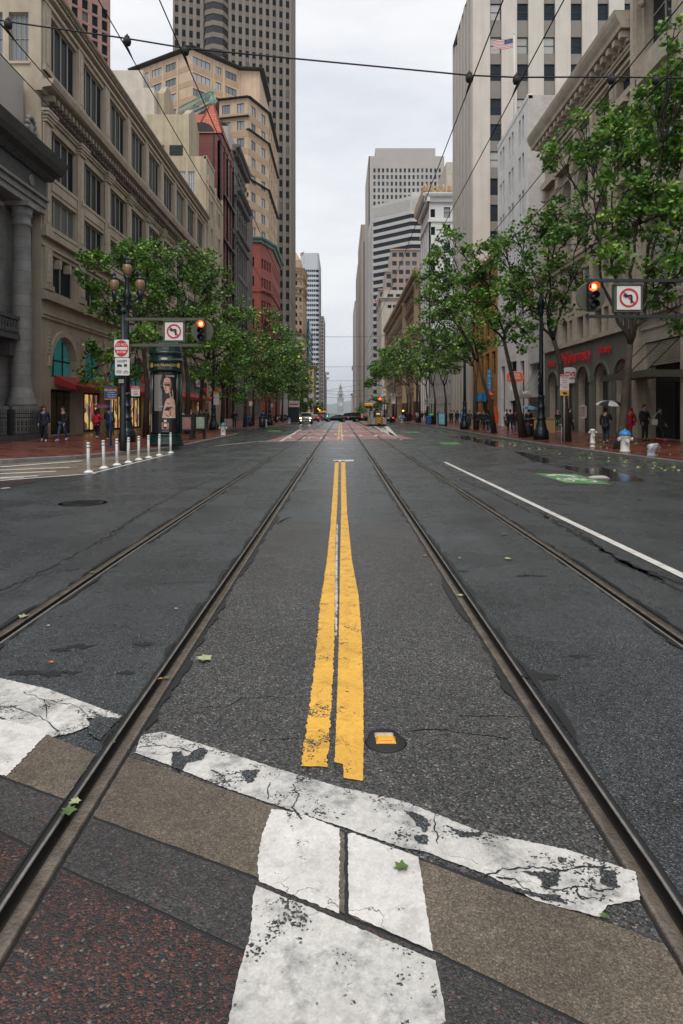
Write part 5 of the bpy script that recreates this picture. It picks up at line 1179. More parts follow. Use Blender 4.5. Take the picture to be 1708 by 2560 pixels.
# ---------------------------------------------------------------- R0 nearest building on the right
b = Bld('commercial_building', 'nearest cream stone building with carved corbels and a dark canopied entrance', XF, 30); mb = b.mb
f = Fr((XF - .15, 12), (XF - .15, 39.4)); W = f.W
ops = [(W - 2.6 - 5.6 * k - 1.6, W - 2.6 - 5.6 * k + 1.6, h0, h1) for k in range(4) for h0, h1 in ((8.6, 12.6), (15.2, 19.6), (21.8, 26.0))]
ops += [(W - 7.2, W - 1.2, .3, 5.6)]
wall(mb, f, 0, W, -.3, 30, ops, .6)
for o in ops[:-1]: b.win(f, *o, rec=.45, nv=1, nh=1, fw=.1, fm='frame_t', gm='glassblind')
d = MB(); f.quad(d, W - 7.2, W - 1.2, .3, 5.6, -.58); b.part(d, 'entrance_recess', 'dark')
d = MB(); f.box(d, W - 5.4, W - 5.25, .3, 3.4, -.55, -.45); f.box(d, W - 3.6, W - 3.45, .3, 3.4, -.55, -.45); f.box(d, W - 5.4, W - 3.45, 3.3, 3.45, -.55, -.45); b.part(d, 'door_frame', 'frame_d')
for k in range(14): f.box(mb, W - 7.1, W - 1.3, 4.3 + k * .09, 4.35 + k * .09, -.5, -.1)
for k in range(5):
    s = W - .25 - 5.6 * k; f.box(mb, max(0, s - .5), min(W, s + .25), -.3, 7.4, -.05, .25); f.box(mb, max(0, s - .45), min(W, s + .2), 8, 27, -.05, .3); f.box(mb, max(0, s - .3), min(W, s + .1), 8.5, 26.5, .3, .42)
f.box(mb, 0, W, 7.4, 7.8, -.05, .5); f.box(mb, 0, W, 7.8, 8.0, -.05, .35); f.box(mb, 0, W, 6.3, 6.5, -.05, .12); f.box(mb, 0, W, 13.2, 13.6, -.05, .3); f.box(mb, 0, W, 20.2, 20.6, -.05, .3); f.prof(mb, 0, W, CORN(1.2, 29.5, 1.2))
cb = MB()
for k in range(5):
    s = W - 1.3 - 5.6 * k
    for q in range(8): c = f.P(s - .2 - .12 * (q % 4), 24.4 + .28 * (q // 2), .3 + .1 * (q % 3)); cb.ball(c, (.22, .22, .26), 6)
    s = .3
while s < W: f.box(cb, s - .1, s + .1, 7.0, 7.38, .0, .4); s += .42
b.part(cb, 'carved_corbel', 'r1')
cp = MB(); y0, y1 = 33.3, 39.0; cp.box(14.9, XF - .1, y0, y1, 3.55, 3.68); cp.box(14.85, 14.95, y0 - .05, y1 + .05, 3.45, 3.8); cp.box(14.9, XF - .1, y0 - .06, y0, 3.45, 3.8); b.part(cp, 'canopy', 'olive')
tr = MB()
for y_ in (34.2, 36.2, 38.2): tr.tube([(15.2, y_, 3.7), (XF - .1, y_, 5.6)], .03, 5)
b.part(tr, 'tie_rod', 'frame_d'); poly_body(b, [(40, 12), (XF, 12), (XF, 39.4), (40, 39.4)], -.3, 30, skip=(1,)); b.done(['r1'])
# ---------------------------------------------------------------- low building with slanted rods
b = Bld('commercial_building', 'low pale restaurant front with slanted steel rods beside the pharmacy', XF, 60); mb = b.mb
f = Fr((XF, 57.5), (XF, 62.5)); W = f.W; ops = [(.6, W - .3, 3.3, 6.1), (.6, W - .3, .3, 2.7)]; wall(mb, f, 0, W, -.3, 10, ops, .8); poly_body(b, [(40, 57.5), (XF, 57.5), (XF, 62.5), (40, 62.5)], -.3, 10, skip=(1,))
d = MB(); f.quad(d, .6, W - .3, 3.3, 6.1, -.75); f.quad(d, .6, W - .3, .3, 2.7, -.75); b.part(d, 'dark_glazing', 'glassband')
d = MB()
for k in range(5): d.tube([f.P(.7 + k * .9, 3.35, .75), f.P(1.1 + k * .9, 6.05, -.6)], .035, 5)
f.box(d, .2, W - .1, 3.0, 3.25, 0, 1.0); b.part(d, 'steel_rod', 'greycon')
d = MB(); f.box(d, .9, 1.0, .3, 2.6, -.7, -.6); f.box(d, 3.0, 3.1, .3, 2.6, -.7, -.6); f.box(d, .9, 3.1, 2.5, 2.6, -.7, -.6); b.part(d, 'door_frame', 'greycon')
for h in (6.6, 7.6, 8.8): f.box(mb, 0, W, h, h + .03, -.02, .01)
b.done(['panelw']); e = empty('shop_sign', 'thin pale lettering above the low restaurant entrance', 'shop sign', (XF - .95, 60, 3.4)); sign_text(e, 'MILKSHAKE', .42, M['signw'], (0, 0, 0), R(-90), .03)
# ---------------------------------------------------------------- R2 white plaster building
b = Bld('office_building', 'white plastered building with narrow paired windows and a bare brick side wall', XF, 68); mb = b.mb
f = Fr((XF, 62.6), (XF, 74.8)); W = f.W; ops = []
for j in range(6):
    for s in (1.5, 2.7, 5.4, 6.6, 9.2, 10.4): ops.append((s, s + .75, 9.6 + j * 3.55, 12.0 + j * 3.55))
ops += [(1.4, 2.9, .3, 6.6), (4.2, 6.8, .3, 2.9), (4.2, 6.8, 4.0, 6.8), (9.0, 10.6, .3, 6.6)]
wall(mb, f, 0, W, -.3, 30.9, ops, .4)
for o in ops: b.win(f, *o, rec=.3, nv=0 if o[2] > 8 else 1, nh=1, fw=.05, gm='glass')
sdw = Fr((XF + 22, 62.6), (XF, 62.6)); sw = MB(); sdw.quad(sw, 0, sdw.W, -.3, 30.8); b.part(sw, 'brick_side_wall', 'greybrk')
for h in (3.2, 7.2, 8.9): f.box(mb, 0, W, h, h + .04, -.02, .012)
poly_body(b, [(XF + 22, 62.6), (XF, 62.6), (XF, 74.8), (XF + 22, 74.8)], -.3, 30.8, skip=(0, 1)); f.box(mb, 0, W, 30.5, 30.95, -.4, .05); b.done(['whitepl'])
e = empty('blade_sign', 'orange red burger sign with scalloped edge projecting from the white building', 'shop sign', (16.35, 64.2, 5.05)); mb = MB(); mo = MB()
def scal(w, h):
    o = []
    for k in range(40):
        t = 2 * math.pi * k / 40; c, s_ = math.cos(t), math.sin(t); q = 1 / max(abs(c), abs(s_)); q = min(q, 1.26); r = q * (1 + .05 * math.cos(4 * t)); o.append((w * c * r, h * s_ * r))
    return o
mo.ring([[(x, y_, z) for x, z in scal(.8, .5)] for y_ in (-.07, .07)], 0, False); mo.build('sign_border', mat('peach sign border', (.75, .5, .38), .5), e)
mb.ring([[(x, y_, z) for x, z in scal(.73, .44)] for y_ in (-.09, .09)], 0, False); mb.build('sign_panel', mat('orange red sign', (.62, .085, .015), .45, emit=(.6, .08, .01), es=.12), e); sign_text(e, 'SUPER', .36, M['signw'], (0, -.11, .17), 0, .01); sign_text(e, 'DUPER', .36, M['signw'], (0, -.11, -.13), 0, .01)
mb = MB(); mb.box(.72, .95, -.02, .02, .25, .3); mb.box(.72, .95, -.02, .02, -.3, -.25); mb.box(.92, .97, -.05, .05, -.4, .4); mb.build('bracket', M['iron'], e)
# ---------------------------------------------------------------- ochre building
b = Bld('commercial_building', 'ochre painted building with a bright blue blade sign', XF, 82); mb = b.mb
f = Fr((XF, 74.9), (XF, 89)); W = f.W; ops = [(1 + 3.2 * k, 2.9 + 3.2 * k, 6 + 4 * j, 8.6 + 4 * j) for k in range(4) for j in range(3)] + [(2, 3.3, .3, 3.2), (5, 9, .3, 3.4), (10.5, 13, .3, 3.4)]
wall(mb, f, 0, W, -.3, 19, ops, .4); poly_body(b, [(40, 74.9), (XF, 74.9), (XF, 89), (40, 89)], -.3, 19, skip=(1,))
for o in ops: b.win(f, *o, rec=.3, nv=1, nh=1, fw=.07)
for k in range(36): f.box(mb, 0, W, .6 + k * .5, .63 + k * .5, -.02, .015)
f.prof(mb, 0, W, CORN(.7, 19, .8)); b.done(['ochre'])
e = empty('blade_sign', 'tall narrow bright blue blade sign on the ochre building', 'shop sign', (16.85, 77.5, 5.2)); mb = MB(); mb.box(-.22, .22, -.06, .06, -1.35, 1.35); mb.build('sign_panel', M['sky_blue'], e)
for k, ch in enumerate('PALATE'): sign_text(e, ch, .34, M['signw'], (0, -.08, 1.1 - .44 * k), 0, .01)
e = empty('blade_sign', 'red oval cigar sign below the blue blade sign', 'shop sign', (16.55, 76, 3.85)); mb = MB(); mb.ring([[(.52 * math.cos(t), y_, .34 * math.sin(t)) for t in [2 * math.pi * k / 20 for k in range(20)]] for y_ in (-.06, .06)], 0, False); mb.build('sign_panel', M['signr'], e); sign_text(e, 'CIGARS', .22, M['signw'], (0, -.08, -.1), 0, .01); sign_text(e, 'Cuban', .16, M['signw'], (0, -.08, .12), 0, .01)
e = empty('blade_sign', 'wavy bright blue sign over the ochre shop entrance', 'shop sign', (16.6, 81, 3.5)); mb = MB(); mb.ring([[(-.75 + .16 * k, -.12 * math.sin(k * 1.4), .5 + .12 * math.sin(k * 1.1)) for k in range(10)], [(-.75 + .16 * k, -.12 * math.sin(k * 1.4 + 1), -.45 + .2 * math.cos(k * 1.3)) for k in range(10)]], 0, True, False, False); mb.build('sign_panel', mat('bright blue sign', (.015, .22, .52), .4), e)
mb = MB(); mb.box(-.8, .6, -.3, .3, -.62, -.5); mb.build('shelf_bracket', M['iron'], e)
# ---------------------------------------------------------------- R3 tall pale tower with window strips
b = Bld('office_tower', 'tall pale concrete tower with grey vertical window strips behind the flagpole', XF + 6, 90); mb = b.mb
xE = px(1600, 89.3); f = Fr((xE, 89.3), (px(1182, 89.3), 89.3)); W = f.W
cw = 1.45; cols = []; ops = []
for k in range(6):
    xc = px(1240 + 67.2 * k, 89.3); cols.append(xE - xc - cw / 2)
hs = [ph(v, 89.3) for v in (48, 132, 200, 286, 350, 418, 486, 552, 618, 684, 750, 816)]
hs = [hs[0] + 3.5 * k for k in (2, 1)] + hs
for s in cols:
    if s > 0: ops += [(s, s + cw, h, h + 2.2) for h in hs]
b2 = []
stp = [(s - .02, s + cw + .02) for s in cols if s > 0]
xs = 0
e_ = [0] + [q for a in sorted(stp) for q in a] + [W]
for a, c in zip(e_[::2], e_[1::2]): f.quad(mb, a, c, 14, 59.5); 
for a, c in sorted(stp):
    hh_ = sorted(h for h in hs); z = 14
    mb.face([f.P(a, 14), f.P(a, 59.5), f.P(a, 59.5, -.35), f.P(a, 14, -.35)]); mb.face([f.P(c, 14), f.P(c, 59.5), f.P(c, 59.5, -.35), f.P(c, 14, -.35)])
    for h in hh_: f.quad(mb, a, c, z, h, -.25, 1); mb.face([f.P(a, h, -.25), f.P(c, h, -.25), f.P(c, h, -.5), f.P(a, h, -.5)], 1); z = h + 2.2
    f.quad(mb, a, c, z, 59.5, -.25, 1)
for o in ops: b.win(f, *o, rec=.38, nv=0, nh=1, fw=.09, gm='glassblind')
g = Fr((px(1182, 89.3), 89.3), (XF, 90.3)); g.quad(mb, 0, g.W, 0, 59.5)
g = Fr((XF, 90.3), (XF, 105)); W = g.W; gz_ = MB(); g.quad(gz_, 0, W, 0, 58, -.4); b.part(gz_, 'glazing_strip', 'glassband')
for k in range(7): s = W * k / 6.; g.box(mb, max(0, s - .6), min(W, s + .6), 0, 58 + (.8 if k < 5 else 0) - .3 * k, -.6, 0)
for k in range(6):
    for j in range(13):
        a = W * (k + .5) / 6; b.win(g, a - .45, a + .45, 16 + j * 3.4, 18.2 + j * 3.4, cap=100, rec=.3, nv=0, nh=0, fw=.06, split=False)
poly_body(b, [(xE, 105), (xE, 89.3), (px(1182, 89.3), 89.3), (XF, 90.3), (XF, 105)], 0, 58, skip=(1, 2, 3)); b.done(['r3wall', 'r3sp'])
simple('office_building', 'low pale stone shop building below the tall pale tower', XF, 30, 105.2, 132, -.3, 12, 'panelw', (1.4, 2.2, 3.6, 3, 1), corn=.6)
# ---------------------------------------------------------------- R4 white terracotta building with gold crest
b = Bld('office_building', 'white terracotta building with a gold crested cornice', XF, 140); mb = b.mb
xE = px(1131, 133) + 20; f = Fr((xE, 133), (XF, 133)); W = f.W; hT = 43.0
sx = lambda u: xE - px(u, 133); ops = []
for j in range(10): h = ph(543, 133) - 3.45 * j; ops += [(sx(1088), sx(1076.5), h, h + 1.6), (sx(1126), sx(1110), h - .1, h + 2.0)]
ops = [tuple(round(q, 4) for q in o) for o in ops]
wall(mb, f, 0, W, 0, hT, ops, .35)
for o in ops: b.win(f, *o, rec=.25, nv=0, nh=1, fw=.09, gm='glassblind')
dk = MB(); 
for j in range(9): h = ph(543, 133) - 3.45 * j; f.box(dk, sx(1128), sx(1108), h - 1.4, h - .25, -.05, .08)
f.box(dk, sx(1128), sx(1108), ph(512, 133), ph(503, 133), -.05, .08); b.part(dk, 'grey_spandrel', 'strip_w')
g = Fr((XF, 133), (XF, 147)); 
g.quad(mb, 0, g.W, 0, hT, -.3)
for k in range(5): s = g.W * k / 4; g.box(mb, max(0, s - .8), min(g.W, s + .8), 0, hT - 4, -.35, .0); 
for fr in (f, g): fr.prof(mb, -1, fr.W + 1, CORN(1.3, hT + 1.2, 1.6)); fr.box(mb, 0, fr.W, hT - 4.2, hT - 3.7, -.05, .25)
cr = MB(); rr = random.Random(4)
for fr in (f, g):
    s = 0
    while s < fr.W + 1: c = fr.P(s, hT + 1.4, .9); cr.lathe([(.35, -.2), (.5, .2), (.3, .6), (.42, .9), (.1, 1.3 + rr.random() * .4)], c, 6); s += 1.15
    fr.box(cr, 0, fr.W, hT + 1.2, hT + 1.6, .3, 1.2)
b.part(cr, 'gold_crest', 'gold'); poly_body(b, [(xE, 147), (xE, 133), (XF, 133), (XF, 147)], 0, hT, skip=(1, 2)); b.done(['whiteter'])
# ---------------------------------------------------------------- R5 long buff hotel
b = Bld('hotel_building', 'long buff brick hotel with a deep ornate cornice', XF, 190); mb = b.mb
for (ya, yb, xo) in ((147.2, 178, 0.0), (178, 253, .0)):
    f = Fr((XF - xo, ya), (XF - xo, yb)); W = f.W; ops = []
    n = int(W / 2.6)
    for j in range(7):
        for k in range(n): s = .7 + k * 2.6; ops.append((s, s + 1.2, 4.2 + j * 3.6, 6.4 + j * 3.6))
    if True: wall(mb, f, 0, W, -2, 31, ops, .4)
    for o in sorted(ops, key=lambda o: o[0]): b.win(f, *o, rec=.3, nv=0, nh=1, fw=.08, split=False, cap=90 if xo == 0 and ya < 150 else 100)
    f.prof(mb, -.6, W + .6, CORN(1.5, 32.2, 1.6)); f.prof(mb, 0, W, CORN(.7, 26.5, .7)); f.prof(mb, 0, W, CORN(.5, 11.5, .6))
    od = MB(); s = .4
    while s < W: f.box(od, s - .18, s + .18, 30.3, 31.0, 0, 1.0); f.box(od, s - .3, s + .3, 32.2, 33.0, .6, 1.3); s += 1.3
    for o in ops: f.box(od, o[0] - .15, o[1] + .15, o[3] + .05, o[3] + .28, -.02, .22); f.box(od, o[0] - .1, o[1] + .1, o[2] - .2, o[2] - .05, -.02, .2)
    b.part(od, 'cornice_ornament', 'palace')
for yb in (178, 150, 250):
    by = MB(); by.lathe([(1.3, 0), (1.3, 4), (1.45, 4.1), (1.3, 4.3), (1.3, 20), (1.5, 20.2), (1.3, 20.5), (1.3, 29.5), (1.6, 30)], (XF + .1, yb, 0), 12); b.part(by, 'bay', 'palace')
poly_body(b, [(40, 147.2), (XF, 147.2), (XF, 253), (40, 253)], -2, 31.4, skip=(1,)); b.done(['palace'])
# ---------------------------------------------------------------- cream block with arched window, behind the hotel
b = Bld('office_building', 'cream corner block with a tall arched window behind the hotel', XF + 5, 288); mb = b.mb; y = 288
xE, xW = px(1030, y), px(954, y); f = Fr((xE, y), (xW, y)); W = f.W; hT = ph(724, y)
ops = [(W - 4.2, W - 2.6, ph(770, y), ph(762, y)), (W - 5.4 - 1, W - 5.8 + .8, ph(770, y), ph(762, y)), (W - 8.2, W - 6.8, ph(770, y), ph(762, y)), (W - 8.8, W - 4.0, ph(815, y), ph(782, y), 2.3)]
ops[1] = (W - 6.3, W - 4.8, ops[0][2], ops[0][3]); wall(mb, f, 0, W, -3, ph(745, y), ops, .5)
for o in ops: b.win(f, *o[:4], rec=.4, nv=1, nh=1, fw=.1, split=False)
t2 = MB(); t2.box(xW + 1.0, xE, y + 1, y + 14, ph(745, y), hT); b.part(t2, 'attic', 'creamt'); aw = MB(); fa = Fr((xE, y + 1), (xW + 1, y + 1)); fa.box(aw, W - 9.5, W - 6.2, ph(741, y), ph(734, y), -.1, .06); fa.box(aw, W - 5, W - 2.6, ph(741, y), ph(734, y), -.1, .06); b.part(aw, 'attic_window', 'glassband')
for fr in (f, Fr((xW, y), (XF, 320))): fr.prof(mb, -.6, fr.W + .6, CORN(1.0, ph(744, y), 1.2)); 
g = Fr((xW, y), (XF - .1, 320)); g.quad(mb, 0, g.W, -3, ph(745, y)); poly_body(b, [(xE, 320), (xE, y), (xW, y), (XF - .1, 320)], -3, ph(746, y), skip=(1, 2)); b.done(['creamt'])
# ---------------------------------------------------------------- mauve stepped building
b = Bld('office_building', 'mauve granite building stepping up to the right', 30, 335); mb = b.mb; y = 335
for (ua, ub, vt, yy) in ((978, 1060, 624, 340), (963.5, 978, 678, 338), (947.6, 963.5, 723, 335)):
    xa, xb = px(ua, yy), px(ub, yy); f = Fr((xb, yy), (xa, yy)); W = f.W; hT = ph(vt, yy); ops = []; n = max(1, int(W / 3.3)); h = hT - 3.6
    while h > 8:
        for k in range(n): s = W - (k + 1) * 3.3 + .5; ops.append((s, s + 2.2, h, h + 2.2)) if s > 0 else None
        h -= 4.3
    wall(mb, f, 0, W, -3, hT, ops, .4)
    for o in ops: b.win(f, *o, rec=.3, nv=0, nh=1, fw=.12, split=False, gm='glassblue')
    f.box(mb, -.2, W + .5, hT - .4, hT + .3, -1, .5); mb.box(xa, xb, yy + .7, yy + 20, -3, hT - .5); 
b.done(['mauve'])
# ---------------------------------------------------------------- R6 black and white striped block
b = Bld('office_tower', 'office tower banded in white concrete and dark blue glass', 25, 365); mb = b.mb; hT = ph(514.5, 372)
pts = [(60, 354.6), (36.3, 354.6), (XF, 372), (XF, 420)]
for k in range(3):
    f = Fr(pts[k], pts[k + 1]); W = f.W; f.quad(mb, 0, W, -4, hT - 7.6, -.5, 1 if k < 2 else 0)
    h = hT - 7.6 - 3.95 * 27
    while h < hT - 7.8: f.box(mb, 0, W, h + 2.2 if h < hT - 12 else h + 2.2, h + 3.95, -.6, 0 if k < 2 else .15); h += 3.95
    f.quad(mb, 0, W, hT - 7.6, hT)
    if k < 2:
        for q in range(6): f.box(mb, .5, W - .5, hT - 6.8 + q * .95, hT - 6.3 + q * .95, -.05, .12)
    if k == 2:
        for q in range(12): f.box(mb, q * 4, q * 4 + 1.2, -4, hT - 7.6, -.6, .1)
b.mb.face([(x, y_, hT) for x, y_ in pts] + [(60, 420, hT)]); 
ph_ = MB(); ph_.box(38, 60, 364, 400, hT, hT + 5); b.part(ph_, 'roof_plant', 'panelw')
gs = MB()
f = Fr(pts[0], pts[1])
for k in range(2):
    f = Fr(pts[k], pts[k + 1]); h = hT - 7.6 - 3.95 * 27
    while h < hT - 7.8:
        for q in range(int(f.W / 1.5)): f.box(gs, q * 1.5, q * 1.5 + .08, h, h + 2.2, -.5, -.44)
        h += 3.95
b.part(gs, 'glazing_bars', 'frame_d'); b.done(['panelw', 'glassband'])
# ---------------------------------------------------------------- R7.. distant towers on the right
y = 430; b = Bld('office_tower', 'tall grey concrete tower with a square window grid', 45, y); mb = b.mb
x0, x1 = px(922, y), px(1111, y); f = Fr((x1, y), (x0, y)); W = f.W; hT = ph(390, y); ops = []; n = 16; p_ = (px(1105, y) - px(931, y)) / n
for j in range(22):
    for k in range(n): s = x1 - px(931, y) - (k + 1) * p_ + p_ * .25; h = ph(431, y) - j * (16.6 / F * y); ops.append((round(s, 4), round(s + p_ * .5, 4), round(h, 4), round(h + 2.6, 4)))
wall(mb, f, 0, W, -5, hT, ops, .7)
for o in ops: b.win(f, *o, rec=.6, nv=0, nh=0, fw=.1, split=False, gm='glassblue')
g = Fr((x0, y), (x0, y + 60)); g.quad(mb, 0, g.W, -5, hT, -.5)
for k in range(9): g.box(mb, k * 7, k * 7 + 4, -5, hT, -.6, 0)
tb = MB(); tb.box(px(940, y), px(1092, y), y + 6, y + 50, hT, ph(367, y + 4)); b.part(tb, 'rooftop_block', 'greycon'); mb.face([(x0, y, hT), (x1, y, hT), (x1, y + 60, hT), (x0, y + 60, hT)]); b.done(['greycon'])
def far_tower(label, ua, ub, y, vt, m, stripes, dep, h0=-6, gm='frame_d'):
    b = Bld('office_tower', label, px(ua, y), y); x0, x1 = px(ua, y), px(ub, y); hT = ph(vt, y); f = Fr((x1, y), (x0, y)); f.quad(b.mb, 0, f.W, h0, hT, -.4); f.quad(b.mb, 0, f.W, hT - 14, hT)
    g = Fr((x0, y), (x0, y + dep)); g.quad(b.mb, 0, g.W, h0, hT, -.3)
    dk = MB()
    for a, c in stripes: f.box(dk, f.W * (1 - c), f.W * (1 - a), h0, hT - 14, -.5, .02)
    e = [0] + [q for a, c in sorted([(f.W * (1 - c), f.W * (1 - a)) for a, c in stripes]) for q in (a, c)] + [f.W]
    for a, c in zip(e[::2], e[1::2]): f.box(b.mb, a, c, h0, hT - 14, -.4, .4)
    for k in range(int(dep / 8)): g.box(b.mb, k * 8, k * 8 + 4, h0, hT, -.3, .5)
    h = 8
    while h < hT - 8: g.box(dk, 0, dep, h, h + 1.6, -.3, -.1); h += 4.2
    b.part(dk, 'glazing_strip', gm); b.mb.face([(x0, y, hT), (x1, y, hT), (x1, y + dep, hT), (x0, y + dep, hT)]); b.done([m])
M['brownt'] = mat('brown concrete tower', (.33, .275, .225), .7, .3, 0, .08, .1)
far_tower('brown tower with dark vertical glass stripes', 904, 935, 556, 561, 'brownt', [(.16, .24), (.36, .44), (.55, .62)], 100)
far_tower('slim grey tower beyond the brown striped one', 895.5, 915, 684, 661, 'greycon2', [(.3, .4)], 90)
far_tower('farther pale grey tower with ribbed side', 888, 905, 800, 752, 'greycon', [(.5, .6)], 120)
b = simple('office_building', 'grey classical block at the far right end of the street', px(885, 930), px(898, 930), 930, 1010, -8, ph(914, 930), 'greycon', (1.8, 2.6, 4.5, 3, 4), corn=2)
b = simple('office_building', 'small reddish brown block far down the right side of the street', px(880, 1080), px(889, 1080), 1080, 1130, -9, ph(984, 1080), 'mauve', (2, 3, 5, 4, 4), corn=2)
b = simple('office_building', 'pale distant block above the gold crested cornice', px(1116, 300), px(1140, 300), 300, 330, 0, ph(405, 300), 'creamt')
# flagpole on the white building
def flag_at(root, w, h, flip=-1):
    nx = 16; rows = []
    cl_ = MB(); rd = MB(); bl = MB()
    def pt(a, c): return (flip * a * w, .12 * math.sin(a * 7) * w * .5, -c * h - a * .28 * h + .05 * h * math.sin(a * 9))
    for i in range(nx):
        for j in range(13):
            a0, a1, c0, c1 = i / nx, (i + 1) / nx, j / 13, (j + 1) / 13
            tgt = bl if (a0 < .4 and j < 7) else (rd if j % 2 == 0 else cl_)
            tgt.face([pt(a0, c0), pt(a1, c0), pt(a1, c1), pt(a0, c1)], 0, True)
    st = MB()
    for i in range(6):
        for j in range(5): p = pt(.03 + i * .062, .05 + j * .1); st.box(p[0] - w * .01, p[0] + w * .01, p[1] - .02, p[1] + .02, p[2] - h * .012, p[2] + h * .012)
    for m_, n_, q in ((cl_, 'white_stripes', 'signw'), (rd, 'red_stripes', 'flagr'), (bl, 'blue_canton', 'flagb'), (st, 'white_stars', 'signw')): o = m_.build(n_, M[q], root)
M['flagr'] = mat('flag red', (.40, .03, .05), .7); M['flagb'] = mat('flag blue', (.02, .035, .14), .7)
y = 68; xp = px(1286, y); e = empty('flagpole', 'white flagpole standing on the roof of the white plastered building', 'flagpole', (xp, y, 30.8)); mb = MB(); zt = ph(85, y) - 30.8
mb.tube([(0, 0, 0), (0, 0, zt)], [.07, .045], 8); mb.ball((0, 0, zt + .1), .12, 8); mb.build('pole', M['signw'], e)
fl = empty('flag', 'striped flag with starred blue corner flying from the roof pole', 'flag', (xp - .12, y, ph(95, y))); flag_at(fl, 1.95, .95); fl.rotation_euler = (0, 0, 0)
y = 290; e = empty('flagpole', 'short flagpole in front of the cream corner block', 'flagpole', (px(941, y), y, ph(775, y))); mb = MB(); mb.tube([(1.5, 1, -2), (0, 0, 5)], .1, 6); mb.build('pole', M['signw'], e)
fl = empty('flag', 'small faded striped flag hanging over the street by the cream corner block', 'flag', (px(944, y), y, ph(748, y))); flag_at(fl, 2.2, 1.5)
y = 335; e = empty('flagpole', 'flagpole on the crown of the tan terracotta tower', 'flagpole', (px(760, y), y, ph(660, y))); mb = MB(); mb.tube([(0, 0, 0), (0, 0, ph(624, y) - ph(660, y))], .12, 6); mb.build('pole', M['signw'], e)
fl = empty('flag', 'dark flag at the tan terracotta tower', 'flag', (px(759, y), y, ph(630, y))); flag_at(fl, 1.6, 1.6)
# ================================================================ TREES
LEAF = np.array([(0, -.5, 0), (.22, -.30, .03), (.50, -.22, -.02), (.30, .02, .05), (.40, .32, -.03), (.14, .26, .04), (0, .55, -.04), (-.14, .26, .04), (-.40, .32, -.03), (-.30, .02, .05), (-.50, -.22, -.02), (-.22, -.30, .03)], float)
LEAF_S = np.array([(0, -.5, 0), (.38, -.1, .06), (.2, .35, 0), (0, .52, -.06), (-.28, .3, .05), (-.36, -.12, 0)], float)
def leaf_cloud(centers, sizes, simple, seed, updir=.6):
    rg = np.random.default_rng(seed); n = len(centers); T = LEAF_S if simple else LEAF; m = len(T)
    nrm = rg.normal(size=(n, 3)); nrm[:, 2] = np.abs(nrm[:, 2]) * .8 + updir; nrm /= np.linalg.norm(nrm, axis=1)[:, None]
    a = rg.normal(size=(n, 3)); t = a - nrm * (a * nrm).sum(1)[:, None]; t /= np.linalg.norm(t, axis=1)[:, None]; bt = np.cross(nrm, t)
    v = centers[:, None, :] + sizes[:, None, None] * (T[None, :, 0:1] * t[:, None, :] + T[None, :, 1:2] * bt[:, None, :] + T[None, :, 2:3] * nrm[:, None, :])
    return v.reshape(-1, 3), m
def leaf_mesh(name, centers, sizes, simple, seed, mt, parent, origin):
    v, m = leaf_cloud(centers, sizes, simple, seed); n = len(centers); me = bpy.data.meshes.new(name)
    me.vertices.add(n * m); me.vertices.foreach_set('co', (v - np.array(origin)).ravel()); me.loops.add(n * m); me.loops.foreach_set('vertex_index', np.arange(n * m))
    me.polygons.add(n); me.polygons.foreach_set('loop_start', np.arange(n) * m); me.polygons.foreach_set('loop_total', np.full(n, m)); me.materials.append(M[mt]); me.update(calc_edges=True)
    o = bpy.data.objects.new(name, me); C.collection.objects.link(o); o.parent = parent; return o
def bez(a, b, c, n=6): return [a * (1 - t) ** 2 + b * (2 * t * (1 - t)) + c * t * t for t in [k / n for k in range(n + 1)]]
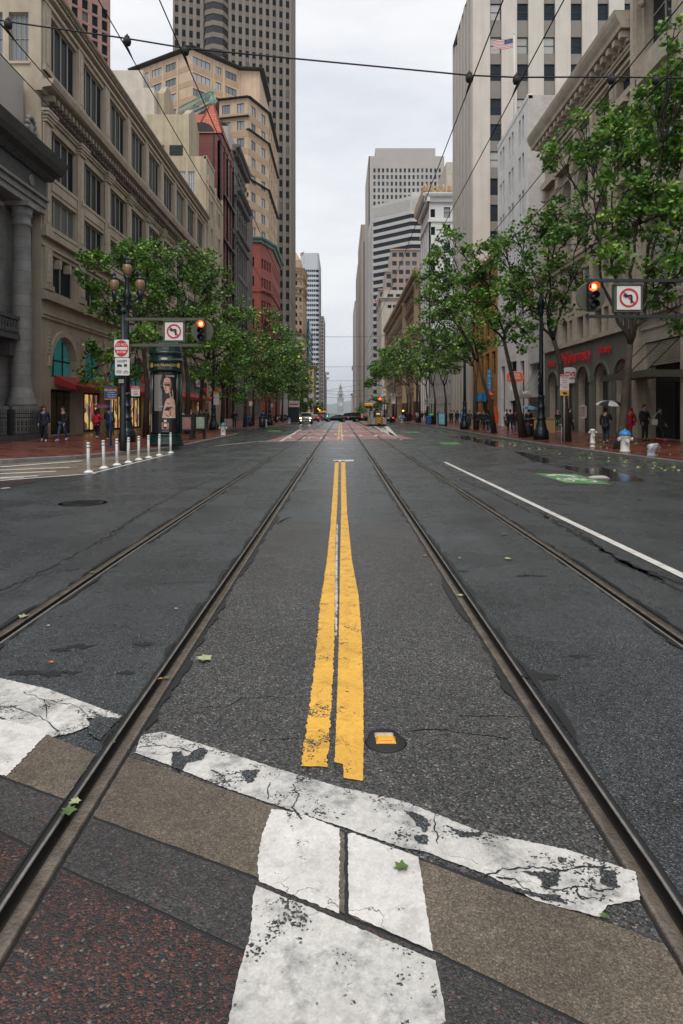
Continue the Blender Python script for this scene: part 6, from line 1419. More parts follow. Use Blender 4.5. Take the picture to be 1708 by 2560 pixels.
def tree(label, trunk, r0, clumps, nleaf, lsize, seed, simple=False, mt='leaf', group=None, forks=None):
    """trunk: points from the base to the fork; clumps: (centre, radii) in the crown"""
    rr = random.Random(seed); rg = np.random.default_rng(seed); base = Vector(trunk[0])
    root = empty('plane_tree', label, 'tree', base, 0, group)
    tm = MB(); bm_ = MB(); tp = [Vector(p) for p in trunk]; n = len(tp)
    rad = [r0 * (1.35 if k == 0 else 1) * (1 - .42 * k / (n - 1)) for k in range(n)]
    tm.tube([p - base for p in tp], rad, 10); fork = tp[-1]; rf = rad[-1]
    cen = []; sz_ = []
    vol = [c[1][0] * c[1][1] * c[1][2] for c in clumps]; tot = sum(vol)
    # a few main limbs, each feeding its own group of clumps
    nl = max(3, min(6, len(clumps) // 4)); idx = sorted(range(len(clumps)), key=lambda i: math.atan2(clumps[i][0][2] - fork.z, clumps[i][0][0] - fork.x)); grp = {}
    for q, i in enumerate(idx): grp[i] = q * nl // len(idx)
    prim = []
    wob = lambda pts, a: [p + Vector((rr.uniform(-a, a), rr.uniform(-a, a), rr.uniform(-a, a))) if 0 < k < len(pts) - 1 else p for k, p in enumerate(pts)]
    for g in range(nl):
        cs_ = [Vector(clumps[i][0]) for i in idx if grp[i] == g]; m_ = sum(cs_, Vector()) / len(cs_); end = fork.lerp(m_, .72)
        pts = wob(bez(fork, fork.lerp(end, .5) + Vector((rr.uniform(-.5, .5), rr.uniform(-.4, .4), rr.uniform(-.2, .5))), end, 8), .13); prim.append(pts)
        bm_.tube([p - base for p in pts], [rf * .78 * (1 - .62 * k / 8) for k in range(9)], 7)
    for i, ((c, r), vv) in enumerate(zip(clumps, vol)):
        c = Vector(c); pr = prim[grp[i]]; st = min(pr[2:], key=lambda p: (p - c).length + rr.uniform(0, .8))
        pts = wob(bez(st, st.lerp(c, .5) + Vector((rr.uniform(-.3, .3), rr.uniform(-.3, .3), rr.uniform(-.1, .35))), c, 7), .07)
        bm_.tube([p - base for p in pts], [rf * .30 * (1 - .75 * k / 7) + .01 for k in range(8)], 6)
        nsub = max(5, int(9 * (vv ** .5)))
        for q in range(nsub):
            u = Vector((rr.gauss(0, 1), rr.gauss(0, 1), rr.gauss(0, 1))).normalized(); f_ = rr.uniform(.35, 1.0) ** .6
            s = c + Vector((u.x * r[0], u.y * r[1], u.z * r[2])) * f_
            a = pts[rr.randint(4, 7)]; m2 = a.lerp(s, .5) + Vector((0, 0, rr.uniform(-.1, .25)))
            bm_.tube([p - base for p in bez(a, m2, s, 3)], [.032, .022, .014, .007], 4)
            rs = rr.uniform(.24, .46) * (max(r) ** .4)
            k = max(4, int(nleaf * vv / tot / nsub * rr.uniform(.5, 1.5)))
            p = rg.normal(size=(k, 3)) * rs * np.array((.62, .62, .45)) + np.array(s); cen.append(p); sz_.append(lsize * rg.uniform(.6, 1.25, k))
        for q in range(3):    # bare twigs
            u = Vector((rr.gauss(0, 1), rr.gauss(0, 1), rr.gauss(.3, 1))).normalized(); a = pts[rr.randint(2, 6)]
            bm_.tube([p - base for p in bez(a, a + u * .5, a + u * 1.1 * max(r) + Vector((0, 0, -.1)), 4)], [.025, .02, .014, .009, .005], 4)
    tm.build('trunk', M['bark'], root); bm_.build('limb', M['barkdk'], root)
    leaf_mesh('crown', np.concatenate(cen), np.concatenate(sz_), simple, seed, mt, root, base)
    return root
def auto_clumps(c, R_, n, seed, rmin=.55, rmax=1.1, flat=.8):
    rr = random.Random(seed); out = []
    for k in range(n):
        u = Vector((rr.gauss(0, 1), rr.gauss(0, 1), rr.gauss(0, 1))).normalized() * (rr.uniform(.25, 1) ** .5)
        r = rr.uniform(rmin, rmax); out.append((Vector(c) + Vector((u.x * R_[0], u.y * R_[1], u.z * R_[2])), (r, r, r * flat)))
    return out
def pc(lst, y, dy=1.2, seed=0, m=1.0):        # clumps read off the photo at depth y: (u, v, radius px)
    rr = random.Random(seed); o = []
    for u, v, r in lst:
        yy = y + rr.uniform(-dy, dy); R_ = r / F * yy * m; o.append((P(u, v, yy), (R_, R_ * 1.1, R_ * .85)))
    return o
GRP_R, GRP_L = 'street trees along the pharmacy kerb', 'street trees along the arched building'
y = 28.6
tree('nearest large plane tree leaning behind the blue-topped hydrant', [P(1548, 1128, y), P(1556, 1080, y), P(1563, 1000, y), P(1570, 920, y), P(1576, 862, y)], .21,
     pc([(1400, 395, 52), (1470, 350, 60), (1440, 300, 36), (1555, 300, 66), (1540, 400, 60), (1640, 260, 66), (1690, 130, 50), (1680, 210, 60), (1660, 330, 70), (1600, 380, 62), (1700, 420, 70), (1640, 470, 66), (1560, 480, 60), (1490, 460, 44), (1510, 560, 44), (1600, 560, 66), (1690, 540, 60), (1660, 640, 62), (1560, 640, 54), (1640, 720, 56), (1720, 300, 70), (1740, 470, 70), (1700, 800, 44), (1490, 640, 34), (1690, 60, 36), (1740, 180, 60), (1740, 620, 60), (1690, 690, 48)], y, 1.4, 5), 11000, .20, 11, group=GRP_R)
y = 36.0
tree('second plane tree from the front on the right, beside the parking sign post', [P(1418, 1106, y), P(1412, 1000, y), P(1400, 900, y), P(1385, 850, y)], .19,
     pc([(1330, 560, 52), (1400, 520, 50), (1290, 590, 46), (1420, 600, 46), (1370, 640, 56), (1300, 660, 48), (1260, 620, 36), (1340, 720, 48), (1440, 690, 40), (1400, 760, 40), (1280, 720, 42), (1380, 570, 40), (1450, 560, 38), (1310, 780, 34), (1370, 810, 30), (1490, 600, 34)], y, 1.2, 6), 4800, .19, 12, mt='leaf2', group=GRP_R)
y = 42.8
tree('plane tree leaning left beside the black litter bin', [P(1307, 1094, y), P(1296, 1010, y), P(1276, 920, y), P(1260, 850, y)], .18,
     pc([(1210, 700, 46), (1270, 740, 44), (1160, 690, 42), (1230, 640, 42), (1180, 620, 34), (1130, 600, 28), (1300, 700, 36), (1250, 800, 40), (1310, 830, 34), (1190, 760, 40), (1330, 770, 34), (1290, 860, 30), (1150, 760, 36), (1110, 640, 26)], y, 1.3, 7), 5600, .2, 13, group=GRP_R)
y = 50.6
tree('crooked plane tree in front of the white plastered building', [P(1236, 1084, y), P(1226, 1010, y), P(1208, 950, y), P(1196, 905, y)], .17,
     pc([(1130, 700, 40), (1170, 740, 38), (1090, 680, 34), (1110, 620, 30), (1070, 640, 26), (1180, 810, 36), (1130, 780, 38), (1080, 740, 34), (1220, 860, 30), (1150, 860, 32), (1055, 690, 24), (1110, 575, 20), (1240, 800, 30)], y, 1.3, 8), 4000, .22, 14, True, group=GRP_R)
y = 59.8
tree('dark trunked plane tree before the ochre building', [P(1190, 1077, y), P(1187, 1010, y), P(1190, 950, y), P(1184, 915, y)], .17,
     pc([(1110, 780, 36), (1150, 820, 34), (1080, 800, 34), (1060, 740, 28), (1120, 860, 34), (1170, 880, 28), (1090, 700, 26), (1070, 860, 30), (1210, 880, 24), (1140, 900, 26)], y, 1.3, 9), 3200, .22, 15, True, mt='leaf2', group=GRP_R)
for k, (u, vb, y, uc, vt, lab) in enumerate([(1114, 1065, 78, 1100, 800, 'plane tree beside the blue lit street cabinet'), (1087, 1061, 88, 1066, 790, 'plane tree next to the bins with the green bag'), (1068, 1059, 95, 1030, 810, 'plane tree behind the speed limit sign'),
                                             (1049, 1057, 104, 1010, 830, 'thin plane tree by the person in the grey jacket'), (1026, 1052, 118, 985, 860, 'plane tree in front of the buff hotel'), (1018, 1050, 128, 965, 880, 'plane tree by the far traffic signs'), (990, 1046, 165, 945, 900, 'distant plane tree behind the tram stop'), (960, 1044, 200, 920, 960, 'farthest plane tree on the right beyond the tram stop')]):
    s = F / y; c = P(uc, (vt + 960) / 2, y); hh = (960 - vt) / 2 / s
    tree(lab, [P(u, vb, y), P(u + 1, 1000, y), P(u - 3, 965, y)], .16, auto_clumps(c, (hh * .85, 1.8, hh * .95), 11, 30 + k, .9, 1.5), 2000 if k < 5 else 1300, .30 if k < 5 else .42, 60 + k, True, 'leaf' if k % 2 else 'leaf2', GRP_R)
# left row
y = 41
tree('nearest plane tree on the left spreading behind the three-globe lamp post', [(px(365, y), y, .2), P(368, 960, y), P(360, 880, y), P(352, 820, y)], .17,
     pc([(240, 650, 40), (290, 630, 40), (330, 680, 44), (260, 720, 40), (215, 690, 24), (310, 760, 40), (350, 620, 34), (270, 790, 32), (300, 870, 40), (250, 880, 34), (220, 940, 26), (300, 940, 34), (350, 840, 40), (380, 720, 42), (340, 930, 30), (230, 770, 24), (260, 960, 24), (370, 660, 40)], y, 1.2, 20), 7600, .20, 21, group=GRP_L)
y = 48
tree('bushy plane tree directly above the round advertising column', [(px(470, y), y, .2), P(470, 960, y), P(460, 880, y), P(452, 820, y)], .18,
     pc([(400, 640, 46), (450, 640, 44), (490, 640, 30), (380, 700, 46), (440, 710, 50), (490, 700, 44), (400, 780, 46), (460, 790, 48), (520, 740, 36), (480, 860, 44), (420, 850, 40), (530, 820, 40), (400, 900, 30), (500, 920, 34), (380, 620, 30), (510, 650, 34), (540, 700, 30), (350, 760, 34), (345, 840, 30)], y, 1.3, 22), 8200, .21, 22, mt='leaf2', group=GRP_L)
y = 57
tree('plane tree behind the newspaper racks', [(px(500, y), y, .2), P(503, 980, y), P(515, 900, y)], .17,
     pc([(540, 760, 40), (500, 780, 38), (580, 800, 38), (560, 850, 42), (510, 860, 40), (600, 860, 34), (540, 920, 40), (500, 930, 30), (590, 910, 34), (570, 720, 30), (610, 770, 32), (530, 690, 34), (560, 670, 24), (625, 830, 30), (490, 820, 34)], y, 1.3, 23), 5600, .22, 23, True, group=GRP_L)
for k, (u, y, uc, vt, vb_, lab) in enumerate([(555, 62, 590, 760, 985, 'plane tree beside the white-based hydrant'), (612, 72, 632, 790, 985, 'plane tree just before the blue recycling bin'), (632, 80, 668, 820, 990, 'plane tree behind the blue recycling bin'), (664, 92, 690, 850, 990, 'plane tree above the black litter bin on the left pavement'), (690, 104, 712, 870, 1000, 'plane tree near the small white sign on the left pavement'),
                                         (705, 116, 725, 915, 1000, 'last plane tree of the left row before the crossing'), (722, 126, 738, 930, 1005, 'plane tree at the far left street corner')]):
    s = F / y; c = P(uc, (vt + vb_) / 2, y); hh = (vb_ - vt) / 2 / s
    tree(lab, [(px(u, y), y, .15 + rz(y)), P(u + 2, 1000, y), P(u + 1, 970, y)], .16, auto_clumps(c, (hh * 1.1, 2.0, hh * 1.0), 15, 80 + k, 1.0, 1.6), 3200, .27, 90 + k, True, 'leaf2' if k % 2 else 'leaf', GRP_L)
for k, (u, y, vt, lab) in enumerate([(765, 190, 985, 'distant tree behind the silver car'), (785, 240, 992, 'distant tree near the far amber lamps'), (752, 210, 995, 'low distant tree at the left far kerb'), (900, 420, 1012, 'tiny far tree right of the clock tower'), (935, 230, 985, 'distant tree behind the tram shelter')]):
    c = P(u, (vt + 1040) / 2, y); hh = (1040 - vt) / 2 / F * y
    tree(lab, [P(u, 1050, y), P(u, 1030, y)], .2, auto_clumps(c, (hh * 1.0, 2, hh * .8), 9, 120 + k, 1.2, 2.0), 1100, .5, 130 + k, True, 'leaf2')
# ================================================================ STREET FURNITURE
def at(name, label, cat, x, y, z=None, rz_=0, group=None): return empty(name, label, cat, (x, y, sz(x, y) if z is None else z), rz_, group)
def put(mb, name, m, parent, loc=None, rot=None): return mb.build(name, [M[q] for q in m] if isinstance(m, (list, tuple)) else M[m], parent, loc, rot)
# ---- lamp posts with three globes
def lamp_post(label, x, y, h=9.4):
    e = at('street_lamp', label, 'street lamp', x, y, None, 0, 'three-globe street lamps')
    k = h / 9.4; mb = MB()
    mb.lathe([(.44, 0), (.44, .42), (.40, .46), (.42, .52), (.33, .6), (.30, .8), (.24, 1.05), (.22, 1.12), (.27, 1.16), (.27, 1.24), (.2, 1.3), (.2, 1.75), (.23, 1.8), (.23, 1.86), (.19, 1.9), (.17, 2.35), (.21, 2.4), (.21, 2.46), (.14, 2.55)], n=8); put(mb, 'base', 'ironblue', e)
    mb = MB(); mb.lathe([(.135, 2.5), (.125, 4), (.105, 6.6 * k), (.1, 7.0 * k), (.15, 7.05 * k), (.15, 7.12 * k), (.11, 7.2 * k), (.2, 7.45 * k), (.24, 7.6 * k), (.14, 7.8 * k), (.09, 8.2 * k), (.13, 8.45 * k), (.16, 8.6 * k)], n=14); put(mb, 'shaft', 'ironblue', e)
    mb = MB()
    for s in (-1, 1): mb.tube([(0, 0, 7.35 * k), (s * .3, 0, 7.3 * k), (s * .55, 0, 7.42 * k), (s * .66, 0, 7.75 * k)], [.075, .06, .055, .07], 8); mb.tube([(0, 0, 6.9 * k), (s * .25, 0, 7.0 * k), (s * .45, 0, 7.3 * k)], .03, 6); mb.lathe([(.02, -.25), (.09, -.1), (.13, .1), (.15, .3)], (s * .66, 0, 7.5 * k), 10)
    put(mb, 'bracket', 'ironblue', e)
    for gx, gz in ((-.66, 7.82 * k), (.66, 7.82 * k), (0, 8.62 * k)):
        mb = MB(); n = 16; prof = [(.11, 0), (.18, .10), (.225, .25), (.235, .38), (.20, .50), (.13, .58)]
        mb.ring([[(gx + r * (1 + (.035 if j % 2 else 0)) * math.cos(2 * math.pi * j / 32), r * (1 + (.035 if j % 2 else 0)) * math.sin(2 * math.pi * j / 32), gz + z) for j in range(32)] for r, z in prof]); g = put(mb, 'globe', 'globe', e)
        mb = MB(); mb.lathe([(.17, .58), (.18, .64), (.1, .72), (.07, .8), (.1, .84), (.02, .98)], (gx, 0, gz), 10); put(mb, 'finial', 'ironblue', g)
    return e
lamp_post('three-globe cast iron street lamp behind the do not enter sign', px(318, 35), 35, 9.3); lamp_post('three-globe cast iron street lamp in front of the pharmacy', 11.45, 39, 9.6)
lamp_post('three-globe cast iron street lamp before the ochre building', px(1162, 62.6), 62.6, 9.8); lamp_post('cast iron street lamp half hidden by trees beside the parked newspaper racks', px(534, 59), 59, 9.6); lamp_post('far cast iron street lamp by the small white hydrant', px(674, 84), 84, 9.6)
# ---- traffic lights on double arms
def no_left(parent, x, z, w, y, box=True):
    if box:
        mb = MB(); mb.box(x - w / 2 - .07, x + w / 2 + .07, y, y + .2, z - w / 2 - .07, z + w / 2 + .07); mb.box(x - w / 2 - .09, x + w / 2 + .09, y - .06, y + .02, z + w / 2 + .03, z + w / 2 + .09); bx = put(mb, 'sign_housing', 'olive', parent)
    mb = MB(); mb.box(x - w / 2, x + w / 2, y - .03, y - .01, z - w / 2, z + w / 2); f = put(mb, 'sign_face', 'signw', parent)
    mb = MB(); n = 40; ro, ri = w * .40, w * .32
    def q(r, t, yy): return (x + r * math.cos(t), yy, z + r * math.sin(t))
    for k in range(n): a, b = 2 * math.pi * k / n, 2 * math.pi * (k + 1) / n; mb.face([q(ro, a, y - .045), q(ri, a, y - .045), q(ri, b, y - .045), q(ro, b, y - .045)])
    d = w * .033; t = R(135); ux, uz = math.cos(t), math.sin(t); L_ = ri * 1.01
    mb.face([(x + ux * L_ - uz * d, y - .044, z + uz * L_ + ux * d), (x + ux * L_ + uz * d, y - .044, z + uz * L_ - ux * d), (x - ux * L_ + uz * d, y - .044, z - uz * L_ - ux * d), (x - ux * L_ - uz * d, y - .044, z - uz * L_ + ux * d)]); put(mb, 'prohibition_ring', 'signr', f)
    mb = MB(); s = w; yy = y - .052
    for poly in ([(.06, -.22), (.15, -.22), (.15, .075), (.10, .135), (-.09, .115), (-.09, .04), (.06, .05)], [(-.27, .09), (-.09, .20), (-.09, -.02)]): mb.face([(x + a * s, yy, z + b * s) for a, b in poly])
    put(mb, 'turn_arrow', 'signk', f)
def signal_head(e, x, z, y, r=.45):
    mb = MB(); mb.ring([[(x + q * math.cos(2 * math.pi * k / 36), yy, z + q * math.sin(2 * math.pi * k / 36)) for k in range(36)] for q, yy in ((r, y + .05), (r, y + .02), (r - .02, y + .01))], 0, False); put(mb, 'backing_disc', 'olive', e)
    mb = MB(); mb.box(x - .13, x + .13, y - .2, y + .0, z - .38, z + .42); 
    for k in range(3):
        zc = z + .27 - .27 * k
        mb.ring([[(x + .125 * math.cos(t), yy, zc + .125 * math.sin(t)) for t in [math.pi * (-.15 + 1.3 * j / 12) for j in range(13)]] for yy in (y - .2, y - .42)], 0, True, False, False)
    put(mb, 'signal_housing', 'iron', e)
    for k in range(3):
        zc = z + .27 - .27 * k; mb = MB(); rr_ = .115 if k else .128
        mb.ring([[(x + q * math.cos(2 * math.pi * j / 20), yy, zc + q * math.sin(2 * math.pi * j / 20)) for j in range(20)] for q, yy in ((rr_, y - .205), (rr_ * .8, y - .235), (rr_ * .3, y - .25))]); o = put(mb, 'signal_lens', 'redlamp' if k == 0 else 'lens_d', e)
        if k == 0: mb = MB(); mb.ball((x, y - .25, zc), (.075, .02, .075), 12); put(mb, 'lamp_heart', 'redlamphot', o)
y = 27.5; xp = px(308, y); zb = sz(xp, y); e = at('traffic_light', 'red traffic light on double arms of the do not enter sign pole', 'traffic light', xp, y, None, 0, 'traffic lights on double arms')
L_ = lambda u, v: (px(u, y) - xp, ph(v, y) - zb)
mb = MB(); mb.tube([(0, 0, 0), (0, 0, .5), (0, 0, L_(0, 781)[1])], [.13, .115, .10], 12); mb.lathe([(.13, 0), (.13, .15), (.07, .22)], (0, 0, L_(0, 783)[1]), 10); put(mb, 'pole', 'iron', e)
for v in (798, 863):
    mb = MB(); x1, z = L_(511, v); mb.box(0, x1, -.05, .05, z - .055, z + .055); put(mb, 'arm', 'olive', e)
xc, zc = L_(437, 829); no_left(e, xc, zc, .72, -.1); xc, zc = L_(507, 829); signal_head(e, xc, zc, -.12, .45)
y = 20.9; xp = 11.3; zb = .16; e = empty('traffic_light', 'large red traffic light on double arms before the pharmacy trees', 'traffic light', (xp, y, zb), 0, 'traffic lights on double arms')
mb = MB(); mb.tube([(0, 0, 0), (0, 0, .5), (0, 0, 6.1)], [.13, .115, .10], 12); put(mb, 'pole', 'iron', e)
for v in (701.5, 791):
    mb = MB(); x1, z = L_(1467, v); mb.box(x1, 0, -.045, .045, z - .045, z + .045); put(mb, 'arm', 'iron', e)
xc, zc = L_(1568, 746); no_left(e, xc, zc, .72, -.1); xc, zc = L_(1474, 744); signal_head(e, xc, zc, -.12, .45)
# ---- sign plates
def plate(name, label, cat, w, h, x, y, z, m='signw', edge=None, group=None):
    e = empty(name, label, cat, (x, y, z), 0, group); mb = MB()
    r = min(w, h) * .08; pts = [(sx * (w / 2 - r) + r * math.cos(t), sz_ * (h / 2 - r) + r * math.sin(t)) for sx, sz_, t0 in ((1, 1, 0), (-1, 1, 90), (-1, -1, 180), (1, -1, 270)) for t in [R(t0 + 30 * k) for k in range(4)]]
    mb.ring([[(a, yy, b) for a, b in pts] for yy in (-.015, .01)], 0, False); put(mb, 'panel', m, e); return e
def txt(e, s, size, m, x, z, sq=1.0, y=-.02, bold=True): return sign_text(e, s, size, M[m], (x, y, z), 0, .002, bold, squash=sq)
y = 27.3; 
e = plate('do_not_enter_sign', 'square white do not enter sign with red disc', 'road sign', .585, .70, px(304, y), y, ph(871, y)); mb = MB()
mb.face([(.275 * math.cos(t), -.02, .33 * math.sin(t)) for t in [2 * math.pi * k / 36 for k in range(36)]]); put(mb, 'red_disc', 'signr', e); mb = MB(); mb.box(-.24, .24, -.028, -.022, -.055, .055); put(mb, 'white_bar', 'signw', e)
txt(e, 'DO NOT', .135, 'signw', 0, .15, .95, -.026); txt(e, 'ENTER', .135, 'signw', 0, -.15, .95, -.026)
e = plate('vehicle_exception_sign', 'white sign exempting trucks, buses, taxis and bicycles below the do not enter sign', 'road sign', .58, .70, px(306, y), y, ph(916.5, y))
txt(e, 'EXCEPT', .125, 'signk', 0, .21, .9); mb = MB(); Y = -.018
for (a, b, c, d) in ((-.2, -.06, .0, .09), (-.06, -.01, .0, .065), (.07, .19, .0, .1)): mb.face([(a, Y, c), (b, Y, c), (b, Y, d), (a, Y, d)])
for cx in (-.17, -.04, .09, .17): mb.face([(cx + .02 * math.cos(t), Y - .001, -.005 + .02 * math.sin(t)) for t in [k * .63 for k in range(10)]])
def ringf(mb, cx, cz, r, w, yy, n=18):
    for k in range(n): a, b = 2 * math.pi * k / n, 2 * math.pi * (k + 1) / n; mb.face([(cx + r * math.cos(a), yy, cz + r * math.sin(a)), (cx + (r - w) * math.cos(a), yy, cz + (r - w) * math.sin(a)), (cx + (r - w) * math.cos(b), yy, cz + (r - w) * math.sin(b)), (cx + r * math.cos(b), yy, cz + r * math.sin(b))])
ringf(mb, .085, -.23, .05, .012, Y); ringf(mb, .2, -.23, .05, .012, Y); mb.tube([(.085, Y, -.23), (.12, Y, -.16), (.18, Y, -.16), (.2, Y, -.23)], .006, 4); mb.tube([(.12, Y, -.16), (.145, Y, -.23), (.18, Y, -.16)], .006, 4)
for (a, b, c, d) in ((-.22, -.04, -.26, -.25), (-.22, -.04, -.16, -.15), (-.22, -.21, -.26, -.15), (-.05, -.04, -.26, -.15)): mb.face([(a, Y, c), (b, Y, c), (b, Y, d), (a, Y, d)])
put(mb, 'vehicle_symbols', 'signk', e); txt(e, 'TAXI', .085, 'signk', -.13, -.205)
e = plate('small_sign', 'small grey plate under the white exception sign', 'road sign', .2, .13, px(303, y), y, ph(953, y), 'reflect'); txt(e, 'ONLY', .07, 'signk', 0, 0)
y = 34.5; e = plate('no_stopping_sign', 'red topped no stopping any time sign on the left lamp post', 'road sign', .43, .50, px(339, y), y, ph(978, y)); mb = MB(); mb.box(-.21, .21, -.022, -.016, .15, .24); put(mb, 'red_header', 'signr', e); txt(e, 'TOW-AWAY', .06, 'signw', 0, .195, 1, -.026); txt(e, 'NO STOPPING', .055, 'signr', 0, .1); txt(e, 'ANY', .11, 'signr', 0, -.03); txt(e, 'TIME', .11, 'signr', 0, -.15)
mb = MB(); mb.box(-.3, -.18, 0, .02, -.02, .02); put(mb, 'bracket', 'iron', e)
y = 30; xw = px(277, y); e = at('wayfinding_sign', 'blue and wooden wayfinding sign on a thin blue pole', 'sign post', xw, y); z0 = e.location.z
mb = MB(); mb.tube([(0, 0, 0), (0, 0, 2.2)], .042, 8); mb.lathe([(.12, 0), (.12, .03), (.05, .05)]); put(mb, 'pole', 'signb', e)
za, zb_ = ph(999, y) - z0, ph(966, y) - z0; mb = MB(); mb.box(-.27, .27, -.04, .04, za, zb_); bp_ = put(mb, 'wood_board', mat('pale wood', (.42, .28, .14), .6) and 'tanst2', e)
M['wood'] = mat('amber wood board', (.40, .25, .11), .6, noise=.2, nscale=12); bp_.data.materials[0] = M['wood']
mb = MB(); mb.box(-.26, .26, -.06, -.042, za + .06, za + .38); put(mb, 'blue_panel', 'signb', e); mb = MB(); mb.box(-.28, .28, -.06, .06, zb_ - .09, zb_ + .02); put(mb, 'top_cap', 'signb', e)
for k, s in enumerate(('Chinatown', 'Union Square', 'Yerba Buena')): txt(e, s, .075, 'signw', .05, za + .32 - .1 * k, .9, -.065, False)
for u in (-.09, .12): mb = MB(); mb.box(u - .025, u + .025, -.05, -.042, za + .4, za + .48); put(mb, 'red_emblem', 'signr', e)
# ---- advertising column
y = 31.9; xk = px(416, y); e = at('advertising_column', 'dark green round advertising column with domed roof and gold lettering', 'kiosk', xk, y); rk = .70
mb = MB(); mb.lathe([(.80, 0), (.80, .16), (.76, .2), (.78, .26), (.74, .34), (.72, .5), (.74, .53), (.71, .56)], n=40); put(mb, 'base', 'green_dk', e)
mb = MB(); mb.lathe([(.66, .5), (.66, 3.45)], n=40); put(mb, 'drum', 'green_dk', e)
mb = MB(); mb.lathe([(.70, 3.42), (.78, 3.48), (.80, 3.52), (.78, 3.56), (.78, 3.86), (.81, 3.9), (.80, 3.98), (.74, 4.02), (.73, 4.18), (.76, 4.22), (.80, 4.26), (.80, 4.32), (.76, 4.36)], n=40); put(mb, 'cornice', 'green_dk', e)
mb = MB(); 
prof = [(.78, 4.34), (.77, 4.42), (.72, 4.60), (.58, 4.76), (.36, 4.86), (.24, 4.88)]
for k in range(16):
    a, b = 2 * math.pi * k / 16, 2 * math.pi * (k + 1) / 16
    for (r0, z0_), (r1, z1) in zip(prof, prof[1:]): mb.face([(r0 * math.cos(a), r0 * math.sin(a), z0_), (r0 * math.cos(b), r0 * math.sin(b), z0_), (r1 * math.cos(b), r1 * math.sin(b), z1), (r1 * math.cos(a), r1 * math.sin(a), z1)])
    mb.tube([(r * 1.005 * math.cos(a), r * 1.005 * math.sin(a), z) for r, z in prof], .012, 4)
put(mb, 'dome', 'green_dk', e); mb = MB(); mb.lathe([(.25, 4.86), (.16, 4.95), (.12, 5.0), (.05, 5.06), (.08, 5.1), (.02, 5.25)], n=12); put(mb, 'finial', 'green_dk', e)
def wrap(parent, name, m, poly, r, a0=-90):       # flat outline (metres along the arc, height) laid round the drum
    mb = MB(); mb.face([(r * math.cos(R(a0) + s / r), r * math.sin(R(a0) + s / r), z) for s, z in poly]); return put(mb, name, m, parent)
def wrap_rect(parent, name, m, s0, s1, z0, z1, r, n=12):
    mb = MB(); mb.ring([[(r * math.cos(R(-90) + (s0 + (s1 - s0) * k / n) / r), r * math.sin(R(-90) + (s0 + (s1 - s0) * k / n) / r), z) for k in range(n + 1)] for z in (z0, z1)], 0, True, False, False); return put(mb, name, m, parent)
for nm_, c_ in (('adbg', (.012, .012, .016)), ('adgrey', (.20, .185, .17)), ('skin_ad', (.62, .37, .27)), ('skin_sh', (.28, .13, .085)), ('hair_ad', (.014, .010, .010)), ('lip', (.30, .09, .08)), ('amberglass', (.42, .19, .12)), ('ivory', (.62, .60, .55)), ('adblue', (.10, .22, .36)), ('adsand', (.24, .20, .12))): M[nm_] = mat('poster ' + nm_, c_, .25, .5, noise=.12, nscale=6)
pa = wrap_rect(e, 'poster', 'adbg', -.48, .62, .62, 3.40, .68, 16)
sub = lambda m, s0, s1, z0, z1, r=.683: setattr(wrap_rect(pa, 'poster_area', m, s0, s1, z0, z1, r), 'parent', pa)
sub('adgrey', -.44, -.02, 1.62, 3.28)
def curve_fill(m, pts, r, nm_='poster_figure'):    # triangulated fine so that it follows the drum
    bm = bmesh.new(); vs = [bm.verts.new((s, z, 0)) for s, z in pts]; bm.faces.new(vs); bmesh.ops.triangulate(bm, faces=bm.faces[:]); r = .684 + (r - .684) * 1.7
    for _ in range(4): bmesh.ops.subdivide_edges(bm, edges=bm.edges[:], cuts=1)
    for v in bm.verts: s, z = v.co.x, v.co.y; v.co = (r * math.cos(R(-90) + s / r), r * math.sin(R(-90) + s / r), z)
    me = bpy.data.meshes.new(nm_); bm.to_mesh(me); bm.free(); me.materials.append(M[m]); o = bpy.data.objects.new(nm_, me); C.collection.objects.link(o); o.parent = pa; return o
ell = lambda cx, cz, rx, rz__, n=18, t0=0: [(cx + rx * math.cos(2 * math.pi * k / n + t0), cz + rz__ * math.sin(2 * math.pi * k / n + t0)) for k in range(n)]
curve_fill('hair_ad', ell(.22, 2.85, .33, .48), .686); curve_fill('hair_ad', [(.35, 2.9), (.55, 2.8), (.6, 2.3), (.5, 2.1), (.36, 2.3)], .6865)
curve_fill('skin_ad', [(-.02, 1.3), (.02, 1.55), (.08, 1.85), (.12, 2.05), (.2, 2.18), (.34, 2.22), (.46, 2.26), (.55, 2.12), (.6, 1.85), (.6, 1.32), (.4, 1.3)], .689)
curve_fill('skin_sh', [(.32, 1.3), (.3, 1.5), (.34, 1.7), (.38, 1.8), (.37, 1.5), (.42, 1.32)], .691); curve_fill('ivory', [(.28, 1.3), (.34, 1.42), (.44, 1.36), (.6, 1.36), (.6, 1.3)], .692)
curve_fill('skin_ad', [(.08, 3.1), (.2, 3.16), (.34, 3.1), (.4, 2.95), (.4, 2.72), (.33, 2.52), (.22, 2.42), (.14, 2.44), (.1, 2.56), (.06, 2.7), (.03, 2.8), (.05, 2.95)], .689); curve_fill('skin_sh', [(.34, 3.08), (.4, 2.95), (.4, 2.72), (.33, 2.52), (.3, 2.7), (.33, 2.9)], .691)
curve_fill('skin_ad', [(.28, 2.5), (.46, 2.6), (.5, 2.25), (.36, 2.2)], .688)
for cx in (.1, .26): curve_fill('hair_ad', ell(cx, 2.84, .045, .018, 10), .692); curve_fill('hair_ad', [(cx - .06, 2.90), (cx, 2.93), (cx + .07, 2.905), (cx, 2.915)], .692)
curve_fill('lip', ell(.15, 2.56, .05, .02, 10), .692); curve_fill('skin_sh', [(.14, 2.8), (.11, 2.67), (.17, 2.66)], .692)
sub('adbg', -.48, .62, .62, 1.3, .702)
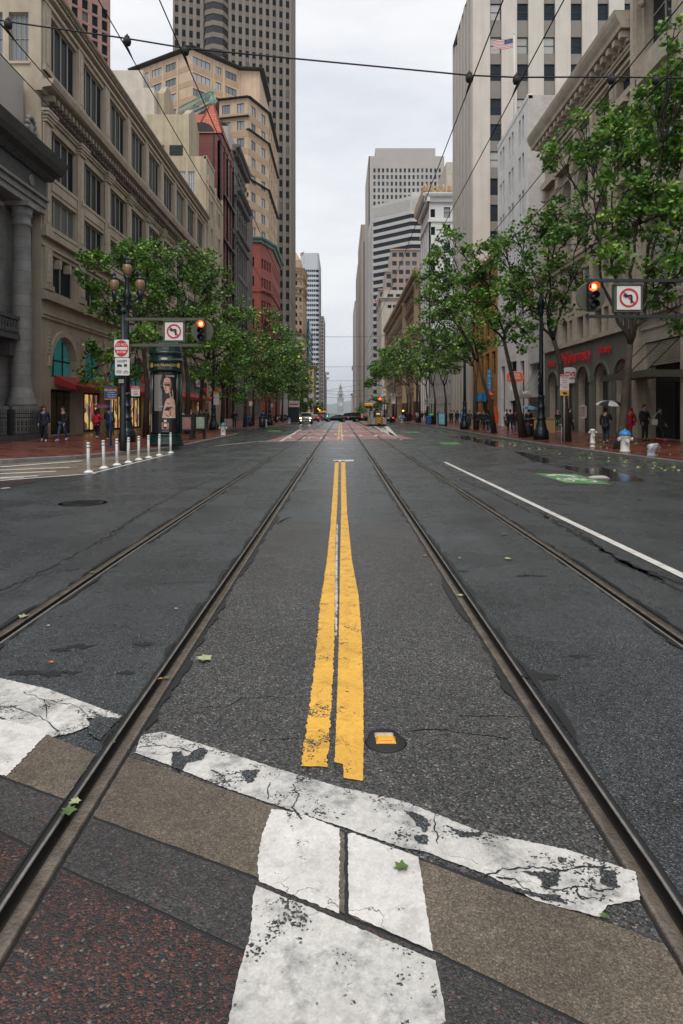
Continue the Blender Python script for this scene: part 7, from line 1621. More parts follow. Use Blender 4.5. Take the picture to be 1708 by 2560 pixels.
curve_fill('amberglass', [(-.02, .78), (.28, .78), (.3, 1.05), (.27, 1.1), (-.01, 1.1), (-.04, 1.05)], .697); curve_fill('ivory', [(.06, .9), (.2, .9), (.2, 1.03), (.06, 1.03)], .698); curve_fill('ivory', [(.08, 1.11), (.18, 1.11), (.2, 1.22), (.06, 1.22)], .697)
def wrap_text(parent, s, size, m, s0, z, r):
    o = text_mesh(s, size, M[m], 0, True); me = o.data; bm = bmesh.new(); bm.from_mesh(me)
    bmesh.ops.triangulate(bm, faces=bm.faces[:])
    for v in bm.verts: a = R(-90) + (s0 + v.co.x) / r; v.co = (r * math.cos(a), r * math.sin(a), z + v.co.y)
    bm.to_mesh(me); bm.free(); o.parent = parent; return o
wrap_text(e, 'SAN FRANCISCO', .165, 'goldink', .20, 3.71, .787); wrap_text(pa, 'CHANEL', .11, 'ivory', .36, 3.22, .712); wrap_text(pa, 'COCO MADEMOISELLE', .075, 'ivory', .22, 1.82, .712); wrap_text(pa, 'EAU DE PARFUM', .04, 'ivory', .14, .7, .712)
for a in (-.52, .80, -.95): curve_fill('goldink', ell(a, 3.71, .1, .115, 16), .79, 'gold_medallion').parent = e
p2_ = wrap_rect(e, 'side_poster', 'adblue', -.9, -.62, 1.2, 3.3, .68, 6); wrap_rect(p2_, 'poster_area', 'adsand', -.9, -.62, 1.2, 2.1, .684, 6); wrap_rect(e, 'white_notice', 'ivory', -.86, -.62, .65, 1.45, .69, 6)
mb = MB()
for a in (-1.0, -.56, .68, 1.05): mb.lathe([(.035, .55), (.035, 3.45)], (.70 * math.cos(R(-90) + a / .68), .70 * math.sin(R(-90) + a / .68), 0), 8)
put(mb, 'vertical_trim', 'green_dk', e)
# ---- bollards
bp = [(221.6, 1181.6), (260, 1171), (292.6, 1163), (321, 1157), (347, 1150), (372, 1145), (398, 1139), (427, 1132.6)]
proto = None
for k, (u, v) in enumerate(bp):
    g = G(u, v)
    if proto is None:
        proto = r_ = empty('flexible_bollard', '', 'bollard', g, 0, 'white flexible bollards along the crosswalk corner')
        mb = MB(); mb.lathe([(.14, 0), (.135, .025), (.09, .05), (.06, .07)], n=16); put(mb, 'base', 'plast_w', r_)
        mb = MB(); mb.lathe([(.048, .05), (.046, .5), (.046, .84), (.035, .86)], n=14); put(mb, 'post', 'plast_w', r_)
        for z in (.70, .79): mb = MB(); mb.lathe([(.049, z), (.049, z + .05)], n=14); put(mb, 'reflective_band', 'reflect', r_)
    else: r_ = copy_tree(proto); r_.location = g
    r_['label'] = ['white flexible bollard nearest the camera, at the near end of the row'] [0] if k == 0 else ('white flexible bollard in front of the round advertising column, last of the row' if k == 7 else '%s white flexible bollard from the near end of the row' % ['', 'second', 'third', 'fourth', 'fifth', 'sixth', 'seventh'][k])
    r_.rotation_euler = (R(random.uniform(-1.5, 1.5)), R(random.uniform(-1.5, 1.5)), 0)
# ---- newspaper racks
for k, (u, y, lab) in enumerate([(464, 38.5, 'black news rack with a pinkish front beside the advertising column'), (498, 40.5, 'black news rack with a pale green front beyond the pinkish one')]):
    e = at('news_rack', lab, 'news rack', px(u, y), y); mb = MB(); mb.box(-.42, .42, -.25, .25, .5, 1.35); mb.box(-.45, .45, -.28, .28, 1.35, 1.42); put(mb, 'cabinet', 'trash', e)
    mb = MB(); mb.box(-.12, .36, -.27, -.252, .6, 1.28); put(mb, 'display_panel', mat('rack poster', (.35, .16, .14) if k == 0 else (.30, .36, .28), .4, noise=.3, nscale=5) and 'adsand', e).data.materials[0] = mat('rack poster', (.28, .14, .12) if k == 0 else (.30, .36, .28), .3, noise=.35, nscale=6)
    for x in (-.3, .3): mb = MB(); mb.box(x - .07, x + .07, -.15, .15, 0, .5); put(mb, 'leg', 'trash', e)
# ---- hydrants
def hydrant(label, x, y, h, cap, big=True):
    e = at('fire_hydrant', label, 'fire hydrant', x, y, None, 0, 'white fire hydrants'); k = h / .88
    if big:
        mb = MB(); mb.lathe([(.20 * k, 0), (.20 * k, .04), (.17 * k, .07), (.165 * k, .5 * k), (.18 * k, .54 * k), (.21 * k, .6 * k), (.215 * k, .65 * k)], n=20); put(mb, 'barrel', 'hydw', e)
        mb = MB(); mb.lathe([(.235 * k, .65 * k), (.235 * k, .69 * k), (.19 * k, .78 * k), (.10 * k, .85 * k), (.05 * k, .86 * k), (.04 * k, .9 * k), (.01, .91 * k)], n=20); put(mb, 'bonnet', cap, e)
        for s, zz in ((-1, .5), (1, .5), (0, .44)):
            mb = MB(); d = Vector((s, -1 if s == 0 else -.15, 0)).normalized(); a = d * .15 * k + Vector((0, 0, zz * k)); mb.tube([a, a + d * .09 * k, a + d * .1 * k, a + d * .14 * k], [.065 * k, .065 * k, .085 * k, .07 * k], 10); put(mb, 'outlet', 'hydw', e)
    else:
        mb = MB(); mb.lathe([(.13, 0), (.13, .04), (.09, .06), (.09, .15), (.13, .17), (.13, .21), (.10, .23), (.098, .7), (.12, .73), (.125, .76), (.1, .8), (.04, .82)], n=18); put(mb, 'barrel', 'hydw', e)
        for s, zz in ((-1, .66), (0, .52), (1, .66)):
            mb = MB(); d = Vector((s, -1 if s == 0 else -.2, 0)).normalized(); a = d * .08 + Vector((0, 0, zz)); mb.tube([a, a + d * .07, a + d * .075, a + d * .1], [.045, .045, .06, .05], 10); put(mb, 'outlet', 'hydw', e)
    return e
hydrant('white hydrant with a bright blue bonnet at the right kerb', px(1563, 26.8), 26.8, .88, 'hydb'); hydrant('slim all-white hydrant left of the blue-topped one', px(1482, 30.4), 30.4, .82, None, False)
hydrant('white hydrant with teal grey bonnet on the left kerb bulb', px(558, 46.5), 46.5, .86, 'hydg'); hydrant('small all-white hydrant beside the left litter bin', px(665, 73), 73, .8, None, False)
hydrant('distant blue-capped hydrant by the far left tree row', px(723, 96), 96, .85, 'hydb'); hydrant('distant blue-capped hydrant right of the black car with tail lights', px(1005, 102), 102, .85, 'hydb')
# ---- bins, posts, signs on the right
def litter_bin(label, x, y, stripe=True):
    e = at('litter_bin', label, 'litter bin', x, y); mb = MB(); mb.lathe([(.32, 0), (.34, .05), (.34, 1.0)], n=20)
    for k in range(20): t = 2 * math.pi * k / 20; mb.tube([(.345 * math.cos(t), .345 * math.sin(t), .05), (.345 * math.cos(t), .345 * math.sin(t), .98)], .014, 4)
    put(mb, 'drum', 'trash', e); mb = MB(); mb.lathe([(.37, 1.0), (.38, 1.05), (.30, 1.14), (.12, 1.18), (.1, 1.12)], n=20); put(mb, 'lid', 'trash', e)
    if stripe:
        for k, m in enumerate(('signr', 'signb', 'signy')): mb = MB(); mb.box(-.16 + .11 * k, -.06 + .11 * k, -.385, -.36, .72, .80); put(mb, 'sticker', m, e)
litter_bin('black litter bin with a colour striped sticker beside the leaning tree', 11.85, 43.2); litter_bin('black litter bin next to the small white hydrant', px(656, 72), 72, False); litter_bin('black litter bin holding a bright green bag', px(1078, 89), 89, False)
e = empty('rubbish_bag', 'bright green plastic bag on the far right litter bin', 'bag', (px(1080, 88.8), 88.6, 1.35)); mb = MB(); mb.ball((0, 0, 0), (.42, .3, .2), 10); mb.ball((.2, 0, .08), (.25, .2, .16), 8); mb.build('bag_body', mat('green plastic', (.05, .45, .14), .35, noise=.3, nscale=8, bump=.5), e)
def wheelie(label, x, y):
    e = at('recycling_bin', label, 'recycling bin', x, y); mb = MB(); mb.ring([[(a * w, b * d - .0, z) for a, b in ((-1, -1), (1, -1), (1, 1), (-1, 1))] for w, d, z in ((.24, .26, .08), (.29, .33, .98))], 0, False); put(mb, 'body', 'binblue', e)
    mb = MB(); mb.ring([[(a * w, b * d, z) for a, b in ((-1, -1), (1, -1), (1, 1), (-1, 1))] for w, d, z in ((.31, .35, .98), (.31, .35, 1.02), (.26, .28, 1.08))], 0, False); put(mb, 'lid', 'binblue', e)
    for s in (-1, 1): mb = MB(); mb.tube([(s * .2, .3, .1), (s * .27, .3, .1)], .1, 10); put(mb, 'wheel', 'rubber', e)
wheelie('blue wheeled recycling bin between two trunks on the left pavement', px(618, 76), 76); wheelie('blue wheeled recycling bin beside the green bag', px(1072, 87.5), 87.5)
e = at('rubbish_bag', 'black rubbish bag leaning on the blue recycling bin', 'bag', px(627, 75.5), 75.5); mb = MB(); mb.ball((0, 0, .24), (.26, .25, .28), 10); mb.ball((0, 0, .52), (.07, .07, .1), 6); put(mb, 'bag_body', 'trash', e)
y = 34; e = at('parking_sign_post', 'grey sign post with tow away and yellow loading signs by the second tree', 'sign post', px(1411, y), y); z0 = e.location.z; mb = MB(); mb.tube([(0, 0, 0), (0, 0, ph(936, y) - z0)], .035, 8); put(mb, 'post', 'reflect', e)
for (v0, v1, hd, tx) in ((936, 962, 'signr', ('TOW-AWAY', 'NO STOPPING', '7AM-9AM', 'DROP OFF')), (963, 989, 'signy', ('NO', 'STOPPING'))):
    z1, za = ph(v0, y) - z0, ph(v1, y) - z0; mb = MB(); mb.box(-.22, .22, -.05, -.035, za, z1); pl = put(mb, 'sign_panel', 'signw', e); hgt = z1 - za
    mb = MB()
    if hd == 'signr': mb.box(-.21, .21, -.06, -.052, z1 - .1, z1 - .01); put(mb, 'red_header', hd, pl); q = [txt(pl, s, .07, 'signw' if k == 0 else 'signr', 0, z1 - .055 - .12 * k, .8, -.064) for k, s in enumerate(tx)]
    else:
        mb.box(-.21, .21, -.06, -.052, za + .01, za + .27); put(mb, 'yellow_field', hd, pl); txt(pl, 'NO STOPPING', .07, 'signr', 0, z1 - .09, .7, -.06); txt(pl, '7 - 9', .07, 'signr', 0, z1 - .18, .8, -.06)
        mb = MB(); mb.box(-.1, .1, -.066, -.062, za + .1, za + .17); mb.box(-.05, .12, -.066, -.062, za + .06, za + .1); put(mb, 'tow_truck_symbol', 'signk', pl)
e = at('bicycle_rack', 'grey steel bicycle hoop beside the parking sign post', 'bicycle rack', px(1401, 35.5), 35.5); mb = MB(); mb.tube([(-.02, -.3, 0), (-.02, -.3, .75), (0, -.15, .9), (0, .15, .9), (.02, .3, .75), (.02, .3, 0)], .03, 8); put(mb, 'hoop', 'reflect', e)
y = 24.3; e = empty('plastic_bag', 'crumpled clear plastic bag standing on the wet right kerb', 'bag', (px(1629, y), y, .15)); mb = MB(); rr = random.Random(5)
mb.ring([[((r * (1 + rr.uniform(-.18, .18))) * math.cos(t) + (.12 if z > .2 else 0) * z, (r * (1 + rr.uniform(-.18, .18))) * .7 * math.sin(t), z) for t in [2 * math.pi * k / 12 for k in range(12)]] for r, z in ((.17, 0), (.15, .06), (.13, .14), (.18, .24), (.21, .34), (.17, .42), (.06, .46))]); put(mb, 'bag_body', 'plastic', e)
mb = MB(); mb.tube([(-.12, -.16, .2), (-.02, -.2, .42), (.15, -.15, .46), (.26, -.05, .3), (.24, .02, .15)], .018, 6); put(mb, 'rim', 'signw', e)
g = G(1498, 1197); mb = MB(); mb.ring([[((.30 * c) * math.cos(t) + rr.uniform(-.05, .05), .11 * c * math.sin(t) + rr.uniform(-.02, .02), z) for t in [2 * math.pi * k / 14 for k in range(14)]] for c, z in ((1, .003), (.9, .05), (.5, .08))]); o = put(mb, 'crumpled_paper', 'greycon', None); o.location = g; tag(o, 'crumpled white paper lying in the gutter puddle', 'litter')
e = at('street_cabinet', 'blue lit poster cabinet on the far right pavement', 'street cabinet', px(1104, 77), 77); mb = MB(); mb.box(-.38, .38, -.2, .2, .1, 1.5); mb.box(-.3, .3, -.15, .15, 0, .1); mb.build('cabinet', mat('teal blue cabinet', (.02, .15, .24), .4), e); mb = MB(); mb.box(-.30, .30, -.22, -.205, .25, 1.4); mb.build('poster', mat('blue green poster', (.20, .42, .45), .3, noise=.3, nscale=3), e)
for k, (u, y, v, s, lab) in enumerate([(512, 58, 984, 'tow', 'stacked red and yellow parking signs in front of the far left lamp post'), (628, 80, 1007, 'no', 'small white parking sign with red header right of the blue bin'), (678, 96, 1012, 'no', 'small white parking sign with red header near the far left hydrant')]):
    e = at('parking_sign_post', lab, 'sign post', px(u + (28 if k == 0 else 0) * 0, y), y); z0 = e.location.z; zc = ph(v, y) - z0; mb = MB(); mb.tube([(0, 0, 0), (0, 0, zc + .3)], .03, 6); put(mb, 'post', 'reflect', e)
    if k == 0: e.location.x = px(541, y); 
    mb = MB(); mb.box(-.24, .24, -.05, -.03, zc - .34, zc + .3); put(mb, 'sign_panel', 'signw', e); mb = MB(); mb.box(-.23, .23, -.06, -.052, zc + .16, zc + .29); put(mb, 'header', 'signr', e)
    if k == 0: mb = MB(); mb.box(-.23, .23, -.06, -.052, zc - .02, zc + .14); put(mb, 'yellow_field', 'signy', e); mb = MB(); mb.box(-.23, .23, -.05, -.03, zc - .95, zc - .38); put(mb, 'sign_panel', 'signw', e)
e = at('utility_cabinet', 'pale grey double utility cabinet on the left pavement', 'utility cabinet', px(568, 76), 76); mb = MB(); mb.box(-.6, .6, -.3, .3, 0, .75); put(mb, 'cabinet', 'greycon', e); mb = MB(); mb.box(-.01, .01, -.31, -.3, .03, .72); put(mb, 'door_gap', 'iron', e)
for k, (u, y) in enumerate(((694, 100), (709, 104))):
    e = at('bicycle_rack', ['silver steel rail nearer the left tree', 'silver steel rail nearer the left hydrant'][k], 'bicycle rack', px(u, y), y, None, 0, 'silver rails on the left pavement'); mb = MB(); mb.tube([(0, -.3, 0), (0, -.3, .8), (0, .3, .8), (0, .3, 0)], .04, 6); put(mb, 'hoop', 'shiny', e)
# ---- far signs and lights
def far_sign(name, label, u, v, y, w, h, kind, zpole=True, dx=0):
    x = px(u, y); z = ph(v, y); e = empty(name, label, 'road sign', (x, y, rz(y) + .1)); zz = z - rz(y) - .1
    if zpole: mb = MB(); mb.tube([(dx, .06, 0), (dx, .06, zz + h / 2)], .05, 6); put(mb, 'post', 'iron', e)
    mb = MB(); mb.box(-w / 2, w / 2, -.02, .02, zz - h / 2, zz + h / 2); put(mb, 'panel', 'signw' if kind != 'round' else 'signw', e)
    if kind == 'noleft': no_left(e, 0, zz + h * .18, w * .95, -.03, False)
    if kind == 'speed':
        for s, q, b in (('SPEED', .2, .3), ('LIMIT', .2, .12), ('10', .42, -.2)): txt(e, s, q * h, 'signk', 0, zz + b * h, .85, -.03)
    if kind == 'text':
        for k, s in enumerate(('MUNI', 'TAXI', 'ONLY')): txt(e, s, .2 * h, 'signk', 0, zz + (.28 - .26 * k) * h, .9, -.03)
    if kind == 'oneway':
        mb = MB(); mb.box(-w * .35, w * .45, -.03, -.022, zz - h * .3, zz + h * .3); put(mb, 'black_field', 'signk', e); txt(e, 'ONE WAY', h * .42, 'signw', .08 * w, zz, .9, -.035)
    return e
y = 92
far_sign('speed_limit_sign', 'white speed limit sign reading ten on the far right pavement', 1067, 1006, y, .68, .95, 'speed', dx=.0); far_sign('lane_rule_sign', 'white lane rule sign beside the speed limit sign', 1079, 1001, y, .66, .78, 'text')
far_sign('no_left_turn_sign', 'small no left turn sign left of the one way sign', 961, 981, 112, .56, 1.05, 'noleft'); far_sign('no_left_turn_sign', 'no left turn sign under the one way arrow', 984, 999.5, 112, .66, 1.25, 'noleft'); far_sign('one_way_sign', 'white one way arrow sign above the no left turn sign', 985, 987, 111.8, 1.05, .32, 'oneway', False); far_sign('blank_sign', 'blank grey-white plate below the far red light', 961.5, 1017, 112, .58, .82, 'x')
def far_light(label, u, v, y, m, pole_u, group='far traffic lights'):
    e = empty('traffic_light', label, 'traffic light', (px(u, y), y, rz(y) + .1), 0, group); z = ph(v, y) - rz(y) - .1; pxx = px(pole_u, y) - px(u, y); mb = MB(); mb.tube([(pxx, .1, 0), (pxx, .1, z + .5)], .09, 6); put(mb, 'pole', 'iron', e); mb = MB(); mb.box(min(0, pxx), max(0, pxx), .06, .14, z + .15, z + .25); put(mb, 'arm', 'iron', e)
    mb = MB(); mb.box(-.2, .2, -.15, .1, z - .75, z + .3); put(mb, 'signal_housing', 'iron', e); mb = MB(); q_ = .2 if m == 'redlamp' else .13; mb.ball((0, -.18, z), (q_, .1, q_), 12); put(mb, 'signal_lens', m, e)
far_light('far traffic light showing red above the tram stop', 950, 997, 110, 'redlamp', 961); far_light('tiny green traffic light left of the crossing cars', 819, 1040, 150, 'greenl', 822); far_light('amber lamp on the far left pavement', 796, 1022, 170, 'amber', 786); far_light('small amber lamp beside the other far left one', 799.5, 1025, 172, 'amber', 806); far_light('amber lamp on the far right pavement', 1008, 1027, 110, 'amber', 1013); 
e = empty('street_sign_disc', 'round white disc sign on a pole at the far left', 'sign post', (px(777, 118), 118, .15)); z = ph(990, 118); mb = MB(); mb.tube([(0, .05, 0), (0, .05, z)], .06, 6); put(mb, 'pole', 'iron', e); mb = MB(); mb.ring([[(.42 * math.cos(t), yy, z - .15 + .42 * math.sin(t)) for t in [2 * math.pi * k / 20 for k in range(20)]] for yy in (-.06, .0)], 0, False); put(mb, 'disc', 'signw', e)
far_sign('parking_sign', 'small white plate by the far left trees', 764, 1000, 118, .6, .65, 'x')
# ---- tram stop: boarding island, barriers, shelter
e = empty('boarding_island', 'raised brick boarding island of the tram stop', 'boarding island', (4.5, 108, 0)); mb = MB(); mb.box(-1.3, .9, -22.5, 12, 0, .2); put(mb, 'platform', 'bricks', e); mb = MB(); mb.box(-1.42, -1.302, -22.5, 12, 0, .19); put(mb, 'yellow_edge', 'kerb', e)
y = 85.0; e = empty('crash_barrier', 'olive box barrier with black and amber chevron board at the tram stop', 'barrier', (px(944, y), y, .02))
W_ = lambda u: px(u, y) - px(944, y)
for k, (u0, u1) in enumerate(((921.5, 927), (928, 938.5), (956, 966))): mb = MB(); mb.box(W_(u0), W_(u1), -.5 if k else -.1, 1.4, .22, 1.0); put(mb, 'box_panel', 'greycon2', e)
mb = MB(); mb.box(W_(938), W_(956), -.35, 1.2, .1, 1.1); put(mb, 'core_box', 'olive', e); mb = MB(); mb.box(W_(922), W_(965.5), -.3, 1.3, 0, .22); put(mb, 'base_frame', 'iron', e)
mb = MB(); x0, x1 = W_(940), W_(953); mb.box(x0, x1, -.56, -.52, .22, 1.12); cv = put(mb, 'chevron_board', 'signk', e)
mb = MB(); xm = (x0 + x1) / 2
for k in range(4):
    z = .18 + .25 * k
    for s in (-1, 1):
        xe = x0 if s < 0 else x1; zl = lambda q: max(.22, min(1.12, q)); mb.face([(xm, -.57, zl(z + .24)), (xm, -.57, zl(z + .37)), (xe, -.57, zl(z + .11)), (xe, -.57, zl(z - .02))])
put(mb, 'amber_stripes', 'signy', cv)
y = 88.5; e = empty('tram_shelter', 'dark glazed tram shelter behind the chevron barrier', 'shelter', (px(944, y), y, .2)); mb = MB(); mb.box(W_(924), W_(957), -.1, 1.6, 1.75, 1.85); put(mb, 'roof', 'iron', e)
for u in (924.5, 939, 956): mb = MB(); mb.box(W_(u) - .04, W_(u) + .04, 0, .08, 0, 1.75); put(mb, 'post', 'iron', e)
mb = MB(); mb.box(W_(940), W_(954), .9, .95, .3, 1.7); put(mb, 'glass_panel', 'carglass', e); mb = MB(); mb.box(W_(941), W_(950), -.05, .0, 1.25, 1.42); put(mb, 'lit_display', 'amber', e).data.materials[0] = mat('lit amber display', (.5, .3, .1), .4, emit=(.9, .45, .1), es=.7)
for (u, v, y, lab) in ((922, 1012, 96, 'yellow canopy on a post above the tram stop'), (807, 1030, 165, 'yellow canopy of the far left tram stop')):
    e = empty('stop_canopy', lab, 'canopy', (px(u, y), y, .2 + rz(y))); z = ph(v, y) - .2 - rz(y); w = 10.5 / F * y; mb = MB(); mb.box(-w, w, -.6, .6, z - .12, z + .12); mb.ring([[(-w * 1.0, -.6, z + .12), (w, -.6, z + .12), (w, .6, z + .12), (-w, .6, z + .12)], [(-w * .8, -.3, z + .22), (w * .8, -.3, z + .22), (w * .8, .3, z + .22), (-w * .8, .3, z + .22)]], 0, False); put(mb, 'roof', 'signy', e); mb = MB(); mb.tube([(w * .3, 0, 0), (w * .3, 0, z)], .07, 6); mb.box(-w * .7, w * .7, -.3, .3, z - .5, z - .2); put(mb, 'post', 'olive', e)
e = empty('phone_kiosk', 'dark kiosk with a striped white top on the far left pavement', 'kiosk', (px(736, 108), 108, .15)); mb = MB(); mb.box(-.75, .75, -.6, .6, 0, 2.4); put(mb, 'body', 'iron', e); mb = MB(); mb.box(-.8, .8, -.65, .65, 2.4, 3.4); put(mb, 'poster_top', 'signw', e); mb = MB(); mb.box(-.7, .7, -.67, -.655, 2.75, 2.95); put(mb, 'red_stripe', 'signr', e)
# ================================================================ CARS
def car(name, label, x, y, heading, kind, paint_, lights=None, rear=None, plate=True):
    e = empty(name, label, 'car', (x, y, rz(y)), heading)
    S = {'sedan': (4.7, 1.8, [(-2.35, .55, .62), (-2.3, .40, .80), (-1.5, .38, .92), (-.9, .38, .95), (0.9, .38, .95), (1.7, .38, 1.0), (2.3, .42, .95), (2.35, .55, .8)], [(-.85, .94), (-.15, 1.36), (.75, 1.42), (1.35, 1.25), (1.85, 1.0)]),
         'suv': (4.7, 1.9, [(-2.35, .55, .75), (-2.3, .42, 1.0), (-1.4, .40, 1.08), (-.9, .4, 1.1), (1, .4, 1.1), (1.9, .4, 1.12), (2.3, .45, 1.1), (2.35, .6, .9)], [(-1.0, 1.08), (-.35, 1.62), (.6, 1.74), (1.8, 1.68), (2.22, 1.12)]),
         'van': (5.1, 1.98, [(-2.55, .55, .85), (-2.5, .42, 1.0), (-1.7, .40, 1.1), (-1.2, .4, 1.15), (1, .4, 1.15), (2.1, .4, 1.15), (2.5, .45, 1.15), (2.55, .6, .9)], [(-1.6, 1.12), (-.8, 1.75), (.6, 1.9), (2.2, 1.85), (2.48, 1.15)])}[kind]
    Ln, Wd, low, top = S; hw = Wd / 2
    mb = MB(); rings = []
    for xx, z0, z1 in low:
        t = 1 - .10 * (abs(xx) / (Ln / 2)) ** 4; w = hw * t; rings.append([(xx, -w * .94, z0 - .16), (xx, -w, z0 + .05), (xx, -w, (z0 + z1) / 2 + .05), (xx, -w * .95, z1), (xx, w * .95, z1), (xx, w, (z0 + z1) / 2 + .05), (xx, w, z0 + .05), (xx, w * .94, z0 - .16)])
    mb.ring(rings, 0, True); 
    rr_ = []
    for k, (xx, z) in enumerate(top): w = hw * (.92 if k in (0, len(top) - 1) else .76); rr_.append([(xx, -hw * .93, low[3][2] - .02), (xx, -w, z), (xx, w, z), (xx, hw * .93, low[3][2] - .02)])
    mb.ring(rr_, 0, False); put(mb, 'body', paint_, e)
    zl = low[3][2]
    # glass: windscreen, rear window and side windows, set just proud of the cabin
    def pane(nm, pts, off): q = MB(); q.face([Vector(p) + Vector(off) for p in pts]); return put(q, nm, 'carglass', e)
    a, b = top[0], top[1]; lerp = lambda p, q, t: (p[0] + (q[0] - p[0]) * t, p[1] + (q[1] - p[1]) * t)
    p0, p1 = lerp(a, b, .1), lerp(a, b, .92); pane('windscreen', [(p0[0], -hw * .86, p0[1]), (p0[0], hw * .86, p0[1]), (p1[0], hw * .73, p1[1]), (p1[0], -hw * .73, p1[1])], (-.012, 0, .012))
    a, b = top[-2], top[-1]; p0, p1 = lerp(b, a, .15), lerp(b, a, .9); pane('rear_window', [(p0[0], -hw * .84, p0[1]), (p0[0], hw * .84, p0[1]), (p1[0], hw * .72, p1[1]), (p1[0], -hw * .72, p1[1])], (.012, 0, .012))
    for s in (-1, 1):
        n_ = len(top) - 2
        x0, x1 = top[1][0] - .25, top[-2][0] + .12; xm = (top[1][0] + top[-2][0]) / 2; zt = min(top[1][1], top[-2][1]) - .08; yb, yt = s * (hw * .925), s * (hw * .79)
        for q0, q1, sl0, sl1 in ((x0 - .25, xm - .04, .35, 0), (xm + .04, x1 + .12, 0, -.15)):
            pane('side_window', [(q0, yb, zl + .05), (q1, yb, zl + .05), (q1 + sl1, yt, zt), (q0 + sl0, yt, zt)], (0, s * .015, 0))
        q = MB(); q.box(top[0][0] + .15, top[0][0] + .3, s * hw * .95 - .02, s * hw * 1.08 + .02, zl + .02, zl + .16); put(q, 'mirror', paint_, e)
    for s in (-1, 1):
        for xx in (-Ln * .31, Ln * .31):
            w = MB(); w.tube([(xx, s * (hw - .22), .33), (xx, s * (hw - .02), .33), (xx, s * (hw + .01), .33)], [.33, .33, .29], 18); o = put(w, 'wheel', 'rubber', e); w = MB(); w.tube([(xx, s * (hw - .0), .33), (xx, s * (hw + .018), .33)], [.22, .19], 12); put(w, 'rim', 'rim', o)
        w = MB(); w.ball((-Ln / 2 + .07, s * hw * .72, low[0][2] + .08 if kind == 'sedan' else low[0][2] + .1), (.08, .2, .1), 8); put(w, 'headlight', lights or 'shiny', e)
        w = MB(); w.box(Ln / 2 - .1, Ln / 2 + .02, s * hw * .86 - .16, s * hw * .86 + .08, low[-1][2] - .06, low[-1][2] + .14); put(w, 'tail_light', rear or 'carred', e)
        if lights: w = MB(); w.ball((-Ln / 2 + .0, s * hw * .7, .52), (.05, .08, .06), 6); put(w, 'fog_light', 'headl', e)
    w = MB(); w.box(-Ln / 2 - .02, -Ln / 2 + .05, -hw * .5, hw * .5, .68, .84); put(w, 'grille', 'iron', e)
    for sx in (-1, 1): w = MB(); w.box(sx * Ln / 2 - .03, sx * Ln / 2 + .03, -.16, .16, .52, .63) if sx < 0 else w.box(Ln / 2 - .02, Ln / 2 + .03, -.16, .16, .72, .84); put(w, 'number_plate', 'signw', e)
    return e
car('parked_car', 'silver car with lit headlights coming towards the camera', px(765.5, 103), 103, R(90), 'suv', 'carsilver', 'headl')
for o_ in [o for o in C.objects if o.name == 'parked_car']: o_.name = 'car'
car('car', 'dark red car behind the silver one with red tail lights', px(786, 128), 128, R(-90), 'sedan', 'carred', None, 'taill'); car('car', 'black sedan crossing the street in front of the clock tower', px(839, 131), 131, R(12), 'sedan', 'carblack', None, 'taill'); car('van', 'large black people carrier crossing right of the black sedan', px(871, 137), 137, R(10), 'van', 'carblack', None, 'taill')
car('car', 'dark car waiting right of the black people carrier', px(899, 139), 139, R(-70), 'sedan', 'carblack', None, 'carred'); car('car', 'dark car with glowing tail lights right of the tram stop', px(968, 113), 113, R(-88), 'sedan', 'carblack', None, 'taill')
car('car', 'dark parked car far off between the right pavement trees', px(1010, 130), 130, R(-90), 'sedan', 'carblack', None, None); car('car', 'dark parked car at the far left kerb behind the trees', px(700, 128), 128, R(60), 'sedan', 'carblack', None, None)
# ================================================================ OVERHEAD WIRES
def cable(name, label, pts, r=.012, group=None):
    o = Vector(pts[0]); mb = MB(); mb.tube([Vector(p) - o for p in pts], r, 6); q = put(mb, name, 'wirem', None); q.location = o; tag(q, label, 'cable', group); return q
ys = 8.6; jn = [(20, 58), (318, 100), (463, 124), (1174, 192), (1292, 197), (1530, 196), (1640, 198)]
pp = [P(-420, -30, ys), P(-60, 38, ys)] + [P(u, v - 4, ys) for u, v in jn] + [P(1780, 196, ys), P(2300, 150, ys)]
cable('span_wire', 'thick span wire crossing the top of the street from side to side', pp, .010)
for k, (u, v) in enumerate(jn + [(-60, 46)]):
    a = P(u, v, ys); d = 130.0; xx = a.x; b1 = Vector((xx, 150, a.z - .35)); b0 = Vector((xx, -6, a.z))
    cable('trolley_wire', ['trolley wire over the bank roof, second from the left', 'trolley wire passing in front of the tan tower', 'trolley wire passing in front of the dark ribbed tower', 'trolley wire left of the flag over the pale tower', 'trolley wire just right of the flag', 'trolley wire over the pharmacy cornice', 'trolley wire farthest to the right through the trees', 'leftmost trolley wire over the bank cornice'][k], [b0, a + Vector((0, 0, -.12))] + [Vector((xx, yy, a.z - .12 - .1 * math.sin((yy - ys) % 30 / 30 * math.pi))) for yy in (18, 28, 38.6, 48, 58, 68.6, 84, 98.6, 114, 128.6)] + [b1], .0075, 'trolley wires')
    e = empty('wire_hanger', 'black insulated hanger joining the span wire and ' + ['the second wire from the left', 'the wire before the tan tower', 'the wire before the dark ribbed tower', 'the wire left of the flag', 'the wire just right of the flag', 'the wire over the pharmacy cornice', 'the wire farthest to the right', 'the leftmost wire'][k], 'wire hanger', a, 0, 'trolley wire hangers')
    mb = MB(); mb.lathe([(.005, -.075), (.04, -.06), (.052, -.02), (.046, .015), (.024, .03), (.034, .042), (.015, .06), (.005, .08)], n=12); put(mb, 'bell', 'wirem', e); mb = MB(); mb.tube([(0, -.28, -.125), (0, 0, -.10), (0, .28, -.125)], [.006, .018, .006], 6); put(mb, 'clamp', 'wirem', e)
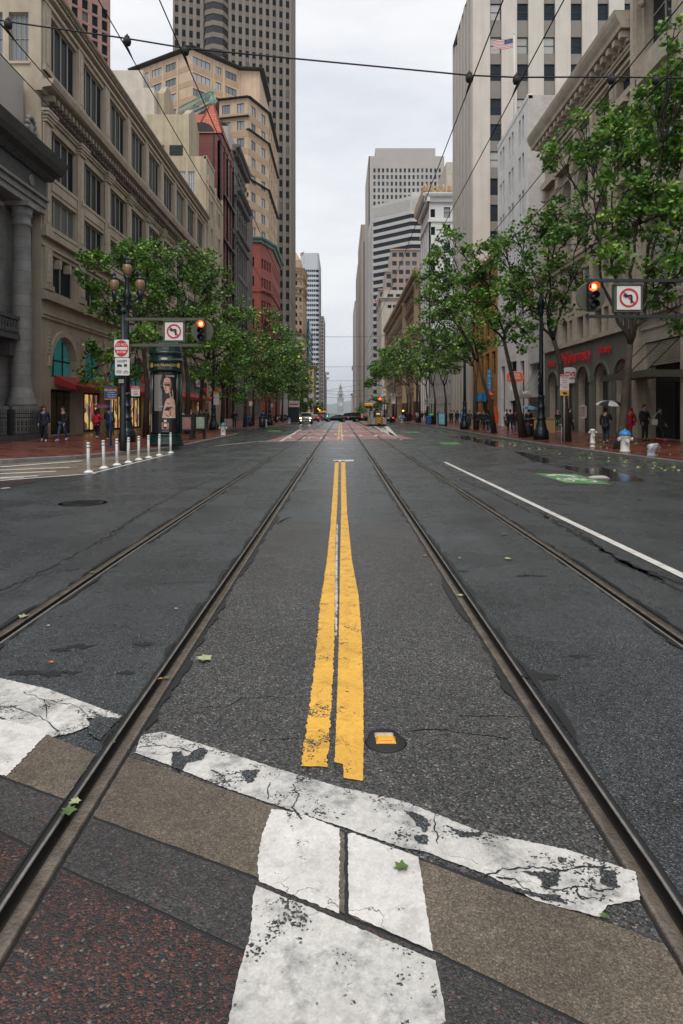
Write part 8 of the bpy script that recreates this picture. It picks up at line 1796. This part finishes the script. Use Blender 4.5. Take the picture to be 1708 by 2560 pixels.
for k, (v, y, lab) in enumerate([(842, 44, 'highest of the thin far span wires in the sky gap'), (917, 72, 'thin span wire crossing the sky gap, second above the clock tower'), (952, 100, 'span wire just above the clock tower spire'), (978, 128, 'span wire crossing the spire of the clock tower'), (994, 165, 'lowest span wire crossing the belfry of the clock tower')]):
    z = ph(v, y); cable('span_wire', lab, [(-15, y, z + 2.2), (-8, y, z + .6), (-2.6, y, z), (2, y, z), (7, y, z + .5), (15, y, z + 2.0)], .012 + .004 * k)
for k, (a, b, lab) in enumerate([(((690, 1000), 60), ((905, 960), 120), 'slanting far cable over the clock tower'), (((740, 975), 110), ((900, 992), 140), 'slanting far cable crossing under the clock tower spire')]): cable('far_cable', lab, [P(*a[0], a[1]), P(*b[0], b[1])], .02)
# street poles that carry them
for (u, y, lab) in ((1043, 106, 'tall grey pole among the right trees'), (984, 113, 'grey pole with traffic signs at the far right crossing')):
    e = at('utility_pole', lab, 'pole', px(u, y), y); mb = MB(); mb.tube([(0, 0, 0), (0, 0, 9.5)], [.2, .14], 10); mb.lathe([(.3, 0), (.3, .6), (.2, .7)]); put(mb, 'shaft', 'olive', e)
# ================================================================ FALLEN LEAVES
def leaf_obj(loc, size, m, rzv, label, group=None, curl=.2):
    mb = MB(); rr2 = random.Random(int(loc[0] * 1000) ^ int(loc[1] * 1000)); T = LEAF
    size *= .7; pts = [(a * size, b * size, .012 + abs(a) * curl * size + rr2.uniform(0, .1) * size) for a, b, _ in T]; c = (0, 0, .012)
    for k in range(len(pts)): mb.face([c, pts[k], pts[(k + 1) % len(pts)]])
    o = put(mb, 'fallen_leaf', m, None); o.location = loc; o.rotation_euler = (0, 0, rzv); tag(o, label, 'leaf', group); return o
leaf_obj(G(510, 1653), .17, 'leafp', 1.2, 'large pale leaf curled on the asphalt left of the yellow lines'); leaf_obj(G(1003, 2176), .085, 'leafd', 1.8, 'green leaf lying on the white crosswalk stripe'); leaf_obj(G(172, 2035, .0), .10, 'leafd', .4, 'dark green leaf caught in the left rail groove'); leaf_obj(G(188, 2012, .0), .075, 'leafp', 2.0, 'pale green leaf at the edge of the left rail groove'); leaf_obj(G(1150, 1492), .11, 'leafp', .3, 'pale green leaf on the inner right rail')
leaf_obj(G(127, 1660), .06, 'leafo', 1, 'small orange leaf on the asphalt beside the white bar at the left'); leaf_obj(G(1062, 1392), .09, 'leafo', 1, 'small orange leaf beside the inner right rail'); leaf_obj(G(401, 1702), .05, 'leafo', 2, 'small orange leaf on the inner left rail')
lv = [(232, 1434, .1, 0), (120, 1568, .05, 1), (522, 1190, .16, 0), (285, 1220, .08, 1), (725, 1142, .16, 0), (646, 1340, .06, 0), (415, 1700, .06, 0), (283, 1862, .04, 0), (1262, 1338, .13, 0), (1272, 1400, .13, 1), (1148, 1398, .07, 1), (1340, 1270, .06, 0), (1450, 1230, .16, 0), (1600, 1250, .16, 0), (1655, 1226, .2, 0), (1028, 1146, .12, 0), (1510, 2300, .045, 0), (1375, 1300, .06, 1), (440, 1525, .05, 1), (60, 1545, .13, 1), (1165, 1455, .05, 0)]
for k, (u, v, s, p) in enumerate(lv): leaf_obj(G(u, v), s, 'leafp' if p else 'leafd', k * 1.3, 'small fallen green leaf lying on the wet roadway', 'fallen leaves on the roadway')
# leaf litter: uncountable scraps along the right gutter and pavement
rg = np.random.default_rng(9); n = 420; cen = []; 
for _ in range(n):
    y = 20 + 55 * rg.random() ** 1.6; cx = interp(y, [(b, a) for a, b in CURB]); x = cx - abs(rg.normal(0, 1.1)) - .1; cen.append((x, y, .012))
for _ in range(160):
    y = 21 + 30 * rg.random(); x = 11.2 + 4 * rg.random(); cen.append((x, y, sz(x, y) + .012))
cen = np.array(cen); o = leaf_mesh('leaf_litter', cen, rg.uniform(.05, .14, len(cen)), True, 4, 'leaf', None, (0, 0, 0)); o['kind'] = 'stuff'
o.data.materials[0] = leaf_mat('leaf litter', [(.10, .20, .04), (.26, .34, .10), (.42, .40, .16)])
# ================================================================ PEOPLE
def skin_mesh(name, chain, sub=1):
    """chain: list of (vertices [(xyz), radius], edges) grown with a Skin modifier into one surface"""
    vs, es = chain; me = bpy.data.meshes.new(name); me.from_pydata([v for v, _ in vs], es, []); o = bpy.data.objects.new(name, me); C.collection.objects.link(o)
    m = o.modifiers.new('skin', 'SKIN'); m.use_smooth_shade = True; m.branch_smoothing = .4
    for k, (_, r) in enumerate(vs): d = me.skin_vertices[0].data[k]; d.radius = r if hasattr(r, '__len__') else (r, r); d.use_root = (k == 0)
    s = o.modifiers.new('sub', 'SUBSURF'); s.levels = sub; s.render_levels = sub
    dg = bpy.context.evaluated_depsgraph_get(); r = bpy.data.meshes.new_from_object(o.evaluated_get(dg)); bpy.data.objects.remove(o); bpy.data.meshes.remove(me); return r
def pose_of(kind):
    """joints of a 1.75 m figure facing -y; kind: walkA, walkB, stand, umbrella"""
    J = {'pel': (0, 0, .95), 'spi': (0, .01, 1.15), 'che': (0, .01, 1.36), 'nek': (0, .01, 1.49), 'hed': (0, -.01, 1.62), 'top': (0, 0, 1.70)}
    st = {'walkA': .26, 'walkB': -.24, 'stand': .03, 'umbrella': .14}[kind]
    for s, d in (('l', 1), ('r', -1)):
        x = .095 * d; f = st * d
        J['hip' + s] = (x, 0, .90); J['kne' + s] = (x * 1.02, -abs(f) * .25 - f * .45 - .02, .49); J['ank' + s] = (x * 1.02, -f, .09 + (.07 if f < 0 and abs(st) > .1 else 0)); J['toe' + s] = (x * 1.15, -f - .15, .035 + (.02 if f < 0 and abs(st) > .1 else 0))
        J['sho' + s] = (.185 * d, .01, 1.42); a = -f * .6
        J['elb' + s] = (.235 * d, -a * .45 + .03, 1.14); J['wri' + s] = (.235 * d, -a - .06, .90); J['han' + s] = (.235 * d, -a - .09, .81)
    if kind == 'umbrella': J['elbr'] = (-.25, -.08, 1.16); J['wrir'] = (-.17, -.26, 1.28); J['hanr'] = (-.15, -.28, 1.36)
    if kind == 'stand': J['elbl'] = (.26, -.02, 1.15); J['wril'] = (.13, -.2, 1.08); J['hanl'] = (.06, -.24, 1.1)
    return J
def fingers(vs, es, J, s, d):
    w, h = Vector(J['wri' + s]), Vector(J['han' + s]); dr = (h - w).normalized(); side = Vector((0, 1, 0)) if abs(dr.y) < .8 else Vector((1, 0, 0)); side = (side - dr * side.dot(dr)).normalized(); cur = dr.cross(side) * d
    hi = [k for k, (v, _) in enumerate(vs) if v == tuple(J['han' + s])][0]
    for q in range(4):
        b = h + side * ((q - 1.5) * .021); ln = (.065, .078, .074, .058)[q]; i = len(vs)
        vs.append((tuple(b + dr * .02), .0095)); vs.append((tuple(b + dr * (.02 + ln * .5) + cur * .008), .0085)); vs.append((tuple(b + dr * (.015 + ln * .85) + cur * .03), .0075)); es += [(hi, i), (i, i + 1), (i + 1, i + 2)]
    wi = [k for k, (v, _) in enumerate(vs) if v == tuple(J['wri' + s])][0]; i = len(vs); vs.append((tuple(w.lerp(h, .6) + side * .036), .011)); vs.append((tuple(w.lerp(h, 1.1) + side * .05 + cur * .01), .009)); es += [(wi, i), (i, i + 1)]
_pc = {}
def person_meshes(kind):
    if kind in _pc: return _pc[kind]
    J = pose_of(kind); T = lambda n: tuple(J[n])
    vs = [(T('pel'), (.145, .11)), (T('spi'), (.13, .10)), (T('che'), (.155, .11)), (T('nek'), .058)]; es = [(0, 1), (1, 2), (2, 3)]
    vs += [((0, -.0, 1.56), (.065, .075)), ((0, -.01, 1.63), (.078, .095)), ((0, -.005, 1.70), (.066, .08))]; es += [(3, 4), (4, 5), (5, 6)]
    for s, d in (('l', 1), ('r', -1)):
        i = len(vs); vs += [(T('hip' + s), .088), (T('kne' + s), .058), (T('ank' + s), .042), (T('toe' + s), (.038, .032))]; es += [(0, i), (i, i + 1), (i + 1, i + 2), (i + 2, i + 3)]
        i = len(vs); vs += [(T('sho' + s), .058), (T('elb' + s), .043), (T('wri' + s), .031), (T('han' + s), (.040, .020))]; es += [(2, i), (i, i + 1), (i + 1, i + 2), (i + 2, i + 3)]
        fingers(vs, es, J, s, d)
    body = skin_mesh('body', (vs, es))
    bm = bmesh.new(); bm.from_mesh(body)     # face features on the head: nose, ears, brows, mouth
    def blob(c, r, mi=0):
        g = bmesh.ops.create_uvsphere(bm, u_segments=8, v_segments=6, radius=1)
        for v in g['verts']: v.co = Vector((v.co.x * r[0] + c[0], v.co.y * r[1] + c[1], v.co.z * r[2] + c[2]))
        for f in {f for v in g['verts'] for f in v.link_faces}: f.material_index = mi; f.smooth = True
    blob((0, -.108, 1.615), (.014, .022, .025)); blob((.082, .0, 1.62), (.012, .02, .032)); blob((-.082, .0, 1.62), (.012, .02, .032))
    for s in (-1, 1): blob((s * .032, -.094, 1.645), (.013, .008, .008), 1)
    blob((0, -.094, 1.575), (.026, .008, .007), 2); bm.to_mesh(body); bm.free()
    # clothes: surfaces a little outside the body
    def chain(names, rad, ed): return ([(T(n), r) for n, r in zip(names, rad)], ed)
    jk = chain(['pel', 'spi', 'che', 'shol', 'elbl', 'wril', 'shor', 'elbr', 'wrir', 'nek'], [(.175, .145), (.165, .135), (.185, .14), .085, .066, .05, .085, .066, .05, .075], [(0, 1), (1, 2), (2, 3), (3, 4), (4, 5), (2, 6), (6, 7), (7, 8), (2, 9)])
    jk[0].append(((0, .0, .82), (.185, .15))); jk[1].append((0, 10)); jacket = skin_mesh('jacket', jk)
    lc = jk[0][:]; le = jk[1][:]; lc.append(((0, 0, .6), (.20, .165))); le.append((10, 11)); coat = skin_mesh('coat', (lc, le))
    tr = chain(['pel', 'hipl', 'knel', 'ankl', 'hipr', 'kner', 'ankr'], [(.155, .125), .105, .075, .06, .105, .075, .06], [(0, 1), (1, 2), (2, 3), (0, 4), (4, 5), (5, 6)]); trousers = skin_mesh('trousers', tr)
    sh = []
    for s in ('l', 'r'):
        a, t = Vector(J['ank' + s]), Vector(J['toe' + s]); mb = MB()
        for c, r in ((a + Vector((0, .03, -.04)), (.045, .055, .05)), (a.lerp(t, .6) + Vector((0, 0, -.012)), (.05, .10, .038)), (t, (.048, .06, .035))): mb.ball(c, r, 10)
        me = bpy.data.meshes.new('shoe'); me.from_pydata(mb.v, [], mb.f); me.polygons.foreach_set('use_smooth', [True] * len(mb.f)); sh.append(me)
    def mbm(nm, fn): mb = MB(); fn(mb); me = bpy.data.meshes.new(nm); me.from_pydata(mb.v, [], mb.f); me.polygons.foreach_set('use_smooth', [True] * len(mb.f)); return me
    short = mbm('hair', lambda m: (m.ball((0, .022, 1.672), (.092, .098, .085), 12), m.ball((0, .05, 1.62), (.078, .06, .08), 10)))
    long_ = mbm('hair', lambda m: (m.ball((0, .022, 1.672), (.096, .102, .088), 12), m.ring([[(a * w, .05 + b * dd, z) for a, b in [(math.cos(t), math.sin(t)) for t in [2 * math.pi * k / 10 for k in range(10)]]] for w, dd, z in ((.085, .06, 1.66), (.1, .065, 1.55), (.105, .06, 1.42), (.06, .03, 1.33))])))
    hood = mbm('hood', lambda m: (m.ball((0, .02, 1.655), (.115, .115, .125), 12), m.ball((0, .06, 1.5), (.13, .09, .1), 10)))
    skirt = mbm('skirt', lambda m: m.ring([[(w * math.cos(t), w * .85 * math.sin(t), z) for t in [2 * math.pi * k / 16 for k in range(16)]] for w, z in ((.15, .98), (.18, .85), (.22, .55))]))
    pack = mbm('backpack', lambda m: (m.ball((0, .19, 1.22), (.15, .09, .22), 10), m.ball((0, .24, 1.12), (.11, .06, .11), 8)))
    _pc[kind] = dict(body=body, jacket=jacket, coat=coat, trousers=trousers, shoes=sh, short=short, long=long_, hood=hood, skirt=skirt, pack=pack); return _pc[kind]
_cm = {}
def cmat(c, r=.7):
    k = (tuple(c), r)
    if k not in _cm: _cm[k] = mat('cloth', c, r, .3, noise=.15, nscale=9)
    return _cm[k]
SK = [(.42, .24, .17), (.30, .16, .10), (.16, .085, .055)]
def person(label, u, vb, face, kind, top, leg, hair='short', hc=(.02, .015, .012), coat=False, skin=0, h=1.75, shoe=(.02, .02, .02), skirt=None, pack=None, group=None, y=None, x=None):
    if y is None: y = (H - .22) * F / (vb - V0)
    if x is None: x = px(u, y)
    m = person_meshes(kind); e = empty('person', label, 'person', (x, y, sz(x, y)), face, group); e.scale = (h / 1.75,) * 3
    def add(nm, me, mats, par=e):
        if len(me.materials) < len(mats):
            for q in mats: me.materials.append(q)
        o = bpy.data.objects.new(nm, me); C.collection.objects.link(o); o.parent = par
        for k, q in enumerate(mats): o.material_slots[k].link = 'OBJECT'; o.material_slots[k].material = q
        return o
    b = add('body', m['body'], [cmat(SK[skin], .5), cmat((.015, .012, .01)), cmat((.25, .07, .06))]); add('coat' if coat else 'jacket', m['coat' if coat else 'jacket'], [cmat(top)])
    if skirt: add('skirt', m['skirt'], [cmat(skirt)])
    else: add('trousers', m['trousers'], [cmat(leg)])
    for s in m['shoes']: add('shoe', s, [cmat(shoe)])
    add('hood' if hair == 'hood' else 'hair', m[hair], [cmat(top if hair == 'hood' else hc)])
    if pack: add('backpack', m['pack'], [cmat(pack)])
    return e
def umbrella(label, x, y, z, r, cols, tilt=0):
    e = empty('umbrella', label, 'umbrella', (x, y, z), 0); e.rotation_euler = (R(6), tilt, .3)
    for q in range(len(cols)):
        mb = MB()
        for k in range(8):
            if k % len(cols) != q: continue
            a0, a1 = 2 * math.pi * k / 8, 2 * math.pi * (k + 1) / 8; rows = []
            for t in (0.02, .3, .55, .8, 1.0): rr_ = r * math.sin(t * 1.25) / math.sin(1.25); zz = r * .42 * (math.cos(t * 1.35) - math.cos(1.35)); rows.append([(rr_ * math.cos(a), rr_ * math.sin(a), zz - (.035 * r * t * t if 0 < j < 4 else 0)) for j, a in enumerate([a0 + (a1 - a0) * j / 4 for j in range(5)])])
            mb.ring(rows, 0, True, False, False)
        mb.build('canopy', cols[q], e)
    mb = MB(); mb.tube([(0, 0, .34 * r + .12), (0, 0, -.75)], .011, 6); mb.tube([(0, 0, -.75), (0, .03, -.82), (0, .07, -.78)], .015, 6); put(mb, 'shaft', 'iron', e)
    mb = MB()
    for k in range(8): a = 2 * math.pi * k / 8; mb.tube([(0, 0, .30 * r), (.55 * r * math.cos(a), .55 * r * math.sin(a), .2 * r), (r * .97 * math.cos(a), r * .97 * math.sin(a), .01)], .005, 4)
    put(mb, 'rib', 'iron', e); return e
def held_umbrella(p, label, r, cols, up=.62):
    J = pose_of('umbrella')['hanr']; rot = Matrix.Rotation(p.rotation_euler.z, 3, 'Z'); k = p.scale.x; w = p.location + rot @ (Vector(J) * k); return umbrella(label, w.x, w.y, w.z + up, r, cols)
AW, TO, LF, RT = R(180), 0, R(-90), R(90)    # away, towards, walking left, walking right
NAVY, BLK, JEAN = (.012, .018, .035), (.012, .012, .014), (.035, .07, .14)
# left pavement
person('person in a dark navy jacket walking towards the camera past the bank', 110, 1106, R(20), 'walkA', NAVY, (.012, .012, .018), shoe=(.5, .5, .5))
person('person in a black jacket and blue jeans beside the dark shop entrance', 157, 1104, R(-15), 'walkB', BLK, JEAN, shoe=(.45, .45, .45))
p = person('person in a bright red jacket walking away under a purple umbrella', 242, 1098, R(165), 'umbrella', (.55, .02, .045), (.012, .012, .02), 'long', h=1.64, shoe=(.5, .48, .46)); held_umbrella(p, 'purple umbrella held by the person in red', .47, [mat('purple umbrella cloth', (.12, .035, .075), .5)], .5)
person('person in a dark blue jacket walking away with a furled umbrella', 273, 1100, R(180), 'stand', (.012, .02, .04), (.015, .017, .025), h=1.8, skin=1, shoe=(.4, .4, .4))
e = empty('umbrella', 'furled black umbrella used as a stick beside the person in dark blue', 'umbrella', (px(283, 38) , 38, .28)); mb = MB(); mb.tube([(0, 0, 0), (0, 0, .35), (0, 0, .8), (0, 0, .9)], [.008, .02, .035, .012], 8); put(mb, 'canopy', 'trash', e); mb = MB(); mb.tube([(0, 0, .88), (0, 0, .98), (.03, 0, 1.03), (.07, 0, 1.0)], .012, 6); put(mb, 'handle', 'iron', e)
person('person in a white shirt behind the news racks', 463, 1083, R(0), 'stand', (.55, .55, .56), (.02, .02, .03), skin=2)
person('person in a black sweater and blue jeans on the left pavement by the grey cabinet', 586, 1070, R(20), 'stand', BLK, JEAN, hc=(.05, .03, .02), h=1.78)
person('person in a blue and gold jacket sitting-height behind the left litter bin', 658, 1063, R(180), 'stand', (.02, .05, .25), BLK, y=75)
for k, (u, v, f_, t_, l_, lab) in enumerate([(478, 1084, 30, BLK, BLK, 'dark clothed person under the second red awning'), (503, 1078, -40, BLK, JEAN, 'dark clothed person with pale trousers behind the leaning trunk'), (516, 1072, 180, (.02, .02, .03), JEAN, 'person in dark jacket walking away behind the left tree')]): person(lab, u, v, R(f_), ('walkA', 'walkB', 'stand')[k], t_, l_)
# right pavement, near to far
p = person('person in a long dark coat holding a black and white umbrella', 1515, 1104, R(150), 'umbrella', (.012, .014, .018), (.02, .04, .045), coat=True, shoe=(.45, .35, .38), h=1.72, y=33.5, x=13.0); held_umbrella(p, 'black and white panelled umbrella over the person in the long dark coat', .66, [M['trash'], M['signw']], .55)
person('person all in red partly hidden by the nearest large tree', 1574, 1095, R(-60), 'walkA', (.35, .012, .02), (.35, .015, .02), 'hood', h=1.7, y=36.5, x=px(1577, 36.5))
person('tall person in black standing beside the dark entrance', 1612, 1100, R(25), 'stand', BLK, BLK, hc=BLK, h=1.86, skin=1, y=35, x=px(1612, 35), pack=BLK)
p = person('person in a black coat with a pale shoulder bag and red shoes', 1652, 1100, R(40), 'walkB', BLK, BLK, 'long', skin=1, h=1.68, shoe=(.45, .02, .03), y=34.5, x=px(1650, 34.5))
e = empty('shoulder_bag', 'pale grey shoulder bag carried by the person with red shoes', 'bag', p.location + Vector((-.32, -.12, .82))); mb = MB(); mb.ring([[(a * .13, b * .06, z) for a, b in ((-1, -1), (1, -1), (1, 1), (-1, 1))] for z in (0, .28)], 0, False); put(mb, 'pouch', 'greycon', e); mb = MB(); mb.tube([(-.1, 0, .26), (.05, .02, .5), (.22, .05, .66), (.3, .08, .55), (.1, .1, .26)], .015, 5); put(mb, 'strap', 'greycon', e)
person('person in a black coat and green skirt in front of the first grey arch', 1395, 1081, R(20), 'stand', BLK, BLK, 'short', (.20, .15, .09), skirt=(.02, .22, .13), h=1.62, y=50, x=px(1395, 50), shoe=(.5, .4, .38))
person('person in dark clothes walking right behind the parking sign post', 1424, 1080, R(60), 'walkA', NAVY, BLK, y=50, x=px(1426, 50))
rows = [(1276, 1082, AW, 'walkA', (.012, .014, .028), BLK, 'short', 0, None, 'person in a black hooded jacket walking away before the white building'), (1267, 1072, AW, 'walkB', (.55, .55, .58), BLK, 'short', 0, NAVY, 'person in white sleeves with a navy backpack walking away'), (1292, 1079, AW, 'stand', (.10, .01, .03), JEAN, 'short', 2, None, 'person in a dark red top walking away near the leaning trunk'), (1300, 1083, AW, 'walkB', BLK, BLK, 'short', 2, None, 'person in black next to the leaning trunk'),
        (1246, 1065, AW, 'stand', BLK, BLK, 'long', 0, (.03, .035, .06), 'long haired person with a small backpack by the glass door'), (1222, 1079, R(160), 'walkA', BLK, JEAN, 'hood', 0, None, 'hooded person in black with white shoes'), (1209, 1076, R(20), 'walkB', (.03, .032, .035), BLK, 'short', 0, None, 'person in a dark patterned jacket beside the crooked tree'), (1200, 1068, R(0), 'walkA', (.09, .10, .11), BLK, 'short', 0, None, 'person in a grey jacket between the dark trunked trees'), (1194, 1074, R(170), 'stand', BLK, (.03, .02, .02), 'short', 0, None, 'person in black right behind the dark trunk'),
        (1174, 1072, R(10), 'walkB', (.04, .045, .06), (.03, .04, .06), 'short', 0, None, 'person with a bag by the second lamp post'), (1156, 1065, R(0), 'stand', (.04, .12, .30), JEAN, 'short', 0, None, 'person in a blue jacket left of the second lamp post'), (1143, 1062, AW, 'walkA', (.02, .03, .05), BLK, 'short', 1, None, 'person in dark blue farther left of the second lamp post'), (1128, 1063, R(0), 'walkA', BLK, BLK, 'short', 0, None, 'person in a black coat walking towards the camera on the far right pavement'), (1135, 1056, R(0), 'stand', (.42, .40, .36), (.4, .38, .34), 'long', 0, None, 'small far person in pale clothes behind the black coat'),
        (1043, 1056, AW, 'stand', (.40, .41, .43), BLK, 'short', 0, None, 'person in a pale grey jacket walking away by the tall pole'), (1055, 1055, AW, 'walkA', BLK, BLK, 'short', 0, None, 'person in black right of the pale grey jacket'), (1064, 1054, AW, 'stand', (.02, .03, .07), JEAN, 'short', 0, None, 'person in dark blue right of the speed limit sign'), (1031, 1051, R(0), 'stand', (.40, .02, .03), BLK, 'short', 0, None, 'small far person in a red top'), (1019, 1055, AW, 'walkB', BLK, BLK, 'short', 2, None, 'person in black left of the red topped person'), (1026, 1052, AW, 'walkA', (.03, .08, .10), BLK, 'short', 0, None, 'person in teal left of the red topped person'),
        (1097, 1057, AW, 'stand', BLK, BLK, 'short', 0, None, 'dark person behind the blue street cabinet')]
for (u, v, f_, kd, t_, l_, hr, sk, pk, lab) in rows: person(lab, u, v, f_, kd, t_, l_, hr, skin=sk, pack=pk, shoe=(.45, .45, .45) if 'white shoes' in lab or 'backpack' in lab else (.02, .02, .02))
person('waiting person on the tram island in a pale top', 918, 1053, R(90), 'stand', (.4, .38, .34), BLK, y=118, x=px(918, 118)); person('person in orange on the tram island', 911, 1048, R(0), 'stand', (.55, .12, .02), BLK, y=130, x=px(911, 130)); person('person in red waiting at the far left stop', 803, 1050, R(0), 'stand', (.5, .05, .08), (.35, .04, .06), y=150, x=px(803, 150))
M['starry'] = mat('mottled blue umbrella cloth', (.04, .16, .30), .5, noise=.9, nscale=7); y = 44.5; p = person('person under the mottled blue umbrella behind the litter bin', 1325, 1090, AW, 'umbrella', BLK, BLK, y=45.5, x=px(1322, 45.5)); held_umbrella(p, 'mottled blue umbrella beside the leaning tree', .55, [M['starry'], mat('pale blue umbrella cloth', (.14, .32, .42), .5, noise=.8, nscale=9)], .42)
e = empty('street_stall', 'low orange brown wooden stall behind the black lamp base', 'stall', (px(1350, 50), 50, sz(15, 50))); mb = MB(); mb.box(-1.0, 1.0, -.4, .4, 0, 1.0); put(mb, 'counter', 'wood', e); mb = MB(); mb.box(-1.05, 1.05, -.45, .45, 1.0, 1.06); put(mb, 'top', 'wood', e)
e = empty('flag_banner', 'red and orange feather banner by the white building door', 'banner', (px(1237, 66), 66, sz(15, 66))); mb = MB(); mb.tube([(0, 0, 0), (0, 0, 2.0)], .03, 6); put(mb, 'pole', 'signr', e); mb = MB(); mb.ring([[(.05, 0, z), (w, .04, z)] for z, w in ((.3, .35), (.9, .42), (1.5, .38), (2.0, .15))], 0, True, False, False); mb.build('cloth', mat('orange red banner', (.55, .09, .02), .6, noise=.4, nscale=3), e)
# ================================================================ HAZE
mb = MB(); mb.box(-5300, 5300, -120, 21000, -18, 460); hz = mb.build('haze', []) if False else None
me = bpy.data.meshes.new('haze'); me.from_pydata(mb.v, [], mb.f); o = bpy.data.objects.new('haze', me); C.collection.objects.link(o); o['kind'] = 'stuff'
m = bpy.data.materials.new('haze air'); m.use_nodes = True; t = m.node_tree; t.nodes.remove(t.nodes['Principled BSDF'])
v = nd(t, 'ShaderNodeVolumePrincipled'); v.inputs['Color'].default_value = (.86, .91, .97, 1); v.inputs['Density'].default_value = .000085; v.inputs['Anisotropy'].default_value = .2
t.links.new(v.outputs[0], t.nodes['Material Output'].inputs['Volume']); me.materials.append(m)
